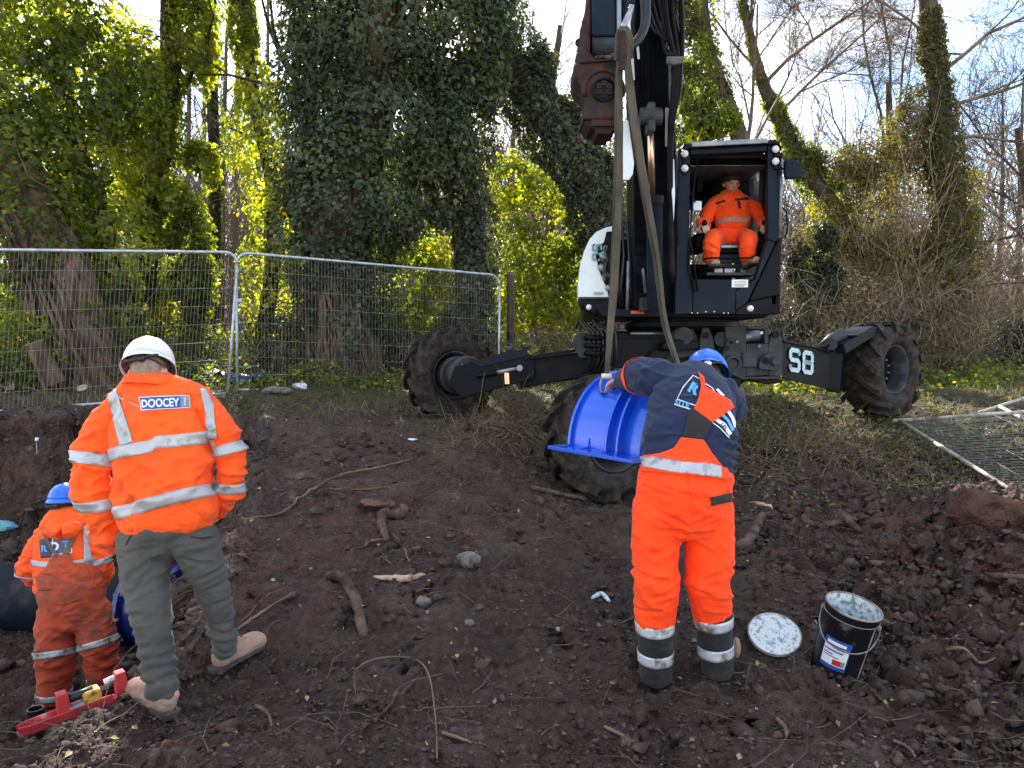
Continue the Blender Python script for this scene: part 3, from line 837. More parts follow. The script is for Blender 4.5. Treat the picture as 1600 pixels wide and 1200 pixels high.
make_tree("ivy_clad_tree", 'slim trunk behind the fence with an added crown out of view that shades the ground', 'tree',
          [W(330, 610, 15.5), W(335, 300, 15.5), W(330, 0, 15.5), W(340, -300, 15.6)], [.13, .12, .1, .08], M['bark_dark'], [.12, .14, .3, .5], 2500, .09, .35, M['ivy'], 37, thresh=.4, sides=12,
          blobs=[(W(330, -230, 14.5), (1.8, 1.0, 1.4)), (W(430, -330, 13.5), (1.6, 1.0, 1.4)), (W(220, -330, 14), (1.6, 1.0, 1.2)), (W(560, -420, 13.2), (1.8, 1.0, 1.4)), (W(760, -330, 13.6), (1.8, 1, 1.3)), (W(940, -380, 14), (1.8, 1, 1.2))], nb=26000)  # unseen crown masses added above the view to shade the foreground
# sun lit bushes behind the fence and machine
def bush(label, blobs, n, leaf, tint, lm, seed, twigs=60, tmat=None, cat='bush', kind="ivy_bush", group=None, thresh=.27):
    b = blobs[0][0]; base = Vector((b.x, b.y, gz(b.x, b.y)))
    root = thing(kind, label, cat, tuple(base), group)
    q, nn = blob_cover([(tuple(c), r) for c, r in blobs], n, seed, thresh)
    leaf_cloud("foliage", q, nn, rng.uniform(leaf * .55, leaf * 1.35, len(q)), tint_of(q, tint, seed + 5), lm, root)
    st = []; dr = []; ln = []
    for k in range(twigs):
        c, r = blobs[k % len(blobs)]
        s = base + Vector((random.gauss(0, .15), random.gauss(0, .15), 0)) if k % 3 == 0 else Vector(c) + Vector([random.gauss(0, .3) * r[0], random.gauss(0, .3) * r[1], -r[2] * .6])
        e = Vector(c) + Vector([random.gauss(0, .5) * r[0], random.gauss(0, .5) * r[1], random.gauss(.3, .5) * r[2]])
        st.append(tuple(s)); dr.append(tuple(e - s)); ln.append((e - s).length * 1.1)
    A, B, ra, rb = curl_twigs(st, dr, np.array(ln) * rng.uniform(.35, 1, len(ln)), 7, .24, .02, .007)
    o = tubes_np("stems", A, B, ra, rb, tmat or M['twig_dark'], root, 4); o['kind'] = 'stuff'
    return root
bush('bright green bush behind the right hand fence panel', [(W(640, 440, 14.5), (.9, .6, 1.5)), (W(600, 520, 14), (.7, .5, .8)), (W(690, 480, 14.5), (.6, .5, 1.0))], 11000, .085, .68, M['ivy'], 41, thresh=.4)
bush('yellow green bush glowing left of the white engine cover', [(W(850, 350, 15), (1.0, .6, 1.3)), (W(830, 470, 14.6), (.9, .6, .9)), (W(895, 440, 15), (.8, .6, 1.1)), (W(800, 290, 15.5), (.6, .5, .7)), (W(860, 560, 14.2), (1.0, .6, .5))], 15000, .085, .62, M['ivy'], 43, thresh=.42)
bush('green bush behind the left fence panel', [(W(270, 500, 13.4), (.55, .5, 1.0)), (W(300, 560, 13), (.6, .5, .5)), (W(230, 430, 13.8), (.4, .4, .8))], 8500, .085, .72, M['ivy'], 45)
bush('low leafy tangle in the far left corner behind the fence', [(W(20, 560, 10.2), (.8, .4, .7)), (W(100, 600, 10.6), (.5, .4, .4))], 4200, .07, .5, M['ivy'], 47, 160, M['twig_pale'], kind="bramble_bush")
# right hand side
def limb_fan(starts, mat, depth=3, name="branch"):
    def f(root):
        for s, e, l, r in starts:
            twig_part(name, branches(s, e - s, l * 1.1, r * .62, depth, .62, .12, wob=.11), mat, root)
    return f
make_tree("leaning_ivy_tree", 'leaning grey brown trunk behind the cab roof, ivy on its upper half', 'tree',
          [W(1185, 470, 15.2), W(1165, 260, 15), W(1140, 170, 14.9), W(1105, 80, 14.8), W(1092, -20, 14.8), W(1080, -200, 14.8)],
          [.20, .18, .16, .15, .14, .12], M['bark'], [.05, .12, .16, .25, .3, .3], 3200, .07, .4, M['ivy'], 51, thresh=.4,
          blobs=[(W(1085, 130, 14.4), (.42, .4, 1.0)), (W(1085, 210, 14.2), (.55, .4, .6)), (W(1120, 190, 14.4), (.5, .4, .35)), (W(1070, 40, 14.4), (.3, .3, .9))], nb=11000,
          extra=limb_fan([(W(1165, 240, 15), W(1200, 20, 15), 2.6, .07), (W(1160, 260, 15), W(1230, 120, 15.2), 2.2, .06)], M['twig']))
make_tree("leaning_ivy_tree", 'mossy trunk leaning left above the cab with fine bare branches against the sky', 'tree',
          [W(1350, 470, 16.5), W(1310, 340, 16.2), W(1255, 260, 16), W(1215, 180, 15.9), W(1185, 110, 15.8), W(1160, 0, 15.8)],
          [.20, .19, .17, .15, .11, .07], M['bark'], [.3, .35, .26, .2, .1, .06], 6000, .07, .42, M['ivy'], 55, thresh=.42,
          blobs=[(W(1255, 250, 16), (.5, .4, .35)), (W(1300, 275, 16.1), (.45, .4, .35))], nb=3000,
          extra=limb_fan([(W(1195, 130, 15.8), W(1300, 20, 15.8), 3.0, .07), (W(1215, 180, 15.9), W(1330, 60, 16), 3.0, .06), (W(1180, 90, 15.8), W(1150, -120, 15.6), 2.6, .06),
                          (W(1185, 110, 15.8), W(1100, 20, 15.8), 2.2, .05)], M['twig']))
make_tree("tall_ivy_tree", 'tall straight ivy wrapped trunk on the right standing against blue sky', 'tree',
          [W(1500, 590, 15), W(1490, 440, 15), W(1480, 280, 15), W(1468, 150, 15), W(1452, 20, 15), W(1440, -150, 15)],
          [.26, .23, .21, .19, .16, .13], M['bark'], [.25, .42, .36, .26, .19, .15], 15000, .062, .36, M['ivy_olive'], 59, thresh=.33,
          extra=limb_fan([(W(1462, 120, 15), W(1590, 20, 15), 3.2, .07), (W(1470, 170, 15), W(1600, 130, 15), 3.0, .06), (W(1455, 60, 15), W(1360, -20, 15), 2.6, .05),
                          (W(1475, 220, 15), W(1600, 200, 15.3), 3.0, .05), (W(1450, 10, 15), W(1520, -120, 15), 2.8, .06)], M['twig']))
make_tree("bare_tree", 'slender bare tree with rising twigs left of the tall ivy trunk', 'tree',
          [W(1400, 560, 17), W(1395, 380, 17), W(1392, 260, 17), W(1388, 130, 17)], [.16, .13, .10, .05], M['bark'], None, 0, seed=61,
          extra=limb_fan([(W(1395, 300, 17), W(1350, 60, 17), 4.0, .07), (W(1390, 180, 17), W(1395, -20, 17), 3.2, .06), (W(1392, 260, 17), W(1430, 40, 17), 3.6, .06),
                          (W(1396, 340, 17), W(1320, 180, 17.2), 3.2, .06)], M['twig']))
make_tree("bare_tree", 'bare twiggy tree at the right edge reaching in from the far bank', 'tree',
          [W(1680, 560, 17), W(1650, 440, 17), W(1610, 330, 17), W(1590, 200, 17)], [.2, .16, .12, .06], M['bark'], None, 0, seed=63,
          extra=limb_fan([(W(1620, 360, 17), W(1540, 380, 17), 3.0, .06), (W(1600, 280, 17), W(1540, 220, 17), 2.8, .05), (W(1650, 440, 17), W(1550, 440, 17), 2.8, .06),
                          (W(1610, 330, 17), W(1560, 300, 17), 2.6, .05), (W(1640, 420, 17), W(1580, 360, 17), 2.6, .05)], M['twig_dark']))
make_tree("bare_tree", 'bare tree in the pale gap of sky above the leaning dark trunk', 'tree',
          [W(862, 420, 19), W(858, 260, 19), W(862, 150, 19), W(875, 40, 19)], [.12, .1, .08, .05], M['bark'], None, 0, seed=65,
          extra=limb_fan([(W(860, 180, 19), W(830, 0, 19), 3.0, .035), (W(862, 140, 19), W(895, -20, 19), 3.0, .035), (W(858, 230, 19), W(900, 90, 19), 2.4, .03)], M['twig'], 2))
bush('huge round mass of ivy and tan twigs right of the cab', [(W(1400, 330, 15.4), (1.15, .8, 1.5)), (W(1360, 450, 15), (1.3, .8, 1.0)), (W(1460, 430, 15.2), (1.1, .8, 1.4)),
      (W(1420, 220, 15.8), (.7, .6, .7)), (W(1300, 400, 15.4), (.8, .7, 1.3)), (W(1500, 330, 15.6), (.5, .5, 1.0)), (W(1270, 480, 14.6), (.7, .5, .7)), (W(1440, 170, 15.6), (.55, .5, .6)), (W(1340, 250, 15.4), (.7, .5, .6)), (W(1480, 520, 14.8), (.8, .5, .8)), (W(1390, 540, 14.4), (.9, .5, .5))], 44000, .062, .46, M['ivy_olive'], 67, 3200, M['twig_pale'], thresh=.46)
bush('dark evergreen hedge low at the far right behind the big tyre', [(W(1570, 545, 18), (1.2, .7, .8)), (W(1640, 530, 18), (1.2, .7, .9)), (W(1500, 555, 17.4), (.7, .5, .5))], 9000, .08, .12, M['ivy_shaded_dark'], 69, kind="hedge_bush")
bush('tan leafed scrub between the cab and the right hand arm', [(W(1260, 540, 13.4), (.8, .5, .5)), (W(1200, 560, 13), (.6, .4, .4)), (W(1330, 480, 14), (.6, .4, .7))], 7000, .06, .6, M['dry_leaf'], 75, 500, M['twig_pale'], kind="scrub_bush")
bush('dense dark scrub filling the foot of the right hand fence panel', [(W(450, 540, 12.9), (.7, .4, .7)), (W(620, 560, 13.2), (.8, .4, .6)), (W(720, 540, 13.2), (.6, .4, .8)), (W(520, 590, 12.4), (.7, .3, .4))], 13000, .07, .35, M['ivy_shaded_dark'], 76, 300, M['twig_dark'], kind="scrub_bush")
bush('mixed brown and green undergrowth behind the left fence panel', [(W(60, 500, 11.8), (1.0, .4, .9)), (W(180, 560, 12.0), (.9, .4, .6)), (W(330, 560, 12.6), (.8, .4, .6)), (W(250, 590, 11.6), (.8, .3, .4))], 12000, .07, .5, M['ivy'], 77, 400, M['twig_pale'], kind="scrub_bush")
bush('olive green bush with hanging ivy rope between cab and right tyre', [(W(1260, 420, 13.6), (.35, .3, .5)), (W(1290, 370, 13.6), (.25, .25, .3)), (W(1300, 440, 13.4), (.22, .22, .5)), (W(1255, 500, 13.2), (.3, .25, .35)), (W(1230, 520, 13.2), (.4, .3, .3))], 7000, .065, .22, M['ivy_shaded_dark'], 71, 90, M['twig_pale'])

# thickets of tan twigs and stems that fill the wood behind
def thicket(name, lab, n, boxes, ln, r0, mat, segs=5, bend=.22, droop=.03, up=.5):
    st = []; L_ = []
    vol = np.array([(x1 - x0) * (z1 - z0) for (x0, x1, y0, y1, z0, z1) in boxes]); vol = vol / vol.sum()
    for (x0, x1, y0, y1, z0, z1), w in zip(boxes, vol):
        m = int(n * w)
        st.append(np.stack([rng.uniform(x0, x1, m), rng.uniform(y0, y1, m), rng.uniform(z0, z1, m)], -1))
    st = np.concatenate(st); m = len(st)
    d = rng.normal(size=(m, 3)); d[:, 2] = np.abs(d[:, 2]) + up
    A, B, ra, rb = curl_twigs(st, d, rng.uniform(*ln, m), segs, bend, droop, rng.uniform(r0 * .5, r0 * 1.5, m))
    return tag(tubes_np(name, A, B, ra, rb, mat), lab, kind='stuff')
thicket("bramble_thicket", 'arching dry brambles and stems behind the fence', 9000, [(-9, 1.5, 11.2, 17, 1.0, 1.7), (1.5, 9, 12.4, 17, 1.0, 2.4)], (.25, 1.0), .0045, M['twig_dark'], 6, .30, .06, .5)
thicket("pale_bramble_thicket", 'sunlit straw coloured stems behind the fence and machine', 5200, [(-9, 1.5, 11.6, 17, 1.0, 1.6), (1.5, 9, 12.4, 17, 1.0, 2.6)], (.2, .8), .0035, M['twig_pale'], 6, .30, .06, .6)
thicket("twig_thicket", 'tangled tan twigs of the wood behind the machine', 22000, [(-12, 3, 18, 30, 1.5, 7), (3, 9, 17, 24, 1.4, 5.0), (9, 17, 18, 26, 1.4, 4.2)], (.7, 2.2), .008, M['twig'], 5, .22, .0, .7)
thicket("far_thicket", 'twigs of the distant wood, painted pale for haze', 9000, [(-26, 30, 32, 55, 3, 11)], (2, 5), .03, M['twig_pale'], 5, .2, .0, .9)  # pale stem colour stands in for haze over the far wood
# slim trunks of the wood further back
far = [(345, 24, 250), (362, 30, 180), (330, 34, 200), (410, 30, 160), (600, 26, 300), (660, 30, 260), (800, 24, 330), (835, 32, 300), (1590, 30, 380), (1552, 32, 400), (290, 30, 150)]
far_lab = ['pale trunk far back in the gap above the join of the two fence panels', 'thin grey trunk far back just right of the panel join', 'faint trunk far back just left of the panel join',
           'slim trunk far back against the slim bright ivy column', 'slim trunk far back behind the great dark tree', 'slim trunk far back behind the right side of the great dark tree',
           'slim trunk far back above the right end of the second fence panel', 'slim trunk far back left of the hanging quick hitch', 'slim trunk far back at the right edge of the photo',
           'tallest slim trunk far back between the tall ivy trunk and the right edge', 'slim trunk far back behind the dark straight trunk']
for i, (px, d, top) in enumerate(far):
    b = W(px, 560, d); b.z = gz(b.x, b.y) - .1
    t = thing("distant_tree", far_lab[i], 'tree', tuple(b), 'slim trunks far back in the wood')
    e = W(px + random.uniform(-15, 15), top - 260, d)
    trunk("trunk", [b, b.lerp(e, .5) + Vector((random.uniform(-.2, .2), 0, 0)), e], [.13, .09, .03], M['bark'], t, 14, 8, .06, i)
    o = ([], [], [], [])
    for k in range(5):
        s = b.lerp(e, random.uniform(.3, .9))
        branches(s, Vector((random.choice((-1, 1)) * random.uniform(.4, 1), random.uniform(-.3, .3), random.uniform(.4, 1.2))), random.uniform(1.6, 3), .04, 2, .5, .25, o)
    twig_part("branch", o, M['twig'], t, 3, 1)
# ------------------------------------------------------------------ mesh fence panels
M['galv'] = noise_mat("galvanised_steel", (0.30, 0.34, 0.38), (0.52, 0.56, 0.60), 14, (0.35, 0.6), .1, 90, .002, metal=.55, spec=.5, c3=(0.16, 0.13, 0.10), c3scale=5, c3pos=(.6, .75))
M['galv_wire'] = noise_mat("galvanised_wire", (0.13, 0.13, 0.12), (0.28, 0.28, 0.26), 14, (0.4, 0.7), 0, metal=.4)
M['galv_dirty'] = noise_mat("muddy_steel_tube", (0.30, 0.27, 0.24), (0.5, 0.47, 0.43), 9, (0.5, 0.8), .2, 60, .003, metal=.2, c3=(0.12, 0.085, 0.06), c3scale=4, c3pos=(.5, .65))

def fence_panel(label, A, B, up, H, pitch=.045, rt=.019, mat='galv', foot=.10, group=None, horiz=8, cover=1.0, kink=0):
    """A,B bottom rail ends; up = up direction of the panel; H height"""
    A = Vector(A); B = Vector(B); up = Vector(up).normalized(); Wd = (B - A).length; e = (B - A).normalized()
    root = thing("mesh_fence", label, "fence", tuple(A), group)
    c = .16
    def pt(s, h): return A + e * s + up * h
    top = [pt(0, H - c)] + [pt(c - c * math.cos(t), H - c + c * math.sin(t)) for t in (.4, .8, 1.2)] + [pt(c, H)] + \
          [pt(Wd - c, H)] + [pt(Wd - c + c * math.sin(t), H - c + c * math.cos(t)) for t in (.4, .8, 1.2)] + [pt(Wd, H - c)]
    MB().tube(top, rt, 10).build("top_rail", M[mat], root, smooth=True)
    MB().tube([pt(rt, .02), pt(Wd - rt, .02)], rt * .9, 10).build("bottom_rail", M[mat], root, smooth=True)
    for s in (0, Wd):
        MB().tube([pt(s, -foot), pt(s, H - c)], rt, 10).build("post", M[mat], root, smooth=True)
    n = int(Wd / pitch); out = up.cross(e).normalized()
    a = []; b = []
    for i in range(1, n):
        s = i * pitch + random.uniform(-.003, .003)
        if s > Wd - .02: continue
        h = H
        if s < c: h = H - c + math.sqrt(max(c * c - (c - s) ** 2, 0))
        if s > Wd - c: h = H - c + math.sqrt(max(c * c - (s - Wd + c) ** 2, 0))
        w = random.gauss(0, .006 + kink)
        a.append(pt(s, .02)); b.append(pt(s, h * .5) + out * w); a.append(pt(s, h * .5) + out * w); b.append(pt(s, h))
    for k in range(1, horiz):
        h = H * k / horiz
        a.append(pt(0, h) + out * .003); b.append(pt(Wd, h) + out * .003)
    rr = np.full(len(a), .0017); rr[-(horiz - 1):] = .0024
    o = tubes_np("wire_mesh", np.array([tuple(v) for v in a]), np.array([tuple(v) for v in b]), rr, rr, M['galv_wire'], root, 4)
    o['kind'] = 'stuff'
    return root

f1b = P(356, 617, 9.56); f1a = P(-120, 655, 8.0)
f1t = P(372, 397, 9.62)
fence_panel('steel mesh fence panel running out of the left edge of the photo', f1a, f1b, (f1t - f1b), 1.84)
f2a = P(371, 611, 10.0); f2b = P(779, 617, 11.6)
fence_panel('steel mesh fence panel between the left panel and the excavator wheel', f2a, f2b, (0.01, 0, 1), 1.86)
# clamp joining them and a prop behind
cl = thing("fence_clamp", 'small steel clamp joining the two upright fence panels', 'clamp', tuple(P(372, 470, 9.75)))
MB().box(P(372, 470, 9.75), (.11, .06, .05)).build("bracket", M['galv'], cl, bevel=.006)
MB().cyl(P(372, 470, 9.70), P(372, 470, 9.64), .012, 8).build("bolt", M['galv'], cl)
# fallen panel on the spoil to the right
Afp = P(1402, 657, 8.5); Bfp = P(1640, 806, 5.4); Cfp = P(1600, 611, 9.25)
e1 = (Bfp - Afp).normalized(); e2 = (Cfp - Afp); e2 = (e2 - e1 * e2.dot(e1)).normalized()
fence_panel('fallen mesh fence panel lying flat on the weeds at the right edge', Afp + e2 * .0, Afp + e1 * 3.5, e2, 2.0, pitch=.05, rt=.021, mat='galv_dirty', foot=.05, kink=.004)
# second rail of another panel under it
q = thing("mesh_fence", 'dirty frame corner of another fence panel beneath the fallen one', 'fence', tuple(P(1560, 637, 8.6)))
MB().tube([P(1530, 645, 8.7), P(1600, 622, 9.0), P(1690, 600, 9.4)], .019, 8).build("rail", M['galv_dirty'], q, smooth=True)
MB().tube([P(1562, 635, 8.75), P(1600, 655, 8.2), P(1700, 705, 7.2)], .019, 8).build("post", M['galv_dirty'], q, smooth=True)
# ------------------------------------------------------------------ the walking excavator
M['black'] = noise_mat("black_machine_paint", (0.0030, 0.0040, 0.0065), (0.0065, 0.008, 0.012), 5, (0.3, 0.5), .06, 50, .002, spec=.09, c3=(0.022, 0.018, 0.016), c3scale=3, c3pos=(.58, .8))
M['navy'] = noise_mat("dark_slate_paint", (0.006, 0.010, 0.018), (0.011, 0.017, 0.028), 4, (0.3, 0.5), .04, 50, .002, spec=.09, c3=(0.035, 0.032, 0.03), c3scale=4, c3pos=(.6, .82))
M['grey'] = noise_mat("worn_grey_chassis_paint", (0.020, 0.024, 0.030), (0.050, 0.056, 0.065), 6, (0.4, 0.7), .3, 30, .004, spec=.22, c3=(0.022, 0.016, 0.013), c3scale=3.2, c3pos=(.5, .66))
M['white'] = noise_mat("white_body_paint", (0.62, 0.68, 0.72), (0.74, 0.79, 0.82), 3, (0.25, 0.4), .02, 30, .002, spec=.5, c3=(0.38, 0.35, 0.31), c3scale=3, c3pos=(.6, .85))
M['rust'] = noise_mat("rusty_cast_steel", (0.016, 0.010, 0.009), (0.060, 0.029, 0.023), 11, (0.6, 0.9), .6, 45, .006, spec=.15, c3=(0.025, 0.025, 0.028), c3scale=4, c3pos=(.5, .7))
M['steel'] = noise_mat("worn_steel", (0.14, 0.15, 0.17), (0.30, 0.31, 0.33), 8, (0.35, 0.6), .2, 60, .002, metal=.6, c3=(0.09, 0.06, 0.045), c3scale=4, c3pos=(.55, .7))
M['copper'] = noise_mat("bronze_tinted_chrome", (0.50, 0.30, 0.20), (0.66, 0.45, 0.32), 3, (0.15, 0.3), 0, metal=.9)
M['rubber'] = noise_mat("muddy_tyre_rubber", (0.014, 0.012, 0.011), (0.030, 0.026, 0.024), 7, (0.6, 0.85), .4, 45, .006, spec=.14, c3=(0.060, 0.046, 0.037), c3scale=14, c3pos=(.44, .7))
M['hose'] = noise_mat("hydraulic_hose", (0.010, 0.010, 0.012), (0.022, 0.022, 0.024), 9, (0.25, 0.45), .1, 120, .001, spec=.35)
M['teal'] = noise_mat("pale_teal_decal", (0.36, 0.52, 0.58), (0.50, 0.64, 0.68), 14, (0.5, 0.7), 0, c3=(0.16, 0.18, 0.2), c3scale=16, c3pos=(.6, .72))
M['teal_dark'] = noise_mat("teal_decal", (0.10, 0.26, 0.30), (0.14, 0.32, 0.36), 9, (0.4, 0.5), 0)
M['lamp'] = noise_mat("lamp_glass", (0.55, 0.52, 0.44), (0.75, 0.72, 0.64), 40, (0.15, 0.25), .3, 90, .002, spec=.8)
M['seat'] = noise_mat("dark_seat_cloth", (0.008, 0.008, 0.010), (0.018, 0.018, 0.02), 6, (0.7, 0.9), .2, spec=.1)
M['interior'] = noise_mat("cab_lining", (0.006, 0.006, 0.008), (0.014, 0.014, 0.017), 6, (0.6, 0.85), .1, spec=.1)
M['red'] = noise_mat("red_reflector", (0.45, 0.02, 0.015), (0.55, 0.04, 0.02), 6, (0.3, 0.4), 0)
M['sling'] = noise_mat("worn_webbing", (0.042, 0.034, 0.024), (0.098, 0.082, 0.058), 9, (0.8, 0.95), .5, 160, .003, c3=(0.055, 0.072, 0.035), c3scale=3, c3pos=(.5, .65), stretch=(1, 1, .4))
def glass_mat():
    m, nt, b = mat_new("tinted_cab_glass")
    b.inputs['Base Color'].default_value = (0.55, 0.62, 0.62, 1); b.inputs['Roughness'].default_value = .04
    b.inputs['Transmission Weight'].default_value = .85; b.inputs['IOR'].default_value = 1.1
    return m
M['glass'] = glass_mat()

dig = thing("walking_excavator", 'black and white walking excavator marked S8 parked behind the bending worker', 'excavator', tuple(P(1080, 620, 8.6)))

def decal_S8(name, org, ex, ez, h, mat, parent, thick=.004, stroke=.24):
    """blocky stencil 'S8' from rounded strokes; org = lower left, ex right dir, ez up dir"""
    ex = Vector(ex).normalized(); ez = Vector(ez).normalized(); nrm = ex.cross(ez).normalized()
    w = h * .78; t = h * stroke; mb = MB()
    def ring(pts, closed):
        n = len(pts)
        for i in range(n if closed else n - 1):
            a = Vector(pts[i]); b = Vector(pts[(i + 1) % n]); d = (b - a).normalized(); s = Vector((-d.y, d.x))
            q = [a - d * t * .0 - s * t / 2, b + d * t * .0 - s * t / 2, b + d * 0 + s * t / 2, a - d * 0 + s * t / 2]
            mb.prism([org + ex * p.x + ez * p.y for p in q], nrm, thick)
        for p in pts:
            p = Vector(p); q = [p + Vector((math.cos(k * math.pi / 4 + math.pi / 8), math.sin(k * math.pi / 4 + math.pi / 8))) * t * .541 for k in range(8)]
            mb.prism([org + ex * v.x + ez * v.y for v in q], nrm, thick * 1.12)
    def rr(x0, y0, x1, y1, c):
        return [(x0 + c, y0), (x1 - c, y0), (x1, y0 + c), (x1, y1 - c), (x1 - c, y1), (x0 + c, y1), (x0, y1 - c), (x0, y0 + c)]
    c = h * .09; a = t / 2; m = h / 2
    S = [(a, a + t * .55), (a, a + c), (a + c, a), (w - a - c, a), (w - a, a + c), (w - a, m - c), (w - a - c, m), (a + c, m), (a, m + c), (a, h - a - c), (a + c, h - a),
         (w - a - c, h - a), (w - a, h - a - c), (w - a, h - a - t * .55)]
    ring(S, False)
    mb.build(name, mat, parent); mb = MB()
    o = w + h * .14
    ring([(x + o, y) for x, y in rr(a, a, w - a, m, c)], True)
    ring([(x + o, y) for x, y in rr(a, m, w - a, h - a, c)], True)
    return mb.build(name, mat, parent)

# --- tyres with chevron lugs
def wheel(center, axis, R, Wd, name="wheel", parent=None, label=None, hub=True, lugs=13):
    c = Vector(center); ax = Vector(axis).normalized(); A, N = frame(ax, Vector((0, 0, 1)))
    prof = []
    hw = Wd / 2
    P0 = [(-hw * .62, .50 * R), (-hw * .88, .54 * R), (-hw * 1.0, .66 * R), (-hw * .98, .80 * R), (-hw * .90, .86 * R), (-hw * .5, .89 * R), (0, .90 * R)]
    prof = P0 + [(-a, r) for a, r in P0[:-1][::-1]]
    prof.append(prof[0])
    root = MB().lathe(c, ax, prof, 56).build(name, M['rubber'], parent, smooth=True)
    if label: root['label'] = label
    mb = MB()
    for side in (-1, 1):
        for k in range(lugs):
            t0 = 2 * math.pi * (k + (.5 if side > 0 else 0)) / lugs
            st = []
            for q in range(6):
                f = q / 5.0; a = side * hw * (.02 + 1.05 * f)
                th = t0 + .42 * (f ** 1.2) * 1.0
                r = R * (1.0 - .03 * f ** 3); rb = R * (.87 - .03 * f)
                if q == 5: r = R * .93; rb = R * .78
                st.append((a, th, r, rb, .052 + .028 * f))
            vs = []; fs = []
            for (a, th, r, rb, wd) in st:
                for (rad, dt) in ((rb, -wd * 1.25), (r, -wd), (r, wd), (rb, wd * 1.25)):
                    vs.append(c + ax * a + (A * math.cos(th + dt) + N * math.sin(th + dt)) * rad)
            for q in range(5):
                for m_ in range(4):
                    m2 = (m_ + 1) % 4
                    fs.append([q * 4 + m_, q * 4 + m2, q * 4 + 4 + m2, q * 4 + 4 + m_])
            fs.append([0, 1, 2, 3]); fs.append([20, 21, 22, 23])
            mb.add(vs, fs)
    mb.build("tread_lug", M['rubber'], root, bevel=.004)['kind'] = 'stuff'
    # rim
    rim = [(-hw * .72, .50 * R), (-hw * .80, .515 * R), (-hw * .74, .475 * R), (-hw * .5, .45 * R), (-hw * .2, .40 * R), (hw * .2, .40 * R), (hw * .5, .45 * R),
           (hw * .74, .475 * R), (hw * .80, .515 * R), (hw * .72, .50 * R)]
    MB().lathe(c, ax, rim, 44).build("rim", M['grey'], root, smooth=True, )
    MB().lathe(c, ax, [(hw * .0, .41 * R), (hw * .06, .30 * R), (hw * .02, .02 * R), (0, 0)], 36).build("wheel_disc", M['black'], root, smooth=True)
    mb = MB()
    for k in range(10):
        t = 2 * math.pi * k / 10; p = c + (A * math.cos(t) + N * math.sin(t)) * R * .24
        mb.cyl(p - ax * .01, p + ax * (hw * .16), .014, 6)
    mb.build("wheel_nut", M['steel'], root)['kind'] = 'stuff'
    return root

AXW = Vector((.525, -.85, 0.0))
cL = P(703, 585, 9.05); RL = .565
wl = wheel(cL, Vector((.50, -.86, .0)), RL, .40, parent=dig, label='rear tyre far left with exposed round hub cap')
cR = P(1375, 577, 9.0)
wr = wheel(cR, Vector((.56, -.83, .02)), .575, .50, parent=dig, label='tyre at the far right end of the chassis with muddy chevron tread')
cF = P(948, 684, 6.95)
wf = wheel(cF, Vector((.42, -.9, .0)), .60, .44, parent=dig, label='near muddy tyre behind the blue saddle')
cB = P(1120, 600, 10.4); cB.z = gz(cB.x, cB.y) + .56
wheel(cB, AXW, .56, .40, parent=dig)
# left hub drive: drum and cover plate standing out towards us
ax = Vector((.50, -.86, 0)).normalized()
hb = MB().lathe(cL, ax, [(-.05, .22), (.08, .24), (.34, .235), (.36, .20), (.36, 0)], 40).build("hub", M['grey'], dig, smooth=True, auto=math.radians(40)) if False else None
hubc = cL + ax * .02
hb = MB().lathe(hubc, ax, [(-.10, .02), (-.10, .21), (.18, .225), (.20, .20), (.40, .20), (.425, .235), (.47, .235), (.485, .215), (.485, .0)], 44).build("hub", M['grey'], dig, smooth=True, auto=math.radians(30))
mb = MB(); A_, N_ = frame(ax, Vector((0, 0, 1)))
for k in range(4):
    t = .6 + k * math.pi / 2; p = hubc + ax * .485 + (A_ * math.cos(t) + N_ * math.sin(t)) * .15
    MB().cyl(p, p + ax * .016, .016, 8).build("bolt", M['steel'], hb)

def plate(outline_px, d, thick, name, mat, parent=dig, bevel=.008, yaw=0.0, hole=None):
    """plate seen face on; outline in photo pixels at depth d; yaw tilts depth with px"""
    pts = [P(x, y, d + (x - outline_px[0][0]) * yaw) for x, y in outline_px]
    return MB().prism(pts, (0, 1, 0), thick).build(name, mat, parent, bevel=bevel)

# --- left leg: telescopic box and wheel yoke
lg = MB()
pa = P(945, 562, 8.45); pb = P(812, 583, 8.6)
leg = MB().bar(P(940, 562, 8.5), P(812, 582, 8.62), .36, .22, (0, 0, 1), w2=.34, h2=.22).build("leg", M['black'], dig, bevel=.012)
MB().bar(P(925, 548, 8.38), P(818, 562, 8.49), .015, .24, (0, 0, 1)).build("edge_flange", M['black'], leg, bevel=.004)
MB().bar(P(925, 583, 8.36), P(812, 607, 8.47), .015, .26, (0, 0, 1)).build("edge_flange", M['black'], leg, bevel=.004)
yk = MB().prism([P(x, y, 8.42) for x, y in ((835, 555), (835, 592), (760, 612), (722, 622), (700, 600), (712, 572), (745, 566), (800, 553))], (0, 1, 0), .05).build("wheel_yoke", M['black'], dig, bevel=.01)
MB().prism([P(x, y, 8.40) for x, y in ((822, 545), (826, 556), (752, 574), (735, 566), (790, 550))], (0, 1, 0), .22).build("yoke_top", M['navy'], yk, bevel=.006)
MB().tube([P(812, 575, 8.36), P(776, 582, 8.36)], .022, 10).build("steering_rod", M['steel'], yk, smooth=True)
MB().tube([P(776, 582, 8.36), P(745, 588, 8.38)], .034, 10).build("steering_cylinder", M['black'], yk, smooth=True)
MB().cyl(P(812, 575, 8.30), P(812, 575, 8.42), .035, 12).build("pin", M['steel'], yk)
for (x, y) in ((795, 545), (822, 541)):
    MB().ball(P(x, y, 8.6), (.05, .05, .035), 8, 5).build("lug", M['grey'], yk)
MB().prism([P(x, y, 8.38) for x, y in ((788, 582), (795, 583), (796, 600), (789, 600))], (0, 1, 0), .01).build("tag_plate", M['copper'], yk)
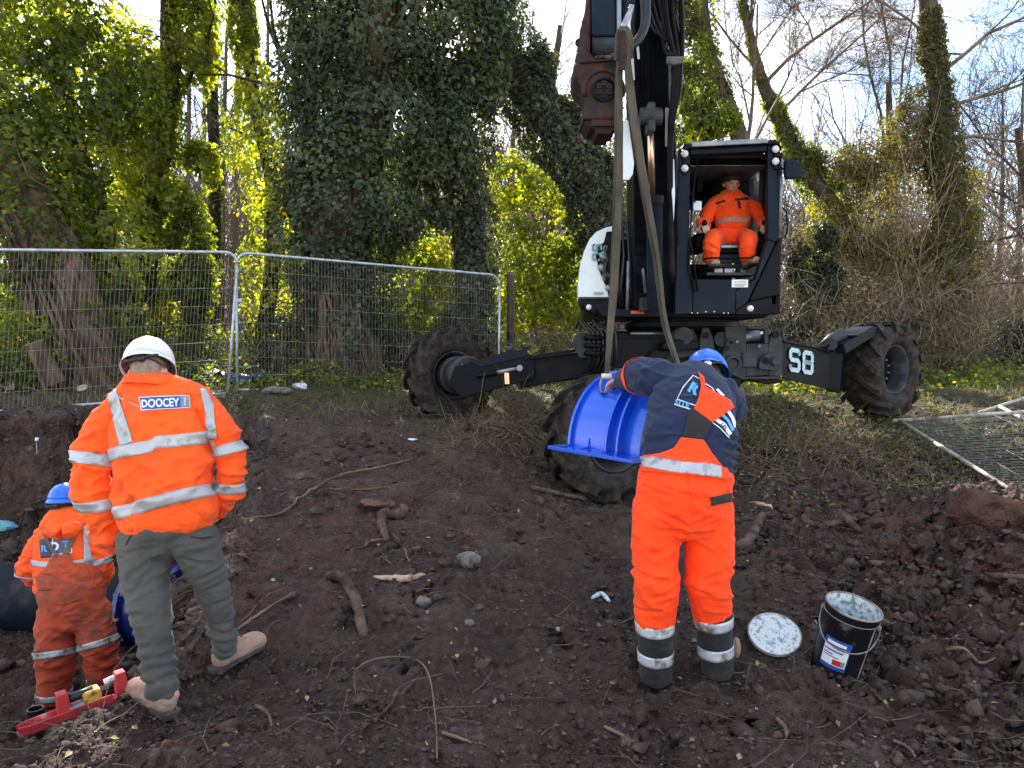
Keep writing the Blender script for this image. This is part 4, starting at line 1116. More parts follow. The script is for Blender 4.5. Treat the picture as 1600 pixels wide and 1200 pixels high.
# knuckle of hoses between leg and frame
kn = MB()
for k in range(7):
    x = 900 + k * 7
    kn.tube([P(x, 512 + k, 8.3), P(x + 6, 500 + 3 * (k % 3), 8.2), P(x + 20, 520, 8.15), P(x + 22, 560, 8.2), P(x + 12, 585, 8.3)], .016, 6)
kn.build("hydraulic_hose", M['hose'], dig, smooth=True)['kind'] = 'stuff'
MB().prism([P(x, y, 8.25) for x, y in ((898, 522), (940, 514), (945, 530), (930, 560), (905, 560), (896, 535))], (0, 1, 0), .25).build("knuckle_bracket", M['grey'], dig, bevel=.02)
for y0 in (528, 540, 552):
    MB().lathe(P(928, y0, 8.2), (0, 0, 1), [(-.03, .0), (-.03, .10), (0, .115), (.03, .10), (.03, 0)], 20).build("swivel_ring", M['black'], dig, smooth=True)

# --- chassis frame
fr = MB()
fr.bar(P(935, 545, 8.6), P(1190, 548, 8.6), .62, .40, (0, 1, 0))
frame_o = fr.build("chassis_frame", M['black'], dig, bevel=.02)
MB().prism([P(x, y, 8.28) for x, y in ((945, 528), (1090, 528), (1100, 560), (1060, 578), (960, 575), (945, 560))], (0, 1, 0), .03).build("side_plate", M['black'], frame_o, bevel=.008)
MB().tube([P(985, 521, 8.22), P(1040, 521, 8.22)], .018, 8).build("grab_rail", M['steel'], frame_o, smooth=True)
# slewing ring and turntable
MB().lathe(P(1065, 505, 8.75) + Vector((0, 0, -.10)), (0, 0, 1), [(0, 0), (0, .62), (.05, .66), (.10, .66), (.11, .60), (.22, .60), (.22, 0)], 56).build("slewing_ring", M['black'], dig, smooth=True, auto=math.radians(35))
# left-front legs lugs around the middle (leg reaching to near wheel)
nl = MB().bar(P(1040, 560, 8.2), P(975, 640, 7.3), .20, .26, (0, 0, 1), w2=.16, h2=.22).build("leg", M['grey'], dig, bevel=.02)
MB().lathe(cF + Vector((.42, -.9, 0)).normalized() * -.3, (.42, -.9, 0), [(-.05, 0), (-.05, .2), (.28, .2), (.28, 0)], 30).build("hub", M['black'], dig, smooth=True)
for i, (o_, d_, th) in enumerate([
        ([(1058, 512), (1082, 510), (1092, 530), (1096, 556), (1055, 560), (1040, 540), (1050, 520)], 8.12, .10),
        ([(1098, 512), (1108, 512), (1114, 526), (1120, 558), (1092, 560), (1094, 530)], 8.02, .06),
        ([(1120, 520), (1138, 530), (1150, 515), (1150, 560), (1120, 560)], 8.2, .12)]):
    MB().prism([P(x, y, d_) for x, y in o_], (0, 1, 0), th).build("lug_plate", M['grey'], dig, bevel=.012)
MB().cyl(P(1103, 524, 7.98), P(1103, 524, 8.16), .035, 16).build("pin", M['black'], dig)
MB().cyl(P(1128, 530, 8.02), P(1128, 530, 8.3), .085, 22).build("swivel", M['grey'], dig, bevel=.01)
MB().cyl(P(1068, 525, 8.0), P(1068, 525, 8.3), .10, 22).build("swivel", M['grey'], dig, bevel=.01)
mb = MB().prism([P(x, y, 8.0) for x, y in ((1036, 536), (1060, 530), (1092, 533), (1092, 545), (1060, 549), (1036, 545))], (0, 1, 0), .25).build("step_plate", M['black'], dig, bevel=.01)
# big right bracket with window
brk = MB()
dB = 7.95
def q(pts, d=dB, th=.05, name="bracket_plate", m='grey', par=dig, bv=.006):
    return MB().prism([P(x, y, d) for x, y in pts], (0, 1, 0), th).build(name, M[m], par, bevel=bv)
b0 = q([(1134, 510), (1166, 510), (1166, 588), (1140, 588), (1126, 568), (1134, 540)])
q([(1166.3, 510), (1201, 509), (1201, 514), (1166.3, 514)], par=b0)
q([(1166.3, 537), (1201, 537), (1201, 586), (1166.3, 588)], par=b0)
q([(1195, 514.3), (1201, 514.3), (1201, 536.7), (1195, 536.7)], par=b0)
q([(1201.3, 540), (1206, 520), (1212, 511), (1219, 514), (1222, 530), (1224, 550), (1222, 588), (1201.3, 587)], par=b0)
q([(1130, 568), (1166, 588.5), (1222, 588.5), (1222, 592), (1160, 593), (1134, 580)], d=7.9, th=.5, par=b0)
q([(1165, 511), (1201, 510), (1201, 588), (1165, 588)], d=8.35, th=.05, name="inner_plate", m='black', par=b0)
MB().tube([P(1150, 528, 8.12), P(1186, 524, 8.12)], .055, 16).build("cylinder_barrel", M['steel'], b0, smooth=True)
MB().cyl(P(1190, 520, 7.93), P(1190, 520, 8.0), .016, 10).build("bolt", M['lamp'], b0)
MB().cyl(P(1187, 541, 7.92), P(1187, 541, 7.96), .016, 10).build("bolt", M['steel'], b0)
MB().cyl(P(1152, 534, 7.92), P(1152, 534, 7.96), .014, 10).build("bolt", M['steel'], b0)
c1 = q([(1136, 548), (1134, 536), (1139, 529), (1146, 528), (1151, 534), (1150, 542), (1142, 548)], d=7.9, th=.06, name="pin_boss", par=b0)
for (x, y) in ((1143, 535), (1137, 543)): MB().cyl(P(x, y, 7.88), P(x, y, 7.92), .018, 10).build("bolt", M['black'], c1)
MB().box(P(1171, 562, 7.93), (.15, .03, .16)).build("cover_plate", M['grey'], b0, bevel=.004)
c2 = q([(1186, 572), (1190, 560), (1200, 552), (1214, 550), (1220, 556), (1221, 570), (1214, 579), (1200, 578), (1188, 577)], d=7.88, th=.07, name="pin_boss", par=b0)
MB().cyl(P(1213, 564, 7.83), P(1213, 564, 7.9), .045, 16).build("pin", M['grey'], c2, bevel=.004)
MB().bar(P(1206, 564, 7.84), P(1214, 572, 7.84), .03, .02).build("pin_lock", M['grey'], c2, bevel=.003)
MB().cyl(P(1196, 563, 7.86), P(1196, 563, 7.9), .035, 12).build("recess", M['black'], c2)
MB().lathe(P(1146, 568, 7.9), (0, -1, 0), [(-.03, .09), (.015, .09), (.02, .06), (-.01, .045), (-.01, 0)], 26).build("bearing", M['grey'], b0, smooth=True, auto=.6)
MB().lathe(P(1212, 522, 7.92), (0, -1, 0), [(-.03, .04), (.015, .04), (.015, 0)], 16).build("pin", M['black'], b0)
mb = MB().prism([P(x, y, 8.05) for x, y in ((1222, 520), (1232, 533), (1236, 542), (1222, 540))], (0, 1, 0), .3).build("gusset", M['grey'], dig, bevel=.01)
sk = MB().prism([P(x, y, 8.1) for x, y in ((1170, 592), (1225, 593), (1222, 598), (1200, 601), (1185, 598))], (0, 1, 0), .4).build("skid_plate", M['rust'], dig, bevel=.01)
# S8 arm out to the right wheel
a0 = P(1222, 561, 8.02); a1 = P(1303, 578, 8.55)
arm = MB()
o4 = [P(1222, 533, 7.98), P(1222, 590, 7.98), P(1300, 608, 8.5), P(1300, 549, 8.5)]
aarm = arm.prism(o4, Vector((.5, .85, 0)).normalized(), .24).build("leg", M['black'], dig, bevel=.012)
ex = (o4[3] - o4[0]).normalized(); ez = Vector((0, 0, 1)); fn = ex.cross(ez).normalized()
for (a, b) in ((o4[0], o4[3]), (o4[1], o4[2])):
    MB().bar(a - fn * -.006, b - fn * -.006, .02, .03, (0, 0, 1)).build("edge_flange", M['black'], aarm, bevel=.004)
so = P(1233, 586, 8.05); so = so + fn * (0.012)
decal_S8("lettering", P(1231, 580, 8.035) + fn * .012, ex, Vector((0, 0, 1)), .262, M['teal'], aarm, .003, .185)
kp = MB().prism([P(x, y, 8.48) for x, y in ((1292, 535), (1314, 533), (1316, 560), (1312, 614), (1290, 612))], Vector((.5, .85, 0)).normalized(), .3).build("king_post", M['black'], dig, bevel=.015)
MB().bar(P(1302, 545, 8.5), P(1350, 517, 8.75), .12, .30, (0, 0, 1)).build("upper_arm", M['navy'], kp, bevel=.01)
MB().tube([P(1286, 545, 8.45), P(1300, 530, 8.5), P(1318, 522, 8.55)], .07, 12).build("cylinder_barrel", M['grey'], kp, smooth=True)
MB().cyl(P(1300, 538, 8.38), P(1300, 538, 8.6), .06, 14).build("pin", M['grey'], kp)
MB().bar(P(1316, 525, 8.55), P(1348, 513, 8.8), .02, .34, (0, 0, 1)).build("cover_plate", M['navy'], kp, bevel=.006)
MB().bar(P(1270, 546, 8.35), P(1296, 540, 8.42), .05, .05).build("hose_clamp", M['black'], kp, bevel=.01)
# mudguard above right tyre
mg = MB().prism([P(1352, 506, 8.9), P(1408, 507, 8.9), P(1418, 520, 8.9), P(1350, 521, 8.9)], (.3, .95, 0), .30).build("mudguard", M['black'], dig, bevel=.01)
MB().bar(P(1348, 522, 8.8), P(1420, 522, 8.85), .03, .12, (0, 0, 1)).build("guard_strip", M['rust'], mg, bevel=.006)

# --- upper house: floor, engine cover, counterweight
dk = MB().prism([P(x, y, 7.75) for x, y in ((932, 482), (1200, 483), (1203, 492), (1194, 497), (940, 495))], (0, 1, 0), 1.75).build("deck", M['black'], dig, bevel=.01)
MB().box(P(996, 488, 7.73), (.14, .02, .035)).build("red_reflector", M['red'], dk, bevel=.003)
# white rounded engine cover (left), built as profile rings running back
def house_ring(d, grow=0.0):
    px = [(962, 350), (948, 353), (932, 360), (921, 372), (912, 392), (905, 418), (902, 445), (903, 467), (962, 467)]
    return [Vector((P(x - grow, y, 7.9).x * (7.9 + d) / 7.9, 7.9 + d, P(x, y, 7.9).z)) for x, y in px]
V_ = []; fs_ = []
ds = [0, .06, .2, .8, 1.5, 1.75, 1.85]; ins = [.05, .015, 0, -.02, 0, .05, .14]
for k, (dd, i_) in enumerate(zip(ds, ins)):
    ring = house_ring(dd)
    cc = sum(ring, Vector()) / len(ring)
    V_ += [p + (cc - p) * i_ for p in ring]
n9 = 9
for k in range(len(ds) - 1):
    for j in range(n9):
        j2 = (j + 1) % n9
        fs_.append([k * n9 + j, k * n9 + j2, (k + 1) * n9 + j2, (k + 1) * n9 + j])
fs_.append([(len(ds) - 1) * n9 + j for j in range(n9)])
fs_.append([j for j in range(n9)][::-1])
eng = MB().add(V_, fs_).build("engine_cover", M['white'], dig, smooth=True, auto=math.radians(38))
q2 = MB().prism([P(x, y, 7.872) for x, y in ((964, 361), (948, 362), (944, 378), (935, 385), (933, 402), (936, 420), (942, 436), (949, 450), (952, 466), (964, 466))], (0, 1, 0), .04).build("side_opening", M['interior'], eng)
for (x, y, r) in ((943, 400, .05), (940, 418, .04), (947, 432, .045), (951, 450, .035), (946, 388, .03)):
    MB().ball(P(x, y, 7.87), (r, r * .6, r * 1.1), 9, 6).build("engine_part", M['steel'], eng, smooth=True)
for pts in (((938, 405), (946, 412), (942, 428), (950, 440)), ((945, 385), (949, 405), (945, 422), (953, 446)), ((941, 398), (952, 400), (951, 425))):
    MB().tube([P(x, y, 7.85) for x, y in pts], .011, 6).build("hose", M['hose'], eng, smooth=True)
cw = MB().prism([P(x, y, 7.88) for x, y in ((903.5, 468), (962, 468), (962, 493), (928, 493), (914, 486), (906, 476))], (.10, 1, 0), 1.7).build("counterweight", M['black'], dig, bevel=.03, seg=3)
MB().lathe(P(920, 480, 7.87), (0, -1, 0), [(0, 0.03), (.012, .028), (.012, 0)], 12).build("side_lamp", M['lamp'], cw, smooth=True)
MB().box(P(935, 458, 7.872), (.095, .006, .028)).build("warning_sticker", noise_mat("grey_sticker", (.2, .2, .2), (.45, .45, .45), 60, (.5, .6), 0), eng)
decal_S8("lettering", P(925, 381, 7.868) , Vector((.02, 0, -1)), Vector((1, 0, 0.02)), .105, M['teal_dark'], eng, .004, .20)
# machinery between boom and cover
mid = q([(955, 372), (1062, 372), (1062, 484), (955, 484)], d=8.25, th=.4, name="boom_housing", m='black', bv=.02)
for k, (x0, x1) in enumerate(((963, 966), (972, 970), (980, 985), (990, 996), (998, 1003))):
    MB().tube([P(x0, 345, 7.7), P(x0 + 3, 400, 7.68), P(x1, 450, 7.7), P(x1 + 4, 478, 7.75)], .014, 7).build("hydraulic_hose", M['hose'], dig, smooth=True)
MB().tube([P(982, 408, 7.66), P(980, 484, 7.66)], .018, 8).build("hydraulic_pipe", M['steel'], dig, smooth=True)
MB().tube([P(992, 368, 7.6), P(1002, 458, 7.6)], .022, 8).build("hydraulic_pipe", M['black'], dig, smooth=True)
MB().tube([P(999, 368, 7.6), P(1008, 458, 7.6)], .018, 8).build("hydraulic_pipe", M['steel'], dig, smooth=True)
MB().box(P(994, 355, 7.6), (.07, .08, .15)).build("hose_manifold", M['steel'], dig, bevel=.01)
MB().box(P(1008, 476, 7.62), (.12, .1, .14)).build("valve_block", M['grey'], dig, bevel=.015)
MB().cyl(P(1018, 476, 7.55), P(1018, 476, 7.7), .06, 16).build("pin", M['grey'], dig, bevel=.006)

# --- boom
def bx(o4a, o4b, name, m, parent=dig, bv=.012):
    """box from left-bottom, right-bottom, right-top, left-top at front face; depth thickness by vector"""
    return MB().prism(o4a, o4b, 1.0).build(name, M[m], parent, bevel=bv)
boom = MB()
secs = [(1030, 484, 7.7, 88, .42), (1026, 400, 7.55, 76, .44), (1024, 300, 7.2, 72, .46), (1023, 180, 6.75, 70, .46), (1024, 60, 6.35, 70, .44), (1026, -60, 5.95, 70, .42), (1030, -220, 5.4, 70, .40)]
V_ = []; fs_ = []
for (x, y, d, w, dp) in secs:
    for (sx, b) in ((-1, 0), (1, 0), (1, 1), (-1, 1)):
        p = P(x + sx * w / 2 * .93, y, d); V_.append(p + Vector((0, dp * b, dp * b * .25)))
for k in range(len(secs) - 1):
    for j in range(4):
        j2 = (j + 1) % 4; fs_.append([k * 4 + j, k * 4 + j2, k * 4 + 4 + j2, k * 4 + 4 + j])
fs_ += [[0, 1, 2, 3], [len(V_) - 4, len(V_) - 3, len(V_) - 2, len(V_) - 1]]
bo = MB().add(V_, fs_).build("boom", M['black'], dig, bevel=.015)
def on_boom(x, y, off=.03):
    ys = [s[1] for s in secs][::-1]; dsx = [s[2] for s in secs][::-1]
    return P(x, y, float(np.interp(y, ys, dsx)) - off)
for x in (1003, 1020):
    MB().bar(on_boom(x, 60, .012), on_boom(x, 185, .012), .018, .02).build("stiffener_rib", M['black'], bo, bevel=.004)
MB().tube([on_boom(x, y, .06) for x, y in ((1045, 5), (1040, 25), (1034, 36), (1042, 60), (1046, 100), (1047, 150), (1049, 240))], .012, 6).build("edge_pipe", M['steel'], bo, smooth=True)
# white guards on the edges
for o_ in ([(970, 188), (982, 188), (991, 255), (989, 272), (983, 281), (970, 281)],):
    MB().prism([P(x, y, 6.9) for x, y in o_], (0, 1, 0), .03).build("white_guard", M['white'], bo, bevel=.006)
MB().prism([on_boom(x, y, .04) for x, y in ((1040, 168), (1053, 170), (1050, 225), (1047, 230), (1040, 228))], (0, 1, 0), .03).build("white_guard", M['white'], bo, bevel=.006)
MB().prism([P(x, y, 7.0) for x, y in ((1049, 130), (1054, 134), (1053, 230), (1055, 300), (1053, 345), (1050, 300), (1048, 230))], (0, 1, 0), .03).build("white_guard", M['white'], bo, bevel=.005)
MB().prism([P(x, y, 6.2) for x, y in ((984, 10), (990, 12), (985, 36), (988, 66), (984, 78), (979, 60), (976, 46))], (0, 1, 0), .02).build("white_guard", M['white'], bo, bevel=.004)
for (x0, y0, x1, y1) in ((996, 70, 998, 92), (988, 90, 990, 125)):
    MB().bar(on_boom(x0, y0, .05), on_boom(x1, y1, .05), .02, .02).build("white_guard", M['white'], bo, bevel=.004)
# boom cylinder with bronze rod
cyl = MB().tube([P(1023, 307, 7.0), P(1023, 480, 7.45)], [.078, .078], 24).build("boom_cylinder", M['navy'], dig, smooth=True, auto=.6)
MB().tube([P(1023, 306, 6.99), P(1023, 318, 7.0)], [.086, .086], 24).build("gland", M['black'], cyl, smooth=True, auto=.6)
MB().tube([P(1016, 195, 6.75), P(1019, 306, 7.0)], .033, 18).build("rod", M['copper'], cyl, smooth=True)
MB().cyl(P(1000, 182, 6.60), P(1034, 182, 6.60), .075, 20).build("rod_eye", M['grey'], cyl, bevel=.01)
MB().box(P(1016, 186, 6.62), (.07, .16, .26)).build("rod_clevis", M['grey'], cyl, bevel=.02)
# hoses looping down the right of the boom
rh = random.Random(3)
for k in range(9):
    x = 1036 + k * 3.6
    pts = [(x - 6 + rh.uniform(-3, 3), -60), (x + rh.uniform(-3, 3), 20), (x + rh.uniform(-4, 4) + 2, 60 + rh.uniform(-15, 25)), (1052 + k * 1.6, 92), (1050 + k * 1.5, 140), (1046 + k * .8, 190), (1044 + k * .6, 260), (1046 + k * .5, 360), (1049 + k * .4, 440)]
    MB().tube(path_pts([on_boom(a, b, .10 + .03 * (k % 3)) for a, b in pts], 30), .012 + .003 * (k % 3), 7).build("hydraulic_hose", M['hose'], dig, smooth=True)
for k in range(5):
    pts = [(1000 + k * 7, -40), (1003 + k * 9, 5), (1022 + k * 7, 48 + 4 * k), (1034 + k * 4, 46 + 6 * k), (1036 + k * 5, 0), (1030 + k * 6, -50)]
    MB().tube(path_pts([on_boom(a, b, .14) for a, b in pts], 26), .013, 7).build("hydraulic_hose", M['hose'], dig, smooth=True)
MB().prism([on_boom(x, y, .2) for x, y in ((1042, 88), (1070, 88), (1068, 98), (1052, 101), (1042, 98))], (0, 1, 0), .03).build("hose_clamp", M['steel'], dig, bevel=.005)
for k in range(3):   # fat hose beside the stick
    pts = [(1003 + 4 * k, -50), (1006 + 3 * k, 20), (1004 + 2 * k, 45), (994 + 2 * k, 64), (986, 70 + 2 * k)]
    MB().tube(path_pts([P(a, b, 5.5) for a, b in pts], 20), .024, 9).build("hydraulic_hose", M['hose'], dig, smooth=True)

# --- stick and quick hitch hanging in front
stick = MB().prism([P(x, y, 4.95) for x, y in ((924, -220), (962, -220), (963, 56), (925, 56))], (0, 1, 0), .30).build("stick", M['navy'], dig, bevel=.012)
MB().prism([P(x, y, 4.93) for x, y in ((963.5, -220), (970, -220), (971, 50), (964, 56))], (0, 1, 0), .34).build("side_link", M['steel'], stick, bevel=.008)
MB().prism([P(x, y, 4.98) for x, y in ((910, 30), (917, 10), (923, -60), (923, 60), (906, 130), (901, 100))], (0, 1, 0), .2).build("side_link", M['rust'], stick, bevel=.008)
MB().cyl(P(923, 72, 5.05), P(968, 72, 5.05), .085, 28).build("pin_boss", M['grey'], stick, bevel=.01)
MB().tube([P(976, -60, 5.3), P(975, 20, 5.3), P(972, 50, 5.25)], .03, 10).build("bucket_cylinder", M['black'], stick, smooth=True)
MB().bar(P(972, 46, 5.2), P(987, 12, 5.35), .03, .05).build("link_bar", M['galv'], stick, bevel=.004)
hit = MB().prism([P(x, y, 4.85) for x, y in ((897, 99), (966, 92), (968, 120), (969, 190), (962, 186), (918, 186), (911, 186), (913, 170), (917, 150), (911, 138), (898, 122))], (0, 1, 0), .34).build("quick_hitch", M['rust'], dig, bevel=.014)
MB().prism([P(x, y, 4.83) for x, y in ((905, 98), (906, 62), (912, 40), (922, 60), (922, 82), (930, 93), (966, 90), (966, 94))], (0, 1, 0), .36).build("ear", M['rust'], hit, bevel=.01)
MB().prism([P(x, y, 4.88) for x, y in ((914, 187), (966, 187), (966, 193), (962, 203), (956, 203), (955, 209), (933, 209), (931, 201), (922, 199), (914, 191))], (0, 1, 0), .28).build("hook_jaw", M['rust'], hit, bevel=.008)
MB().bar(P(924, 192, 4.86), P(964, 192, 4.86), .02, .04).build("hook_bar", M['rust'], hit, bevel=.004)
cc = P(943, 141, 4.845)
ring_pts = [cc + Vector((math.cos(t) * .128, 0, math.sin(t) * .128)) for t in np.linspace(-.3, math.pi + .3, 20)]
MB().tube(ring_pts, .014, 8, S=(0, 1, 0)).build("flange_ring", M['rust'], hit, smooth=True)
MB().lathe(cc, (0, -1, 0), [(0, .075), (.02, .075), (.025, .062), (.012, .06), (.012, 0)], 28).build("pin_plate", M['black'], hit, smooth=True, auto=.5)
for k in range(6):
    t = k * math.pi / 3 + .5; p = cc + Vector((math.cos(t) * .037, -.012, math.sin(t) * .037))
    MB().lathe(p, (0, -1, 0), [(0, .017), (.014, .016), (.014, .009), (.004, .008), (.004, 0)], 12).build("bolt", M['rust'], hit)
mb = MB()
for k in range(14):
    mb.ball(P(929 + k * 2.6 + random.uniform(-1, 1), 90 + random.uniform(-4, 1), 4.84 + random.uniform(0, .1)), random.uniform(.008, .018), 6, 4)
mb.build("mud_lump", M['clod'], hit)['kind'] = 'stuff'
MB().cyl(P(905, 67, 4.9), P(905, 67, 5.1), .028, 12).build("pin", M['rust'], hit, bevel=.004)
# ------------------------------------------------------------------ cab (part of the excavator)
dC = 7.5
def cb(pts, th, name, m='navy', d=dC, par=None, bv=.010, ax=(0, 1, 0)):
    return MB().prism([P(x, y, d) for x, y in pts], ax, th).build(name, M[m], par or cabp, bevel=bv)
c0 = P(1060, 492, dC); c1 = P(1222, 492, dC); zt = P(1100, 228, dC).z; zb = c0.z; CD = 1.55
cabp = MB().box(((c0.x + c1.x) / 2, dC + CD / 2 + .02, zb + .06), (c1.x - c0.x - .02, CD, .10)).build("cab", M['black'], dig, bevel=.01)
# front frame: left pillar, header, right pillar, lower panel with the slanted corner
cb([(1060, 232), (1078, 230), (1078, 300), (1077, 365), (1080, 430), (1082, 436), (1082, 490), (1055, 492), (1057, 360)], .10, "pillar")
cb([(1078.5, 229), (1199, 221), (1199, 236), (1078.5, 242)], .10, "header")
cb([(1199.5, 220), (1219, 220), (1219, 372), (1212, 378), (1199.5, 374)], .10, "pillar")
cb([(1199.5, 374.5), (1212, 378.5), (1168, 472), (1150, 486), (1150, 455), (1180, 436)], .09, "slanted_pillar")
cb([(1082.5, 436.5), (1149.5, 436.5), (1149.5, 491), (1082.5, 491)], .06, "front_panel", d=dC + .01)
cb([(1150, 486.5), (1168, 473), (1206, 463), (1208, 486), (1204, 492), (1150, 492)], .08, "bottom_skirt", m='black', d=dC + .005)
cb([(1150, 436), (1179, 436), (1150, 454.5)], .05, "corner_gusset", d=dC + .015)
cb([(1213, 380), (1219, 374), (1219, 462), (1207, 463), (1170, 471)], .02, "lower_glass", m='black', d=dC + .06)
for x, y in ((1070, 240), (1070, 263), (1212, 233), (1212, 252)):
    w = MB().lathe(P(x, y, dC), (0, -1, 0), [(-.02, .045), (.03, .045), (.045, .040)], 20).build("work_lamp", M['black'], cabp, smooth=True)
    MB().lathe(P(x, y, dC - .036), (0, -1, 0), [(0, .037), (.012, .030), (.016, 0)], 20).build("lens", M['lamp'], w, smooth=True)
for x, yy in ((1070, 251), (1212, 243)):
    MB().bar(P(x, yy - 22, dC - .01), P(x, yy + 22, dC - .01), .04, .03).build("lamp_bracket", M['black'], cabp, bevel=.004)
# roof with pale front edge
rf = MB().hexa([P(1066, 232, dC - .06), P(1216, 224, dC - .06), P(1216, 224, dC - .06) + Vector((0, CD + .08, 0)), P(1066, 232, dC - .06) + Vector((0, CD + .08, 0)),
                P(1068, 224, dC - .03), P(1214, 217.5, dC - .03), P(1214, 217.5, dC - .03) + Vector((0, CD, .02)), P(1068, 224, dC - .03) + Vector((0, CD, .02))]).build("roof", M['black'], cabp, bevel=.012)
MB().bar(P(1080, 226.5, dC - .05), P(1199, 220.5, dC - .05), .05, .05, (0, 0, 1)).build("visor_strip", M['steel'], rf, bevel=.008)
# side and back walls, lining
def wall(name, a, b, z0, z1, m, th=.04, bv=.004):
    a = Vector(a); b = Vector(b); n = (b - a).cross(Vector((0, 0, 1))).normalized() * th
    return MB().hexa([Vector((a.x, a.y, z0)), Vector((b.x, b.y, z0)), Vector((b.x, b.y, z0)) + n, Vector((a.x, a.y, z0)) + n,
                      Vector((a.x, a.y, z1)), Vector((b.x, b.y, z1)), Vector((b.x, b.y, z1)) + n, Vector((a.x, a.y, z1)) + n]).build(name, M[m], cabp, bevel=bv)
xl = c0.x + .02; xr = c1.x - .02; zm = P(1100, 395, dC).z
wall("side_wall", (xl, dC + .12, 0), (xl, dC + CD, 0), zb + .1, zt - .02, 'interior')
wall("back_wall", (xl + .05, dC + CD, 0), (xr - .05, dC + CD, 0), zb + .1, zm + .05, 'interior')
wall("back_wall", (xl + .05, dC + CD, 0), (xr - .05, dC + CD, 0), zt - .35, zt - .02, 'interior')
wall("rear_post", (xl + .05, dC + CD, 0), (xl + .30, dC + CD, 0), zm + .06, zt - .36, 'interior')
wall("rear_post", (xr - .22, dC + CD, 0), (xr - .05, dC + CD, 0), zm + .06, zt - .36, 'interior')
wall("side_wall", (xr, dC + .12, 0), (xr, dC + CD, 0), zb + .1, zm - .2, 'interior')
wall("side_glass", (xr - .01, dC + .6, 0), (xr - .01, dC + CD - .1, 0), zm - .19, zt - .03, 'glass', .012, 0)
wall("side_wall", (xr, dC + .12, 0), (xr, dC + .7, 0), zm - .19, zt - .03, 'interior')
wall("rear_post", (xr, dC + CD - .12, 0), (xr, dC + CD, 0), zm - .19, zt - .03, 'interior')
MB().hexa([Vector((xl + .01, dC + .11, zt - .09)), Vector((xr - .01, dC + .11, zt - .09)), Vector((xr - .01, dC + CD, zt - .09)), Vector((xl + .01, dC + CD, zt - .09)),
           Vector((xl + .01, dC + .11, zt - .05)), Vector((xr - .01, dC + .11, zt - .05)), Vector((xr - .01, dC + CD, zt - .05)), Vector((xl + .01, dC + CD, zt - .05))]).build("ceiling_lining", M['interior'], cabp)
# lifted windscreen under the roof, wiper and handrails
MB().hexa([Vector((xl + .08, dC + .14, zt - .16)), Vector((xr - .08, dC + .14, zt - .16)), Vector((xr - .08, dC + 1.1, zt - .12)), Vector((xl + .08, dC + 1.1, zt - .12)),
           Vector((xl + .08, dC + .14, zt - .155)), Vector((xr - .08, dC + .14, zt - .155)), Vector((xr - .08, dC + 1.1, zt - .115)), Vector((xl + .08, dC + 1.1, zt - .115))]).build("windscreen", M['glass'], cabp)
MB().tube([P(1090, 245, dC + .02), P(1083, 300, dC - .02), P(1078, 372, dC - .02), P(1084, 410, dC - .03), P(1090, 455, dC - .03)], .009, 6).build("wiper_arm", M['black'], cabp, smooth=True)
MB().tube([P(1077, 375, dC - .02), P(1076, 420, dC - .03), P(1084, 458, dC - .03)], .008, 6).build("wiper_arm", M['black'], cabp, smooth=True)
MB().tube([P(1221, 248, dC + .02), P(1220, 300, dC - .01), P(1218, 372, dC)], .016, 8).build("grab_rail", M['steel'], cabp, smooth=True)
MB().tube([P(1223, 325, dC + .3), P(1229, 330, dC + .3), P(1230, 360, dC + .3), P(1226, 372, dC + .3)], .008, 6).build("grab_rail", M['black'], cabp, smooth=True)
MB().tube([P(1099, 405, dC + .10), P(1110, 403, dC + .06), P(1172, 403, dC + .06), P(1180, 400, dC + .10)], .010, 8).build("front_bar", M['black'], cabp, smooth=True)
# mirror on the right
mr_ = MB().prism([P(x, y, dC - .1) for x, y in ((1228, 250), (1233, 247), (1256, 255), (1256, 262), (1253, 277), (1230, 279), (1227, 270))], (0, 1, 0), .07).build("mirror", M['navy'], cabp, bevel=.012)
MB().tube([P(1218, 262, dC), P(1224, 264, dC - .06), P(1232, 262, dC - .06)], .012, 7).build("mirror_arm", M['black'], mr_, smooth=True)
MB().cyl(P(1218, 258, dC - .01), P(1218, 272, dC - .01), .022, 10).build("mirror_hinge", M['black'], mr_)
# warning plate and lamp
wp = MB().box(P(1156, 443, dC - .004), (.165, .008, .078)).build("warning_plate", noise_mat("white_plate", (.62, .63, .64), (.72, .73, .74), 9, (.4, .5), 0), cabp, bevel=.002)
def flat_text(body, center, ex, ez, height, mat, parent, name="lettering", ext=.0015, bold=0.0, xs=1.0, spacing=1.0):
    cu = bpy.data.curves.new(name, 'FONT'); cu.body = body; cu.size = 1.0; cu.align_x = 'CENTER'; cu.align_y = 'CENTER'
    cu.offset = bold; cu.space_character = spacing; cu.resolution_u = 3
    to = bpy.data.objects.new("tmp_text", cu); COL.objects.link(to)
    dg = bpy.context.evaluated_depsgraph_get(); me = bpy.data.meshes.new_from_object(to.evaluated_get(dg))
    V = np.array([tuple(v.co) for v in me.vertices]); Fc = [list(p.vertices) for p in me.polygons]
    bpy.data.objects.remove(to); bpy.data.meshes.remove(me)
    k = height / (V[:, 1].max() - V[:, 1].min())
    V[:, 0] -= (V[:, 0].max() + V[:, 0].min()) / 2; V[:, 1] -= (V[:, 1].max() + V[:, 1].min()) / 2
    ex = Vector(ex).normalized(); ez = Vector(ez).normalized(); n = ex.cross(ez).normalized(); c = Vector(center)
    return V * k * np.array([xs, 1, 1]), Fc, ex, ez, n, c
def put_text(body, center, ex, ez, height, mat, parent, name="lettering", off=.003, **kw):
    V, Fc, ex, ez, n, c = flat_text(body, center, ex, ez, height, mat, parent, name, **kw)
    return MB().add([c + ex * v[0] + ez * v[1] + n * off for v in V], Fc).build(name, mat, parent)
M['ink'] = noise_mat("black_print", (.01, .01, .012), (.02, .02, .022), 5, (.5, .6), 0)
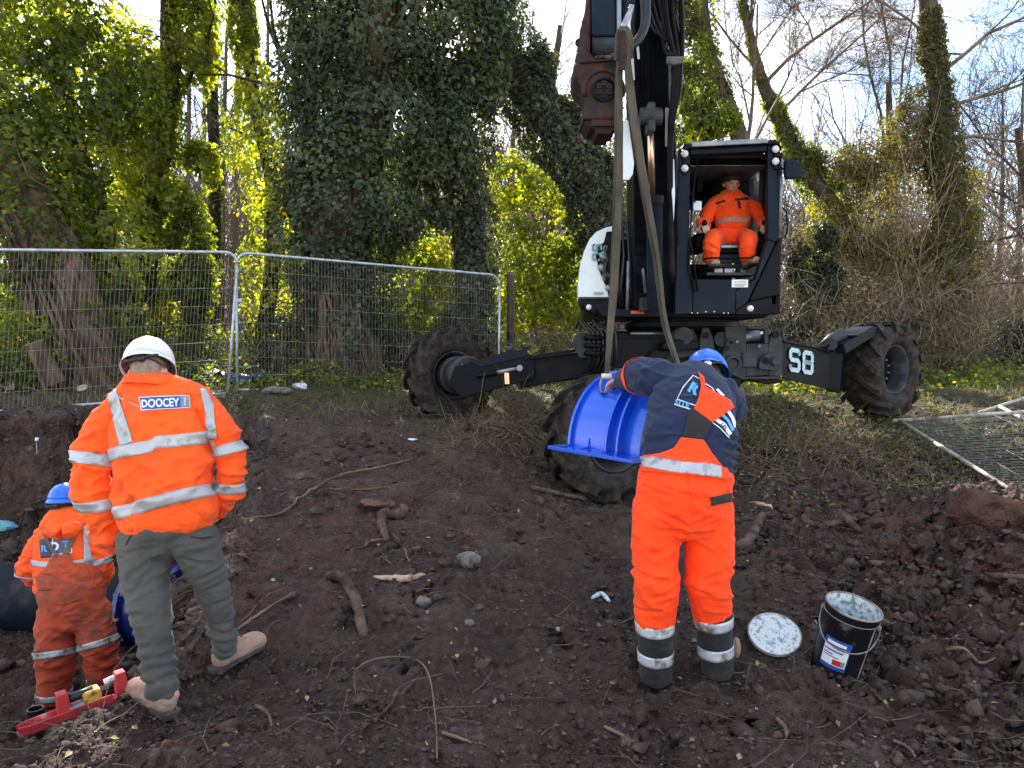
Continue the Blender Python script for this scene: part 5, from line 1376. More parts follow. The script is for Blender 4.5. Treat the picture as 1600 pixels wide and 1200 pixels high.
put_text("\u25B2 WARNING", P(1157, 440.2, dC - .0085), (1, 0, 0), (0, 0, 1), .014, M['ink'], wp, off=.001)
for k in range(3):
    MB().box(P(1156, 444 + k * 1.6, dC - .009), (.12 - .02 * k, .002, .003)).build("printed_line", M['ink'], wp)
MB().lathe(P(1172, 482, dC), (0, -1, 0), [(-.01, .032), (.02, .032), (.03, .026), (.032, 0)], 18).build("skirt_lamp", M['lamp'], cabp, smooth=True)
for x, y in ((1081, 489), (1103, 487), (1116, 487), (1131, 489), (1138, 489), (1090, 489)):
    MB().cyl(P(x, y, dC - .004), P(x, y, dC + .02), .007, 6).build("bolt", M['lamp'], cabp)
# consoles, joysticks, seat, pedals and clutter
seat = MB().box(P(1142, 395, 8.35), (.52, .5, .16)).build("seat", M['seat'], cabp, bevel=.05, seg=3)
MB().box(P(1143, 330, 8.62), (.50, .14, .75)).build("backrest", M['seat'], seat, bevel=.05, seg=3)
MB().box(P(1144, 272, 8.66), (.28, .10, .22)).build("headrest", M['seat'], seat, bevel=.04, seg=3)
for sx, x in ((-1, 1097), (1, 1190)):
    cs = MB().box(P(x, 378, 8.0) + Vector((0, .2, 0)), (.16, .55, .17)).build("console", M['interior'], cabp, bevel=.02)
    js = MB().tube([P(x + 3, 366, 7.85), P(x + 4, 352, 7.83)], .014, 8).build("joystick", M['black'], cs, smooth=True)
    MB().ball(P(x + 4, 349, 7.83), (.028, .026, .038), 10, 7).build("knob", M['black'], js, smooth=True)
MB().box(P(1142, 388, 7.95), (.30, .3, .03)).build("foot_well_panel", M['steel'], cabp, bevel=.006)
for i in range(5):
    MB().box(P(1143, 384 + i * 8, 8.02), (.36, .03, .035)).build("grille_bar", M['grey'], cabp, bevel=.006)
MB().box(P(1136, 430, 7.8), (.50, .3, .03)).build("foot_plate", M['grey'], cabp, bevel=.004)
for x in (1122, 1138): MB().box(P(x, 425, 7.72), (.09, .04, .07)).build("pedal", M['steel'], cabp, bevel=.006)
mon = MB().box(P(1089, 322, 7.75), (.09, .05, .10)).build("monitor", M['white'], cabp, bevel=.01)
MB().tube([P(1078, 300, dC + .1), P(1086, 316, 7.72)], .008, 6).build("monitor_arm", M['black'], mon, smooth=True)
MB().box(P(1093, 285, 8.3), (.07, .05, .20)).build("radio", M['interior'], cabp, bevel=.01)
rc = random.Random(9)
jk = MB().ball(P(1180, 302, 8.75), (.22, .12, .13), 14, 9).build("folded_jacket", noise_mat("camouflage_cloth", (.03, .03, .022), (.16, .14, .10), 14, (.8, .9), .3, pos=(.45, .55)), cabp, smooth=True)

# ------------------------------------------------------------------ lifting slings and blue saddle
def strap(name, pts, w, th, wdir, mat, parent, n=30):
    c = path_pts(pts, n); wd = w if isinstance(w, (list, tuple)) else [w, w]
    V = []; fs = []
    for i, p in enumerate(c):
        T = (c[min(i + 1, n - 1)] - c[max(i - 1, 0)]).normalized(); t = i / (n - 1)
        wv = Vector(wdir[0]).lerp(Vector(wdir[1]), t); S = (wv - T * wv.dot(T)).normalized(); N = T.cross(S)
        ww = float(np.interp(t, np.linspace(0, 1, len(wd)), wd)) * (1 + .05 * math.sin(i * 1.7))
        for a, b in ((-1, -1), (1, -1), (1, 1), (-1, 1)): V.append(p + S * a * ww / 2 + N * b * th / 2)
    for i in range(n - 1):
        for j in range(4):
            j2 = (j + 1) % 4; fs.append([i * 4 + j, i * 4 + j2, i * 4 + 4 + j2, i * 4 + 4 + j])
    fs += [[0, 1, 2, 3], [n * 4 - 4, n * 4 - 3, n * 4 - 2, n * 4 - 1]]
    return MB().add(V, fs).build(name, mat, parent, bevel=.002)

SD = 4.75
E0 = P(890, 698, SD - .2)
sa = Vector((.60, -.80, 0)).normalized(); spv = Vector((.74, .67, 0)).normalized(); up = Vector((0, 0, 1))
Rs = .44
up_t = (up + spv * .0).normalized()
def sp(s, th, r=None, rr=0):
    r = Rs + rr
    return E0 + spv * Rs + sa * s - spv * r * math.cos(th) + up_t * r * math.sin(th)
M['blue'] = noise_mat("glossy_blue_enamel", (0.002, 0.062, 0.50), (0.003, 0.08, 0.60), 3, (0.14, 0.28), .05, 14, .01, spec=.7)
sad = thing("pipe_saddle", 'glossy blue half round steel saddle hanging from the slings', 'pipe clamp', tuple(E0))
V_ = []; fs_ = []; ns = 14; nt = 36; Ls = .60; TM = 2.35
for i in range(ns + 1):
    for j in range(nt + 1):
        V_.append(sp(Ls * i / ns, TM * j / nt))
for i in range(ns + 1):
    for j in range(nt + 1):
        V_.append(sp(Ls * i / ns, TM * j / nt, rr=-.022))
o_ = (ns + 1) * (nt + 1); w_ = nt + 1
for i in range(ns):
    for j in range(nt):
        a = i * w_ + j; fs_.append([a, a + 1, a + w_ + 1, a + w_]); fs_.append([o_ + a, o_ + a + w_, o_ + a + w_ + 1, o_ + a + 1])
for i in range(ns):
    for j in (0, nt):
        a = i * w_ + j; fs_.append([a, a + w_, o_ + a + w_, o_ + a])
for j in range(nt):
    for i in (0, ns):
        a = i * w_ + j; fs_.append([a, a + 1, o_ + a + 1, o_ + a])
sh = MB().add(V_, fs_).build("shell", M['blue'], sad, smooth=True, auto=math.radians(40))
def rib(s, w, h, name="rib"):
    V = []; fs = []; n = 40
    for j in range(n + 1):
        th = TM * j / n
        for (ds_, rr) in ((-w / 2, -.005), (w / 2, -.005), (w / 2, h), (-w / 2, h)): V.append(sp(s + ds_, th, rr=rr))
    for j in range(n):
        for k in range(4):
            k2 = (k + 1) % 4; fs.append([j * 4 + k, j * 4 + k2, j * 4 + 4 + k2, j * 4 + 4 + k])
    fs += [[0, 1, 2, 3], [n * 4, n * 4 + 1, n * 4 + 2, n * 4 + 3]]
    return MB().add(V, fs).build(name, M['blue'], sad, bevel=.003)
rib(.012, .024, .022, "end_rib"); rib(.36, .018, .055); rib(.45, .018, .055); rib(Ls - .012, .024, .022, "end_rib")
# long edge flanges
for th, sgn in ((0, -1), (TM, 1)):
    a = sp(-.07, th) + spv * sgn * .05; b = sp(Ls + .05, th) + spv * sgn * .05
    fl = MB().bar(a + up * .0, b + up * .0, .15, .022, tuple(spv)).build("flange", M['blue'], sad, bevel=.003)
    for k in range(6):
        p = a.lerp(b, (k + .5) / 6) + spv * sgn * .03
        MB().cyl(p - up * .016, p + up * .014, .012, 8).build("bolt_hole_collar", M['blue'], fl)
for s_ in (.02, .17, .36, .45, .6):
    MB().hexa([sp(s_ - .006, 0) + up * .012, sp(s_ + .006, 0) + up * .012, sp(s_ + .006, 0) - spv * .08 + up * .012, sp(s_ - .006, 0) - spv * .08 + up * .012,
               sp(s_ - .006, 0) + up * .07, sp(s_ + .006, 0) + up * .07, sp(s_ + .006, 0) - spv * .012 + up * .02, sp(s_ - .006, 0) - spv * .012 + up * .02]).build("gusset", M['blue'], sad)
# lifting eyes, shackles
def shackle(p, label):
    t = thing("shackle", label, 'shackle', tuple(p))
    pts = [p + Vector((-.035 * math.cos(a), 0, -.03 + .055 * math.sin(a) * 1.2)) for a in np.linspace(-.6, math.pi + .6, 14)]
    MB().tube(pts, .009, 8, S=(0, 1, 0)).build("bow", M['steel'], t, smooth=True)
    MB().cyl(pts[0] + Vector((-.012, 0, 0)), pts[-1] + Vector((.012, 0, 0)), .010, 10).build("pin", M['steel'], t)
    MB().cyl(p + Vector((-.03, 0, .028)), p + Vector((.03, 0, .028)), .017, 12).build("roller", M['lamp'], t, smooth=True)
th1 = None
best = None
for s_ in np.linspace(.05, .55, 26):
    for th in np.linspace(.2, 2.2, 60):
        v = sp(s_, th, rr=.02); u_ = 800 + F * v.x / (v.y * _cp - (v.z - CAMZ) * _sp) ; 
        dd_ = v.y * _cp - (v.z - CAMZ) * _sp; vv = 600 - F * (v.y * _sp + (v.z - CAMZ) * _cp) / dd_
        e_ = (u_ - 948) ** 2 + (vv - 606) ** 2 + 60 * abs(s_ - .12)
        if best is None or e_ < best[0]: best = (e_, s_, th, u_, vv)
print("shackle fit", best)
eye = sp(best[1], best[2], rr=.02)
for dx in (-.03, .03):
    MB().tube([eye + Vector((dx, 0, -.035)), eye + Vector((dx, -.01, .0))], .014, 8).build("lifting_eye", M['blue'], sad, smooth=True)
shackle(eye + Vector((0, -.01, .045)), 'steel shackle joining the left sling to the blue saddle')
eye2 = sp(.38, 2.05, rr=.02)
shackle(eye2 + Vector((0, 0, .045)), 'steel shackle behind the bending worker under the right sling')
hook_p = P(974, 52, 4.82)
s1 = thing("lifting_sling", 'grey webbing sling hanging straight down to the left of the saddle', 'sling', tuple(hook_p))
strap("webbing", [P(973, 50, 4.80), P(969, 120, 4.79), P(968, 280, 4.75), P(960, 440, 4.70), P(953, 520, eye.y + .02), P(948, 588, eye.y)], [.03, .036, .044, .050, .040, .026], .007, ((1, .3, 0), (1, .1, 0)), M['sling'], s1)
strap("webbing", [P(973, 50, 4.83), P(965, 120, 4.82), P(962, 290, 4.78), P(956, 450, 4.73), P(951, 530, eye.y + .03), P(949, 590, eye.y + .01)], [.03, .03, .03, .03, .03, .02], .007, ((1, -.5, 0), (.8, .4, 0)), M['sling'], s1)
s2 = thing("lifting_sling", 'green stained webbing sling slanting right behind the bending worker', 'sling', tuple(hook_p))
e2 = eye2 + Vector((0, 0, .06))
strap("webbing", [P(976, 46, 4.74), P(986, 150, 4.74), P(1006, 280, 4.78), P(1028, 400, 4.85), P(1040, 500, 4.95), e2], [.035, .062, .062, .032, .044, .036], .007, ((1, .2, 0), (.5, .8, 0)), M['sling'], s2)
strap("webbing", [P(977, 48, 4.77), P(984, 160, 4.79), P(1003, 290, 4.82), P(1024, 410, 4.88), P(1038, 510, 4.97), e2 + Vector((0, .02, 0))], [.03, .04, .03, .03, .03, .03], .007, ((.9, -.4, 0), (.9, .1, 0)), M['sling'], s2)
kx = thing("sling_knot", 'twisted brown gather of webbing wrapped over the hitch hook', 'sling', tuple(hook_p))
strap("webbing", [P(966, 95, 4.76), P(968, 60, 4.74), P(974, 47, 4.74), P(982, 58, 4.74), P(983, 92, 4.76)], [.05, .06, .05], .016, ((1, .3, 0), (1, -.3, 0)), M['sling'], kx, 16)
strap("webbing", [P(971, 48, 4.72), P(974, 80, 4.72), P(971, 110, 4.73)], [.05, .05, .04], .014, ((1, .6, 0), (.8, -.5, 0)), M['rust'], kx, 10)
# ------------------------------------------------------------------ people
def cloth_mat(name, c1, c2, dirt=None, dpos=(.55, .75), dscale=3.0, rough=(.75, .9), weave=.25, sheen=.08):
    m = noise_mat(name, c1, c2, 3.5, rough, weave, 240, .0025, c3=dirt, c3scale=dscale, c3pos=dpos, spec=.25, sheen=sheen)
    nt = m.node_tree; N = nt.nodes.new; K = nt.links.new; b = nt.nodes['Principled BSDF']
    fine = b.inputs['Normal'].links[0].from_node; tc = [n for n in nt.nodes if n.type == 'TEX_COORD'][0]
    mp = N("ShaderNodeMapping"); mp.inputs['Scale'].default_value = (1, 1, 2.2); mp.inputs['Rotation'].default_value = (0, .45, 0)
    K(tc.outputs['Object'], mp.inputs['Vector'])
    n = N("ShaderNodeTexNoise"); n.noise_type = 'RIDGED_MULTIFRACTAL'; n.inputs['Scale'].default_value = 7; n.inputs['Detail'].default_value = 3
    n.inputs['Distortion'].default_value = .8; K(mp.outputs[0], n.inputs['Vector'])
    bp = N("ShaderNodeBump"); bp.inputs['Strength'].default_value = .9; bp.inputs['Distance'].default_value = .022
    K(n.outputs['Fac'], bp.inputs['Height']); K(bp.outputs[0], fine.inputs['Normal'])
    return m
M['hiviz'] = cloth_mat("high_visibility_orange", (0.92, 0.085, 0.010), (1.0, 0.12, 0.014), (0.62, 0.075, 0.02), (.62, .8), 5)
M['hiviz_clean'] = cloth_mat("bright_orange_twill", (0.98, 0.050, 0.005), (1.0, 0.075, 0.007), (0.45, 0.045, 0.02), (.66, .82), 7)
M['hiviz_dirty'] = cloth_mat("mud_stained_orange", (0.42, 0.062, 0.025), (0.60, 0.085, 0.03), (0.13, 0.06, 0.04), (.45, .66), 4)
M['hiviz_op'] = cloth_mat("orange_foul_weather_cloth", (1.0, 0.07, 0.008), (1.0, 0.10, 0.012), (0.55, 0.06, 0.02), (.6, .78), 7)
M['tape'] = noise_mat("reflective_tape", (0.33, 0.34, 0.36), (0.46, 0.47, 0.49), 4, (.3, .5), .15, 200, .001, c3=(0.15, 0.14, 0.14), c3scale=12, c3pos=(.56, .68), spec=.6, metal=.15)
M['tape_dirty'] = noise_mat("muddy_reflective_tape", (0.40, 0.42, 0.45), (0.60, 0.63, 0.66), 6, (.3, .5), .15, 200, .001, c3=(0.16, 0.13, 0.10), c3scale=11, c3pos=(.48, .6), spec=.6, metal=.15)
M['trouser'] = cloth_mat("grey_work_trousers", (0.058, 0.058, 0.054), (0.085, 0.084, 0.077), (0.115, 0.085, 0.07), (.5, .75), 2.0)
M['navy_cloth'] = cloth_mat("navy_sweatshirt", (0.009, 0.015, 0.045), (0.016, 0.025, 0.065), (0.05, 0.045, 0.05), (.64, .85), 4)
M['black_cloth'] = cloth_mat("black_elastic_cloth", (0.014, 0.013, 0.015), (0.026, 0.024, 0.026), (0.06, 0.05, 0.04), (.55, .75), 8)
M['boot'] = cloth_mat("tan_nubuck_boot", (0.28, 0.16, 0.115), (0.42, 0.26, 0.19), (0.14, 0.095, 0.075), (.5, .7), 7)
M['boot_dark'] = cloth_mat("muddy_black_boot", (0.018, 0.016, 0.016), (0.035, 0.030, 0.028), (0.06, 0.045, 0.038), (.45, .65), 9)
M['sole'] = noise_mat("boot_sole", (0.03, 0.025, 0.022), (0.10, 0.075, 0.06), 20, (.8, .9), .3, 80, .003)
M['skin'] = noise_mat("skin", (0.46, 0.24, 0.18), (0.60, 0.34, 0.26), 9, (.45, .6), .1, 150, .001, spec=.4)
M['skin'].node_tree.nodes['Principled BSDF'].inputs['Subsurface Weight'].default_value = .08
M['hair'] = noise_mat("short_dark_hair", (0.012, 0.009, 0.008), (0.035, 0.026, 0.02), 30, (.5, .7), .9, 160, .006)
M['hair_grey'] = noise_mat("cropped_grey_hair", (0.20, 0.14, 0.11), (0.34, 0.24, 0.19), 60, (.6, .8), .6, 250, .002)
M['helm_white'] = noise_mat("white_helmet_shell", (0.66, 0.67, 0.70), (0.76, 0.77, 0.79), 4, (.22, .35), .02, 40, .001, spec=.55, c3=(0.42, 0.38, 0.35), c3scale=9, c3pos=(.64, .78))
M['helm_blue'] = noise_mat("blue_helmet_shell", (0.008, 0.11, 0.60), (0.014, 0.15, 0.72), 4, (.2, .32), .02, 40, .001, spec=.6, c3=(0.10, 0.10, 0.12), c3scale=10, c3pos=(.68, .8))
M['plastic'] = noise_mat("black_plastic", (0.012, 0.012, 0.014), (0.02, 0.02, 0.022), 8, (.35, .5), .1)
M['logo_blue'] = noise_mat("blue_badge", (0.02, 0.07, 0.30), (0.025, 0.085, 0.34), 8, (.5, .6), 0)
M['logo_white'] = noise_mat("white_print", (0.66, 0.67, 0.70), (0.74, 0.75, 0.77), 12, (.5, .6), 0, c3=(.4, .38, .38), c3scale=30, c3pos=(.6, .75))
M['logo_sky'] = noise_mat("sky_blue_print", (0.08, 0.30, 0.62), (0.12, 0.38, 0.70), 12, (.5, .6), 0)
M['logo_navy'] = noise_mat("dark_navy_print", (0.02, 0.025, 0.07), (0.035, 0.04, 0.09), 12, (.5, .6), 0)

def limb(pts, rx, ry=None, S=(1, 0, 0), n=22, power=1.0):
    """closed tapered tube with rounded ends -> (verts, faces)"""
    pts = [Vector(p) for p in pts]; m = len(pts)
    ry = rx if ry is None else ry
    K = max(3 * (m - 1) + 1, 8)
    c = path_pts(pts, K) if m > 2 else [pts[0].lerp(pts[1], i / (K - 1)) for i in range(K)]
    t = np.linspace(0, 1, K); tm = np.linspace(0, 1, m)
    RX = np.interp(t, tm, rx); RY = np.interp(t, tm, ry)
    rings = []
    T0 = (c[1] - c[0]).normalized(); T1 = (c[-1] - c[-2]).normalized()
    e0 = min(RX[0], RY[0]) * .55; e1 = min(RX[-1], RY[-1]) * .55
    for a in (1.35, .9, .45): rings.append((c[0] - T0 * e0 * math.sin(a), RX[0] * math.cos(a), RY[0] * math.cos(a), T0))
    for i in range(K):
        T = (c[min(i + 1, K - 1)] - c[max(i - 1, 0)]).normalized(); rings.append((c[i], RX[i], RY[i], T))
    for a in (.45, .9, 1.35): rings.append((c[-1] + T1 * e1 * math.sin(a), RX[-1] * math.cos(a), RY[-1] * math.cos(a), T1))
    V = []; Fc = []
    for p, a, b, T in rings:
        A, N = frame(T, Vector(S))
        for k in range(n):
            th = 2 * math.pi * k / n; ct, st = math.cos(th), math.sin(th)
            if power != 1.0: ct = math.copysign(abs(ct) ** power, ct); st = math.copysign(abs(st) ** power, st)
            V.append(p + A * ct * a + N * st * b)
    for i in range(len(rings) - 1):
        for k in range(n):
            k2 = (k + 1) % n; Fc.append([i * n + k, i * n + k2, (i + 1) * n + k2, (i + 1) * n + k])
    Fc.append([k for k in range(n)][::-1]); Fc.append([(len(rings) - 1) * n + k for k in range(n)])
    return V, Fc

def ellip(c, r, R=None, n=20, m=14):
    b = MB().ball((0, 0, 0), tuple(r), n, m)
    V = [Vector(v) for v in b.v]
    if R is not None: V = [R @ v for v in V]
    return [Vector(c) + v for v in V], b.f

def fuse(shapes, voxel=.010, smooth=2):
    """union of closed shapes as one continuous skin -> V (n,3), quads"""
    me = bpy.data.meshes.new("tmp_fuse"); V = []; Fc = []
    for v, f in shapes:
        b = len(V); V += [tuple(p) for p in v]; Fc += [[b + i for i in q] for q in f]
    me.from_pydata(V, [], Fc)
    bm = bmesh.new(); bm.from_mesh(me); bmesh.ops.recalc_face_normals(bm, faces=bm.faces); bm.to_mesh(me); bm.free()
    o = bpy.data.objects.new("tmp_fuse", me); COL.objects.link(o)
    r = o.modifiers.new("r", 'REMESH'); r.mode = 'VOXEL'; r.voxel_size = voxel; r.adaptivity = 0
    dg = bpy.context.evaluated_depsgraph_get(); ev = bpy.data.meshes.new_from_object(o.evaluated_get(dg))
    n = len(ev.vertices); P_ = np.zeros(n * 3); ev.vertices.foreach_get("co", P_); P_ = P_.reshape(-1, 3)
    E = np.zeros(len(ev.edges) * 2, int); ev.edges.foreach_get("vertices", E); E = E.reshape(-1, 2)
    L_ = np.zeros(len(ev.loops), int); ev.loops.foreach_get("vertex_index", L_)
    tot = np.zeros(len(ev.polygons), int); ev.polygons.foreach_get("loop_total", tot)
    bpy.data.objects.remove(o); bpy.data.meshes.remove(me); bpy.data.meshes.remove(ev)
    for _ in range(smooth): P_ = lap(P_, E, .6)
    return P_, L_, tot, E

def lap(P_, E, k=.5):
    s = np.zeros_like(P_); d = np.zeros(len(P_))
    np.add.at(s, E[:, 0], P_[E[:, 1]]); np.add.at(s, E[:, 1], P_[E[:, 0]]); np.add.at(d, E[:, 0], 1); np.add.at(d, E[:, 1], 1)
    return P_ * (1 - k) + s / np.maximum(d, 1)[:, None] * k

def vnormals(P_, L_, tot):
    st = np.concatenate([[0], np.cumsum(tot)[:-1]]); q = tot == 4
    a = L_[st]; b = L_[st + 1]; c = L_[st + 2]; d = L_[np.where(q, st + 3, st + 2)]
    n = np.cross(P_[c] - P_[a], P_[d] - P_[b]); n[~q] = np.cross(P_[b[~q]] - P_[a[~q]], P_[c[~q]] - P_[a[~q]])
    N = np.zeros_like(P_)
    for k in (a, b, c): np.add.at(N, k, n)
    np.add.at(N, d[q], n[q])
    return N / (np.linalg.norm(N, axis=1, keepdims=True) + 1e-12)

def rotx(p, tilt):
    c, s = math.cos(tilt), math.sin(tilt)
    return np.stack([p[:, 0] * c - p[:, 2] * s, p[:, 1], p[:, 0] * s + p[:, 2] * c], -1)

def folds(P_, amp, sc=(5, 5, 17), tilt=.3, seed=1, joints=(), jamp=0.0, jr=.12, warp=.5):
    """cloth folds: sharp ridges, stronger round the joints"""
    q = rotx(P_, tilt) * np.array(sc)
    q = q + (fbm(P_ * 3.1, 2, seed + 7)[:, None] - .5) * warp * np.array(sc) * .25
    r = 1 - np.abs(2 * vnoise(q, seed) - 1); r2 = 1 - np.abs(2 * vnoise(rotx(P_, -tilt * 1.6) * np.array(sc) * 1.7, seed + 3) - 1)
    q3 = rotx(P_, tilt * 2.2) * np.array(sc) * 3.0; q3 = q3 + (vnoise(P_ * 6, seed + 12)[:, None] - .5) * 2.2
    r3 = 1 - np.abs(2 * vnoise(q3, seed + 5) - 1)
    f = (r ** 2.2 - .28) + .55 * (r2 ** 2.2 - .28) + .32 * (r3 ** 2 - .3)
    a = np.full(len(P_), amp)
    for j in joints: a = a + jamp * np.exp(-(np.linalg.norm(P_ - np.array(tuple(j)), axis=1) / jr) ** 2)
    patch = .45 + 1.1 * vnoise(P_ * 3.7, seed + 9)
    return f * a * patch

def accordion(P_, p0, p1, amp, wave, seed=1, r=.2):
    """stacked rings of slack cloth between two heights of a trouser leg or sleeve"""
    a = np.array(tuple(p0)); b = np.array(tuple(p1)); d = b - a; L_ = np.linalg.norm(d); d = d / L_
    t = (P_ - a) @ d; rad = np.linalg.norm(P_ - a - t[:, None] * d, axis=1)
    w = sstep(0, L_ * .35, t) * sstep(L_ * 1.25, L_ * .95, t) * (rad < r)
    ph = t / wave + 1.3 * vnoise(P_ * 7, seed) + .35 * np.sin(np.arctan2(P_[:, 1] - a[1], P_[:, 0] - a[0]) * 1.0 + seed)
    return amp * w * (np.abs(np.sin(math.pi * ph)) - .6)

def creases(P_, segs, d0):
    """deliberate pulled folds: each segment (x0,y0,x1,y1,width m,depth m) given as seen on the side facing the photographer"""
    out = np.zeros(len(P_))
    for (x0, y0, x1, y1, w, dep) in segs:
        a = np.array(tuple(P(x0, y0, d0))); b = np.array(tuple(P(x1, y1, d0))); ab = (b - a)[[0, 2]]; L2 = (ab ** 2).sum()
        q = (P_ - a)[:, [0, 2]]; t = np.clip((q @ ab) / L2, 0, 1); e = q - t[:, None] * ab
        n = np.array([-ab[1], ab[0]]) / math.sqrt(L2); s = (e @ n); dist = np.sqrt((e ** 2).sum(1))
        f = (1 - .55 * t) * np.sin(np.clip(t * 1.1 + .12, 0, 1) * math.pi) ** .4
        out += f * dep * (-np.exp(-(dist / w) ** 2) + .9 * np.exp(-((dist - w * 1.7) / (w * .8)) ** 2) * (s > 0) + .45 * np.exp(-((dist - w * 1.6) / (w * .8)) ** 2) * (s <= 0))
    return out

class Cloth:
    def __init__(s, name, shapes, mat, parent, voxel=.010, smooth=2, disp=None, label=None):
        P_, L_, tot, E = fuse(shapes, voxel, smooth)
        if disp is not None:
            N = vnormals(P_, L_, tot)
            c = P_.mean(0)
            if ((P_ - c) * N).sum() < 0: N = -N
            P_ = P_ + N * disp(P_)[:, None]
            P_ = lap(P_, E, .12)
        s.V = P_; st = np.concatenate([[0], np.cumsum(tot)[:-1]])
        s.polys = [L_[a:a + t].tolist() for a, t in zip(st, tot)]
        s.o = mesh_np(name, P_, L_, tot, mat, parent)
        s.bvh = BVHTree.FromPolygons([tuple(v) for v in P_], s.polys)
        if label: s.o['label'] = label
    def band(s, c, axis, w, mat, name="reflective_band", off=.0065, tilt=None, rows=5, a0=0, a1=2 * math.pi, n=72, slant=None, S=(1, 0, 0), lift=None):
        """strap round the piece at axis point c; slant(theta)-> shift along axis"""
        c = Vector(c); ax = Vector(axis).normalized(); A, N = frame(ax, Vector(S))
        V = []; full = abs(a1 - a0 - 2 * math.pi) < 1e-3; nn = n if full else n + 1
        for i in range(nn):
            t = a0 + (a1 - a0) * i / n; d = A * math.cos(t) + N * math.sin(t)
            sh = slant(t) if slant else 0
            prev = None
            for r in range(rows):
                o = c + ax * (w * (r / (rows - 1) - .5) + sh)
                h = s.bvh.ray_cast(o, d, .8)
                rad = (h[0] - o).length if h[0] is not None else (prev or .1)
                prev = rad
                V.append(o + d * (rad + off))
        Fc = []
        for i in range(nn if full else nn - 1):
            j = (i + 1) % nn
            for r in range(rows - 1): Fc.append([i * rows + r, j * rows + r, j * rows + r + 1, i * rows + r + 1])
        o = MB().add(V, Fc).build(name, mat, s.o, smooth=True)
        m = o.modifiers.new("thick", 'SOLIDIFY'); m.thickness = .002; m.offset = 0
        return o
    def decal(s, outline, mat, name, parent=None, off=.004, cell=5.0, thick=.0015, tris=None, frm=None):
        """flat cut-out laid on the cloth: outline in photo pixels is traced onto the surface"""
        bm = bmesh.new()
        if tris is None:
            vs = [bm.verts.new((x, y, 0)) for x, y in outline]; f = bm.faces.new(vs)
            bmesh.ops.triangulate(bm, faces=[f])
        else:
            vs = [bm.verts.new((x, y, 0)) for x, y in outline]
            for t in tris:
                try: bm.faces.new([vs[i] for i in t])
                except ValueError: pass
            bmesh.ops.triangulate(bm, faces=bm.faces[:])
        for _ in range(6):
            long_e = [e for e in bm.edges if e.calc_length() > cell]
            if not long_e: break
            bmesh.ops.subdivide_edges(bm, edges=long_e, cuts=1)
            bmesh.ops.triangulate(bm, faces=bm.faces[:])
        cpos = Vector((0, 0, CAMZ)); V = []; ok = []
        last = None
        for v in bm.verts:
            tgt = P(v.co.x, v.co.y, 3.0); d = (tgt - cpos).normalized()
            h = s.bvh.ray_cast(cpos, d, 30)
            if h[0] is None:
                h2 = s.bvh.find_nearest(cpos + d * (last or 3.5))
                p = h2[0]; n_ = -d
            else:
                p = h[0]; n_ = h[1]
                if n_.dot(d) > 0: n_ = -n_
                last = (p - cpos).length
            n_ = (n_ * .5 - d * .5).normalized()
            V.append(p + n_ * off)
        bm.verts.index_update()
        Fc = [[v.index for v in f.verts] for f in bm.faces]; bm.free()
        o = MB().add(V, Fc).build(name, mat, parent or s.o, smooth=True)
        if thick:
            m = o.modifiers.new("thick", 'SOLIDIFY'); m.thickness = thick; m.offset = 0
        return o
    def text(s, body, cx, cy, ang, h, mat, name="lettering", off=.0065, xs=1.0, bold=.0, spacing=1.0, parent=None, shear=0):
        V, Fc, *_ = flat_text(body, (0, 0, 0), (1, 0, 0), (0, 0, 1), h, None, None, xs=xs, bold=bold, spacing=spacing)
        ca, sa_ = math.cos(ang), math.sin(ang)
        out = [(cx + (v[0] + shear * v[1]) * ca + v[1] * sa_, cy + (v[0] + shear * v[1]) * sa_ - v[1] * ca) for v in V]
        return s.decal(out, mat, name, parent, off, cell=6, thick=0, tris=Fc)

def combo(*cl):
    """one tracing surface made of several garments"""
    c = Cloth.__new__(Cloth); V = []; Fc = []
    for k in cl:
        b = len(V); V += [tuple(v) for v in k.V]; Fc += [[b + i for i in q] for q in k.polys]
    c.bvh = BVHTree.FromPolygons(V, Fc); c.o = cl[0].o; c.V = None
    return c

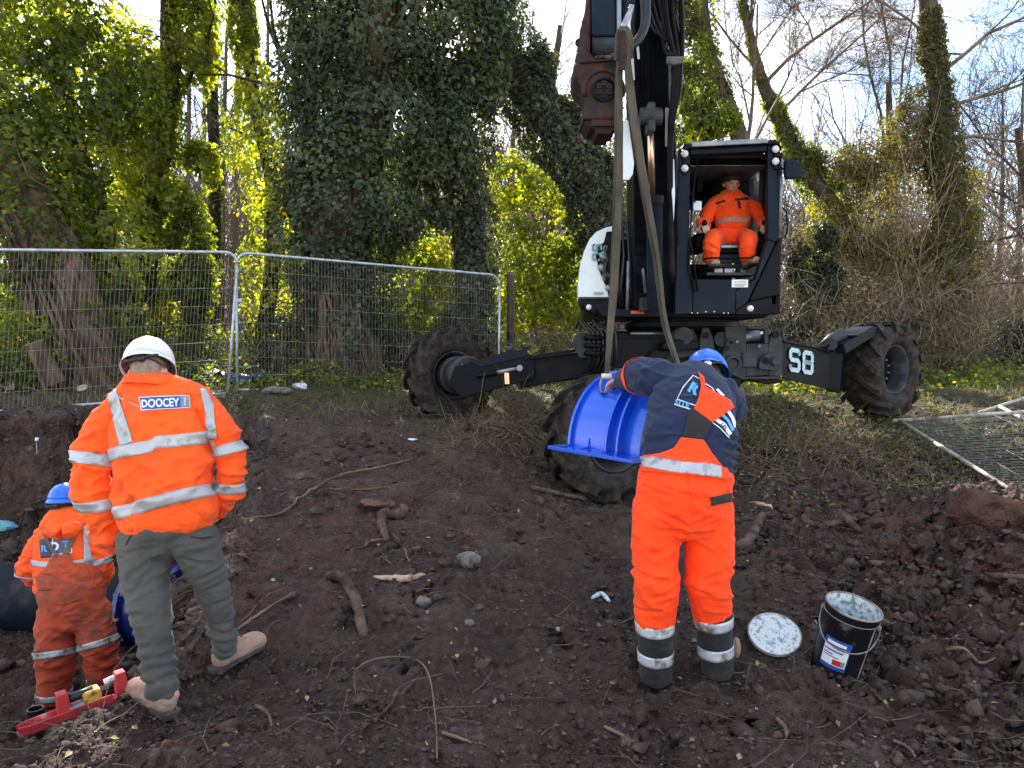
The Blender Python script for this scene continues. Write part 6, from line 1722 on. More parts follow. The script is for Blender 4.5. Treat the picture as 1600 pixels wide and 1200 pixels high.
def hard_hat(parent, c, R, mat, k=1.0, strap_mat=None, label=None, visor_up=True):
    """c = centre of the rim plane, local +Y front, +Z top"""
    def T(x, y, z): return Vector(c) + R @ Vector((x * k, y * k, z * k))
    V = []; Fc = []; n = 48; m = 16
    for i in range(m + 1):
        ph = math.pi / 2 * i / m
        for j in range(n):
            t = 2 * math.pi * j / n; r = math.cos(ph) ** .85 if i < m else 0.0
            x = .116 * r * math.cos(t); y = .138 * r * math.sin(t); z = .135 * math.sin(ph) ** .95
            ridge = .006 * math.exp(-(x / .018) ** 2) * min(1, 2 * math.sin(ph)) + .004 * math.exp(-((abs(x) - .055) / .010) ** 2) * math.sin(ph)
            V.append(T(x, y, z + ridge))
    for i in range(m):
        for j in range(n):
            j2 = (j + 1) % n; Fc.append([i * n + j, i * n + j2, (i + 1) * n + j2, (i + 1) * n + j])
    b0 = len(V)
    for (e, z) in ((1.0, 0), (1.045, -.012), (1.07, -.022), (1.035, -.020), (.97, .0)):
        for j in range(n):
            t = 2 * math.pi * j / n; s_ = math.sin(t)
            peak = 1 + (.34 * max(0, s_) ** 3 if e > 1.0 else 0)
            dz = -.018 * max(0, -s_) ** 2 if e != 1.0 and e > .98 else 0
            V.append(T(.116 * e * math.cos(t), .138 * e * s_ * peak, z + dz))
    for q in range(4):
        for j in range(n):
            j2 = (j + 1) % n; a = b0 + q * n; Fc.append([a + j, a + n + j, a + n + j2, a + j2])
    sh = MB().add(V, Fc).build("hard_hat", mat, parent, smooth=True)
    so = sh.modifiers.new("thick", 'SOLIDIFY'); so.thickness = .003; so.offset = -1
    if label: sh['label'] = label
    # harness band, rear ratchet, vents
    MB().tube([T(.098 * math.cos(t), .118 * math.sin(t), -.012) for t in np.linspace(0, 2 * math.pi, 33)], .006, 6, cap=False).build("harness_band", M['plastic'], sh, smooth=True)
    MB().tube([T(.078 * math.cos(t), -.112 - .012 * math.sin((t - 3.6) * 1.0), -.045 - .01 * math.sin(t * 2)) for t in np.linspace(3.5, 5.9, 10)], .010, 6).build("nape_strap", M['plastic'], sh, smooth=True)
    MB().lathe(T(0, -.124, -.047), R @ Vector((0, -1, 0)), [(-.01, .018), (.008, .020), (.012, .016), (.012, 0)], 16).build("ratchet_knob", strap_mat or M['plastic'], sh, smooth=True)
    for sx in (-1, 1):
        MB().ball(T(.018 * sx * 0, -.118, .055), (.016 * k, .006 * k, .005 * k), 10, 6).build("vent", M['plastic'], sh) if sx > 0 else None
        MB().tube([T(.098 * sx, .0, -.01), T(.088 * sx, .02, -.07), T(.05 * sx, .05, -.12)], .004, 5).build("chin_strap", M['plastic'], sh, smooth=True)
    return sh

def head_shapes(c, R, k=1.0, ears=True):
    """c = centre of skull; local +Y face, +Z up"""
    def T(x, y, z): return Vector(c) + R @ Vector((x * k, y * k, z * k))
    s = [ellip(T(0, -.012, .02), (.075 * k, .094 * k, .100 * k), R), ellip(T(0, .022, -.045), (.056 * k, .064 * k, .076 * k), R),
         ellip(T(0, .050, -.088), (.030 * k, .026 * k, .022 * k), R)]
    s.append(limb([T(0, .088, .012), T(0, .098, -.012), T(0, .108, -.026)], [.008 * k, .012 * k, .016 * k]))
    s.append(ellip(T(0, .086, -.060), (.026 * k, .012 * k, .010 * k), R))
    s.append(limb([T(-.045, .074, .028), T(0, .090, .028), T(.045, .074, .028)], [.010 * k, .012 * k, .010 * k]))
    if ears:
        for sx in (-1, 1): s.append(ellip(T(.080 * sx, -.006, -.012), (.010 * k, .020 * k, .032 * k), R))
    return s

def hand_shapes(wrist, d, palm_n, k=1.0, curl=.5, thumb_side=1):
    """wrist point, d towards the knuckles, palm_n = palm facing; five separate fingers"""
    wrist = Vector(wrist); d = Vector(d).normalized(); pn = Vector(palm_n); pn = (pn - d * pn.dot(d)).normalized(); s_ = d.cross(pn).normalized() * thumb_side
    out = [limb([wrist - d * .03 * k, wrist + d * .02 * k, wrist + d * .085 * k], [.026 * k, .036 * k, .040 * k], [.020 * k, .017 * k, .014 * k], S=s_)]
    lens = [.068, .078, .072, .056]
    for i, L_ in enumerate(lens):
        b = wrist + d * .078 * k + s_ * (.030 - .0205 * i) * k
        pts = [b]; dd = d.copy()
        for q in range(3):
            dd = (dd * math.cos(curl * .8) + pn * math.sin(curl * .8)).normalized(); pts.append(pts[-1] + dd * L_ * k * (.45, .32, .25)[q])
        out.append(limb(pts, [.0098 * k, .0094 * k, .0088 * k, .0076 * k], n=10))
    b = wrist + d * .025 * k + s_ * .032 * k
    t1 = b + (d * .6 + s_ * .75 + pn * .25).normalized() * .035 * k; t2 = t1 + (d * .85 + s_ * .15 + pn * .5).normalized() * .03 * k; t3 = t2 + (d * .7 - s_ * .1 + pn * .7).normalized() * .024 * k
    out.append(limb([b, t1, t2, t3], [.014 * k, .012 * k, .0105 * k, .009 * k], n=10))
    return out

def boot(parent, heel, toe_dir, mat, k=1.0, shaft=.12, lean=(0, 0, 1), name="boot", label=None):
    heel = Vector(heel); d = Vector(toe_dir); d.normalize(); side = d.cross(Vector((0, 0, 1))).normalized(); up_ = side.cross(d).normalized()
    def T(y, x, z): return heel + d * y * k + side * x * k + up_ * z * k
    s = [limb([T(.0, 0, .052), T(.07, 0, .052), T(.15, .004, .047), T(.22, .006, .041), T(.262, .004, .036)], [.040 * k, .043 * k, .050 * k, .055 * k, .048 * k], [.050 * k, .052 * k, .048 * k, .043 * k, .037 * k], S=side),
         limb([T(.04, 0, .05), T(.045, 0, .11), T(.03, 0, .05 + shaft)], [.042 * k, .046 * k, .052 * k], [.058 * k, .055 * k, .055 * k], S=side),
         limb([T(.06, 0, .11), T(.12, 0, .085), T(.17, 0, .06)], [.035 * k, .038 * k, .036 * k], [.022 * k, .024 * k, .02 * k], S=side)]
    b = Cloth(name, s, mat, parent, .008, 2, lambda q: folds(q, .003, (12, 12, 26), seed=5, joints=(T(.07, 0, .09),), jamp=.008, jr=.07), label)
    out = [(-.045, -.028), (-.035, -.038), (.05, -.038), (.14, -.044), (.22, -.052), (.27, -.042), (.292, -.012), (.288, .018), (.262, .046), (.2, .052), (.12, .042), (.05, .038), (-.035, .038), (-.047, .02)]
    MB().prism([T(y, x, .024) for y, x in out], -up_, .026 * k).build("sole", M['sole'], b.o, bevel=.004)
    for i in range(4):
        y = .10 + i * .022; z = .125 - i * .016
        MB().tube([T(y, -.03, z), T(y + .004, 0, z + .012), T(y, .03, z)], .003, 5).build("lace", M['sling'], b.o, smooth=True)
    return b

RX = lambda a: Matrix.Rotation(a, 3, 'X'); RY = lambda a: Matrix.Rotation(a, 3, 'Y'); RZ = lambda a: Matrix.Rotation(a, 3, 'Z')

# ---------------------------------------------------------------- man in the white helmet
m1 = thing("person", 'man in white hard hat, orange DOOCEY jacket and grey trousers seen from behind', 'person', tuple(P(300, 1100, 3.5)))
lf = P(262, 1122, 3.28); rf_ = P(343, 1052, 3.66)
lf.z = gz(lf.x, lf.y) + .026; rf_.z = gz(rf_.x, rf_.y) + .026
hc = P(233, 570, 3.60); HR = RZ(math.radians(10)) @ RX(math.radians(-38)) @ RY(math.radians(-4))
neck = P(238, 600, 3.60)
Lh = P(186, 832, 3.60); Rh = P(343, 792, 3.66)
body = head_shapes(hc - HR @ Vector((0, 0, .045)), HR) + [
    limb([hc - Vector((0, 0, .07)), neck, P(240, 640, 3.58)], [.060, .064, .08]),
    limb([P(240, 625, 3.58), P(250, 700, 3.55), P(258, 790, 3.52), P(262, 840, 3.50)], [.17, .18, .17, .17], [.10, .12, .12, .12]),
    limb([P(185, 640, 3.56), P(152, 735, 3.50), Lh], [.05, .042, .032]), limb([P(320, 640, 3.58), P(352, 720, 3.56), Rh], [.05, .042, .032]),
    limb([P(235, 840, 3.50), P(237, 960, 3.42), P(251, 1075, 3.335), lf + Vector((.02, .03, .08))], [.07, .042, .028, .03]), limb([P(305, 835, 3.52), P(340, 940, 3.59), P(348, 1010, 3.65), rf_ + Vector((0, .02, .10))], [.075, .045, .034, .034])]
body += hand_shapes(Lh, (.25, .35, -.9), (.9, 0, .2), 1, .5, -1) + hand_shapes(Rh, (-.35, .5, -.8), (-.9, .1, .2), 1, .5, 1)
Cloth("body", body, M['skin'], m1, .0085, 1)
hd = Cloth("hair", [ellip(hc - HR @ Vector((0, .016, .022)), (.0775, .097, .0985), HR)], M['hair_grey'], m1, .009, 1)
hat1 = hard_hat(m1, hc + HR @ Vector((0, 0, -.005)), HR, M['helm_white'])
jt = [P(237, 600, 3.60), P(244, 622, 3.58), P(252, 660, 3.56), P(256, 720, 3.53), P(259, 775, 3.52), P(262, 803, 3.51)]
jk1 = Cloth("jacket", [limb(jt, [.110, .178, .226, .230, .226, .222], [.09, .115, .155, .17, .17, .155], power=.95),
                      limb([P(186, 630, 3.57), P(240, 604, 3.58), P(318, 624, 3.58)], [.062, .085, .062], [.06, .08, .06], S=(0, 1, 0))],
            M['hiviz'], m1, .0085, 2, lambda q: folds(q, .015, (4.5, 4.5, 8), .55, 3, joints=(P(200, 790, 3.4), P(330, 780, 3.4), P(262, 760, 3.36), P(330, 690, 3.4)), jamp=.014, jr=.16) + creases(q, [(300, 688, 345, 762, .014, .016), (180, 775, 232, 715, .014, .013), (190, 800, 250, 745, .014, .011), (175, 660, 210, 700, .012, .010), (345, 640, 310, 665, .012, .009), (250, 770, 320, 745, .013, .011), (212, 650, 290, 660, .012, .006)], 3.38))
def sleeve(jk, pts, rx, seed, mat=None, joints=(), vox=.0085, ry=None, amp=.018, jamp=.024):
    return Cloth("sleeve", [limb(pts, rx, ry)], mat or M['hiviz'], jk.o, vox, 2, lambda q: folds(q, amp, (5, 5, 15), .35, seed, joints=joints, jamp=jamp, jr=.12))
L_el = P(143, 738, 3.48); R_el = P(362, 722, 3.56)
sl = sleeve(jk1, [P(192, 634, 3.57), P(160, 672, 3.54), L_el, P(150, 790, 3.50), P(172, 842, 3.57)], [.062, .072, .070, .062, .052], 11, joints=(L_el, P(165, 825, 3.5)))
sr = sleeve(jk1, [P(314, 628, 3.58), P(345, 668, 3.57), R_el, P(357, 765, 3.58), P(345, 792, 3.64)], [.060, .066, .062, .055, .047], 12, joints=(R_el, P(350, 775, 3.6)))
cu = Cloth("cuff", [limb([P(170, 838, 3.56), P(180, 856, 3.60)], [.050, .044])], M['hiviz'], sl.o, .008, 1)
cu = Cloth("cuff", [limb([P(346, 786, 3.63), P(342, 800, 3.67)], [.048, .042])], M['hiviz'], sr.o, .008, 1)
# gathered hem and collar
hem = Cloth("waistband", [limb([P(261, 797, 3.515), P(262, 814, 3.51)], [.236, .226], [.165, .158], power=.95)], M['hiviz'], jk1.o, .0065, 1,
            lambda q: folds(q, .006, (14, 14, 3), .05, 8))
cr_ = []
for a in np.linspace(0, 2 * math.pi, 33)[:-1]:
    cr_.append((a, 0))
def collar(parent, c, rx, ry, h, R, mat, name="collar", flare=1.12, thick=.012, open_=0.0):
    V = []; Fc = []; n = 40
    for (e, z) in ((flare, 0), (flare * .98, h * .5), (1.0, h), (.93, h * .98), (.90, h * .5), (1.0, 0)):
        for j in range(n):
            t = 2 * math.pi * j / n; f = 1 + .02 * math.sin(5 * t)
            V.append(Vector(c) + R @ Vector((rx * e * math.cos(t) * f, ry * e * math.sin(t) * f, z * (1 + .06 * math.sin(3 * t + 1)))))
    for q in range(5):
        for j in range(n):
            j2 = (j + 1) % n; a = q * n; Fc.append([a + j, a + j2, a + n + j2, a + n + j])
    return MB().add(V, Fc).build(name, mat, parent, smooth=True)
collar(jk1.o, P(238, 607, 3.585), .110, .100, .068, RZ(.1) @ RX(math.radians(-16)) @ RY(math.radians(4)), M['hiviz'], flare=1.28)
# reflective tape
jc = lambda y: jt[0].lerp(jt[-1], 0)
def axis_at(y, pts=jt, ys=(600, 622, 660, 720, 775, 803)):
    k = np.interp(y, ys, range(len(pts))); i = min(int(k), len(pts) - 2); return pts[i].lerp(pts[i + 1], k - i)
ax1 = (jt[-1] - jt[1]).normalized() * -1
jk1.band(axis_at(698), ax1, .058, M['tape'], slant=lambda t: .012 * math.cos(t) + .012 * math.exp(-((t - 4.9) % 6.283 / .5) ** 2))
jk1.band(axis_at(783), ax1, .060, M['tape'], slant=lambda t: .028 * math.cos(t))
jkc = combo(jk1, sl, sr)
jkc.decal([(167, 612), (182, 608), (192, 640), (208, 690), (188, 697), (176, 650)], M['tape'], "reflective_band", off=.006)
jkc.decal([(312, 607), (322, 609), (333, 632), (339, 686), (323, 686), (320, 640)], M['tape'], "reflective_band", off=.006)
sl.band(P(142, 718, 3.49), (P(160, 668, 3.54) - L_el).normalized(), .055, M['tape'])
sl.band(P(150, 784, 3.50), (L_el - P(150, 790, 3.50)).normalized(), .055, M['tape'])
sr.band(P(359, 701, 3.56), (P(346, 665, 3.57) - R_el).normalized(), .052, M['tape'])
sr.band(P(356, 757, 3.58), (R_el - P(357, 765, 3.58)).normalized(), .050, M['tape'])
# badge on the back: photo box (218..297, 616..641)
bd = jk1.decal([(217.5, 620.5), (296, 617.5), (297, 637.5), (221, 641.5)], M['logo_white'], "badge", off=.0055)
jk1.decal([(219, 621.7), (281, 619.3), (282, 637.2), (222, 640.3)], M['logo_blue'], "badge_field", bd, off=.0075, thick=0)
jk1.decal([(281.2, 619.3), (295, 618.6), (295.8, 636.6), (282.2, 637.2)], noise_mat("grey_badge", (.16, .2, .27), (.2, .25, .32), 9, (.5, .6), 0), "badge_field", bd, off=.0075, thick=0)
jk1.text("DOOCEY", 251, 630, -.045, 13.0, M['logo_white'], off=.0095, xs=.80, bold=.03, parent=bd)
jk1.text("group", 289.0, 627.8, -1.62, 4.6, M['logo_white'], off=.0095, xs=.9, bold=.02, parent=bd)
# spectacles strap
gl = MB().tube([hc + HR @ Vector((.086 * math.cos(t), -.02 + .088 * math.sin(t), -.048 - .006 * math.cos(2 * t))) for t in np.linspace(3.3, 6.1, 14)], .0035, 6).build("spectacle_cord", M['plastic'], hat1, smooth=True)
MB().box(hc + HR @ Vector((0, -.118, -.046)), (.052, .010, .014), HR, ).build("cord_slider", M['plastic'], hat1, bevel=.003)
# trousers
kl = P(236, 960, 3.38); kr = P(338, 935, 3.59)
M1j = (kl, kr, P(245, 1060, 3.3), P(348, 1000, 3.62), P(265, 860, 3.45))
tr1 = Cloth("trousers", [limb([P(262, 800, 3.51), P(262, 828, 3.51), P(264, 846, 3.50)], [.205, .208, .18], [.135, .145, .12]),
                         limb([P(222, 838, 3.51), P(226, 900, 3.46), kl, P(246, 1030, 3.33), P(253, 1082, 3.30)], [.108, .100, .078, .066, .064], [.125, .11, .09, .078, .072]),
                         limb([P(302, 835, 3.52), P(320, 880, 3.55), kr, P(348, 985, 3.62), P(350, 1016, 3.65)], [.102, .086, .066, .055, .053], [.125, .10, .08, .066, .062])],
            M['trouser'], m1, .0085, 2, lambda q: folds(q, .009, (5, 5, 13), .35, 21, joints=M1j, jamp=.010, jr=.14) + creases(q, [(258, 850, 192, 862, .012, .010), (256, 862, 205, 905, .012, .011), (250, 872, 222, 930, .010, .009), (190, 900, 240, 925, .010, .008), (204, 950, 262, 940, .012, .012), (208, 968, 264, 962, .011, .010), (262, 985, 214, 998, .011, .010), (285, 850, 345, 842, .010, .009), (292, 868, 340, 890, .011, .010), (310, 905, 352, 890, .010, .010), (318, 925, 358, 915, .010, .010), (350, 945, 322, 955, .010, .009)], 3.45) + accordion(q, P(240, 990, 3.36), P(254, 1082, 3.30), .016, .055, 3, .13) + accordion(q, P(342, 950, 3.6), P(350, 1014, 3.65), .014, .045, 4, .11))
for pts in (((196, 850), (203, 838), (215, 822)), ((298, 838), (312, 840), (330, 838))):
    tr1.decal([(pts[0][0], pts[0][1]), (pts[1][0], pts[1][1]), (pts[2][0], pts[2][1]), (pts[2][0] + 1, pts[2][1] + 2), (pts[1][0] + 1, pts[1][1] + 2), (pts[0][0] + 1, pts[0][1] + 2)], M['black_cloth'], "pocket_edge", off=.003)
boot(m1, lf, (-.80, .60, .02), M['boot'], 1.14, .085)
boot(m1, rf_, (.36, .93, .04), M['boot'], 1.10, .09)

# ---------------------------------------------------------------- bending man in orange dungarees
m2 = thing("person", 'man in blue hard hat and orange dungarees bending over the blue saddle', 'person', tuple(P(1070, 1070, 3.55)))
l2 = P(1026, 1062, 3.52); r2 = P(1122, 1050, 3.58); l2.z = gz(l2.x, l2.y) + .026; r2.z = gz(r2.x, r2.y) + .026
hc2 = P(1104, 585, 4.06); HR2 = RZ(math.radians(-12)) @ RX(math.radians(-48))
sh_l = P(1040, 598, 3.88); sh_r = P(1128, 612, 3.90)
hl = P(968, 592, 4.42); hr2 = P(1075, 600, 4.42)
el_l = P(1000, 585, 4.10); el_r = P(1135, 640, 4.15)
body = head_shapes(hc2 - HR2 @ Vector((0, 0, .045)), HR2) + [
    limb([hc2 - Vector((0, .02, .06)), P(1090, 600, 3.95), P(1082, 620, 3.85)], [.056, .058, .06]),
    limb([P(1080, 612, 3.88), P(1078, 650, 3.74), P(1070, 720, 3.6), P(1068, 780, 3.55)], [.14, .17, .18, .18], [.07, .11, .13, .13]),
    limb([sh_l, el_l, hl], [.05, .042, .03]), limb([sh_r, el_r, hr2], [.05, .042, .03]),
    limb([P(1032, 780, 3.55), P(1024, 910, 3.50), l2 + Vector((0, .03, .12))], [.08, .055, .04]), limb([P(1105, 780, 3.56), P(1108, 900, 3.52), r2 + Vector((0, .03, .12))], [.08, .055, .04])]
body += hand_shapes(hl, (-.25, .8, -.35), (0, .3, -.9), 1, .35, 1) + hand_shapes(hr2, (-.2, .8, -.4), (0, .3, -.9), 1, .35, -1)
Cloth("body", body, M['skin'], m2, .0085, 1)
Cloth("hair", [ellip(hc2 - HR2 @ Vector((0, .014, .03)), (.079, .099, .100), HR2)], M['hair'], m2, .009, 1)
hard_hat(m2, hc2, HR2, M['helm_blue'], strap_mat=M['logo_white'])
st2 = [P(1096, 588, 3.98), P(1084, 603, 3.88), P(1080, 640, 3.76), P(1076, 685, 3.66), P(1072, 745, 3.59)]
sw = Cloth("sweatshirt", [limb(st2, [.09, .185, .215, .220, .215], [.08, .115, .15, .175, .175], power=.95),
                          limb([sh_l + Vector((-.02, 0, 0)), P(1085, 596, 3.90), sh_r], [.085, .095, .085], [.075, .085, .075], S=(0, 1, 0))],
           M['navy_cloth'], m2, .0085, 2, lambda q: folds(q, .009, (4, 4, 9), -.6, 31, joints=(P(1145, 710, 3.60), P(1140, 670, 3.65)), jamp=.014, jr=.15) + creases(q, [(1150, 690, 1105, 676, .010, .014), (1152, 704, 1108, 692, .010, .014), (1150, 718, 1112, 705, .010, .014), (1148, 732, 1118, 720, .010, .012), (1030, 612, 1060, 640, .014, .010), (1010, 640, 1050, 655, .014, .008), (1012, 690, 1060, 680, .014, .008)], 3.6))
sL = sleeve(sw, [P(1050, 600, 3.88), P(1022, 590, 3.93), P(1003, 588, 4.03), P(985, 590, 4.22), P(972, 592, 4.38)], [.098, .096, .088, .066, .048], 32, M['navy_cloth'], (P(1003, 588, 4.0),), jamp=.008)
sR = sleeve(sw, [P(1125, 615, 3.9), P(1138, 640, 4.0), el_r, P(1105, 620, 4.3), hr2], [.09, .085, .075, .06, .045], 33, M['navy_cloth'], (el_r,), jamp=.008)
sL.band(P(1000, 588, 4.06), (P(1022, 590, 3.93) - P(985, 590, 4.22)).normalized(), .030, M['hiviz_clean'], "orange_trim", off=.006)
hood = Cloth("hood", [limb([P(1098, 588, 4.02), P(1118, 597, 3.94), P(1132, 618, 3.84), P(1140, 640, 3.78)], [.05, .07, .06, .04], [.045, .05, .045, .03], S=(1, .3, -1))],
             M['navy_cloth'], sw.o, .0085, 2, lambda q: folds(q, .006, (12, 12, 12), .8, 35))
k2l = P(1025, 905, 3.50); k2r = P(1106, 900, 3.52)
tr2 = Cloth("dungarees", [limb([P(1070, 745, 3.58), P(1068, 770, 3.56), P(1067, 812, 3.54)], [.226, .226, .205], [.195, .20, .165], power=.95),
                          limb([P(1028, 790, 3.55), P(1023, 850, 3.53), k2l, P(1023, 972, 3.50)], [.118, .112, .105, .090], [.14, .13, .115, .095]),
                          limb([P(1106, 790, 3.56), P(1108, 850, 3.55), k2r, P(1114, 966, 3.53)], [.117, .113, .107, .086], [.14, .13, .115, .095])],
            M['hiviz_clean'], m2, .0085, 2, lambda q: folds(q, .010, (5, 5, 12), .5, 37, joints=(P(1023, 935, 3.4), P(1113, 930, 3.45), P(1067, 815, 3.38)), jamp=.010, jr=.12) + creases(q, [(1066, 812, 1000, 782, .012, .012), (1064, 822, 998, 822, .012, .011), (1062, 836, 1004, 866, .012, .011), (1070, 812, 1135, 786, .012, .012), (1071, 824, 1138, 830, .012, .010), (1072, 838, 1128, 872, .012, .011), (988, 888, 1052, 902, .012, .012), (1054, 910, 992, 930, .011, .011), (996, 948, 1050, 938, .011, .010), (1142, 884, 1078, 900, .012, .012), (1080, 915, 1138, 925, .011, .010), (1134, 945, 1084, 938, .011, .010), (1010, 760, 1055, 772, .010, .007), (1130, 765, 1085, 775, .010, .007), (1066, 735, 1066, 800, .010, .010)], 3.5))
for (ya, yb, xc, d_, x2) in ((968, 1056, 1023, 3.50, 1025), (960, 1044, 1114, 3.53, 1121)):
    lg_ = Cloth("leg_hem", [limb([P(xc, ya, d_), P((xc + x2) / 2, (ya + yb) / 2, d_ + .01), P(x2, yb, d_ + .02)], [.089, .080, .078], [.094, .088, .088])], M['black_cloth'], tr2.o, .008, 1,
                lambda q: folds(q, .004, (7, 7, 16), .3, int(xc)))
    axl = (P(xc, ya, d_) - P(x2, yb, d_ + .02)).normalized()
    for f, w in ((.10, .052), (.62, .052)):
        lg_.band(P(xc, ya, d_).lerp(P(x2, yb, d_ + .02), f), axl, w, M['tape_dirty'], off=.005)
boot(m2, l2, (.0, 1, .0), M['boot_dark'], 1.05, .12)
b2 = boot(m2, r2, (.35, .93, .0), M['boot_dark'], 1.05, .12)
Cloth("mud_cake", [ellip(P(1150, 1012, 3.62), (.024, .03, .055))], M['boot'], b2.o, .008, 1)
# back of the bib, straps, badge
swt = combo(tr2, sw)
bib = swt.decal([(1003, 712), (1031, 709), (1052, 701), (1065, 684), (1099, 688), (1108, 703), (1122, 722), (1137, 742), (1136, 749), (1003, 736), (1001, 725)], M['hiviz_clean'], "bib_back", off=.012, thick=.004)
swt.decal([(1004, 714), (1016, 715), (1050, 721), (1090, 725), (1124, 728), (1126, 746), (1090, 742), (1045, 737), (1006, 730)], M['tape'], "reflective_band", off=.020)
swt.decal([(1077, 641), (1085, 638), (1113, 660), (1101, 688), (1066, 684)], M['black_cloth'], "elastic_panel", tr2.o, off=.014)
sw.decal([(1091, 583), (1099, 590), (1102, 606), (1109, 631), (1125, 629), (1139, 626), (1145, 637), (1128, 650), (1112, 661), (1098, 650), (1084, 640), (1091, 622), (1095, 605)], M['hiviz_clean'], "cross_strap", tr2.o, off=.014, thick=.003)
tr2.decal([(1110, 777), (1143, 770), (1144, 783), (1112, 790)], M['black_cloth'], "pocket_flap", off=.006)
def stroke(cl, pts, w, mat, name, off=.006, parent=None):
    out = []; back = []
    for i, p in enumerate(pts):
        a = Vector(pts[max(i - 1, 0)]); b = Vector(pts[min(i + 1, len(pts) - 1)]); d = (b - a).normalized(); s_ = Vector((-d.y, d.x)) * w / 2
        out.append((p[0] + s_.x, p[1] + s_.y)); back.append((p[0] - s_.x, p[1] - s_.y))
    return cl.decal(out + back[::-1], mat, name, parent, off, thick=0)
pr = stroke(sw, [(1086, 634), (1058, 624), (1067, 606), (1083, 587), (1092, 592)], 1.5, M['logo_white'], "printed_frame", .005)
stroke(sw, [(1101, 599), (1113, 607), (1118, 616)], 1.4, M['logo_white'], "printed_frame", .005)
stroke(sw, [(1054, 632), (1082, 641)], 1.4, M['logo_white'], "printed_line", .005)
sw.text("R", 1085, 608, .50, 17, M['logo_sky'], off=.006, bold=.06, xs=1.1)
sw.text("SITE", 1066, 631, .30, 8.0, M['logo_sky'], off=.006, bold=.03, xs=1.12, spacing=1.1)
sw.text("T", 1121, 618, .80, 15, M['logo_white'], off=.006, bold=.06, xs=1.2)
stroke(sw, [(1118, 655), (1131, 664), (1141, 679)], 6.0, M['logo_white'], "printed_patch", .005)
stroke(sw, [(1126, 646), (1137, 657), (1145, 673)], 4.5, M['logo_sky'], "printed_patch", .005)
stroke(sw, [(1136, 641), (1144, 653), (1149, 668)], 5.0, M['logo_white'], "printed_patch", .005)
stroke(sw, [(1111, 659), (1126, 670), (1139, 684)], 1.4, M['logo_white'], "printed_line", .005)
sw.text("LD", 1130, 667, .85, 6, M['logo_navy'], off=.008, bold=.04)

# ---------------------------------------------------------------- man down in the pit
m3 = thing("person", 'man in blue hard hat and muddy orange dungarees standing down in the pit', 'person', tuple(P(115, 1100, 5.3)))
d3 = 5.3
l3 = P(86, 1098, 5.22); r3 = P(163, 1082, 5.34); l3.z = gz(l3.x, l3.y) + .026; r3.z = gz(r3.x, r3.y) + .026
hc3 = P(102, 784, 5.45); HR3 = RZ(math.radians(6)) @ RX(math.radians(-22))
sl3 = P(66, 842, 5.38); sr3 = P(143, 835, 5.4); el3 = P(50, 886, 5.35); er3 = P(158, 882, 5.4); hl3 = P(60, 902, 5.62); hr3 = P(150, 905, 5.7)
body = head_shapes(hc3 - HR3 @ Vector((0, 0, .045)), HR3) + [
    limb([hc3 - Vector((0, 0, .07)), P(100, 815, 5.42)], [.06, .07]),
    limb([P(100, 825, 5.4), P(104, 880, 5.34), P(112, 930, 5.3), P(114, 960, 5.3)], [.18, .18, .17, .17], [.11, .12, .12, .12]),
    limb([sl3, el3, hl3], [.05, .042, .03]), limb([sr3, er3, hr3], [.05, .042, .03]),
    limb([P(92, 960, 5.3), P(88, 1030, 5.24), l3 + Vector((0, .03, .12))], [.09, .062, .045]), limb([P(140, 955, 5.32), P(155, 1020, 5.3), r3 + Vector((0, .03, .12))], [.09, .062, .045])]
body += hand_shapes(hl3, (.1, .9, -.2), (.3, .2, -.9), 1, .4, 1) + hand_shapes(hr3, (-.1, .9, -.2), (-.3, .2, -.9), 1, .4, -1)
Cloth("body", body, M['skin'], m3, .010, 1)
Cloth("hair", [ellip(hc3 - HR3 @ Vector((0, .014, .035)), (.080, .100, .100), HR3)], M['hair'], m3, .010, 1)
hard_hat(m3, hc3, HR3, M['helm_blue'])
j3 = Cloth("jacket", [limb([P(100, 815, 5.42), P(100, 835, 5.40), P(102, 870, 5.36), P(106, 912, 5.32)], [.11, .19, .225, .225], [.10, .13, .16, .165], power=.95),
                      limb([sl3, P(100, 828, 5.4), sr3], [.07, .09, .07], [.08, .09, .08], S=(0, 1, 0))], M['hiviz'], m3, .011, 2,
           lambda q: folds(q, .012, (5, 5, 9), .5, 51))
s3l = sleeve(j3, [P(70, 842, 5.38), P(56, 864, 5.36), el3, P(52, 902, 5.5), hl3], [.075, .075, .07, .058, .045], 52, joints=(el3,), vox=.011)
s3r = sleeve(j3, [P(138, 838, 5.4), P(152, 860, 5.4), er3, P(156, 905, 5.52), hr3], [.075, .075, .07, .058, .045], 53, joints=(er3,), vox=.011)
Cloth("hood", [limb([P(74, 826, 5.36), P(88, 812, 5.36), P(110, 808, 5.37), P(128, 820, 5.36)], [.05, .075, .075, .05], [.05, .075, .075, .05], S=(0, 1, 0)),
               limb([P(80, 824, 5.29), P(100, 831, 5.26), P(120, 822, 5.3)], [.045, .065, .045])], M['hiviz'], j3.o, .010, 2, lambda q: folds(q, .010, (9, 9, 16), .2, 55))
k3l = P(86, 1030, 5.22); k3r = P(156, 1015, 5.28)
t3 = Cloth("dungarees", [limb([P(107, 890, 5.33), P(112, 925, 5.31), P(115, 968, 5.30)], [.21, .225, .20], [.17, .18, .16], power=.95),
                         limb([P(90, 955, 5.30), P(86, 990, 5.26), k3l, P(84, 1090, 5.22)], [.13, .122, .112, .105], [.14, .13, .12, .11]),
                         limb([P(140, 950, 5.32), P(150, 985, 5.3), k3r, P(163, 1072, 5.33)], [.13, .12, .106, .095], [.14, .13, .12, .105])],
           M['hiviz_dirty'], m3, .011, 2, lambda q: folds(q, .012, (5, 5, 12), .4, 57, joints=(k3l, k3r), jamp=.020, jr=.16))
j3.band(P(103, 872, 5.355), (0, 0, 1), .042, M['tape'], off=.006)
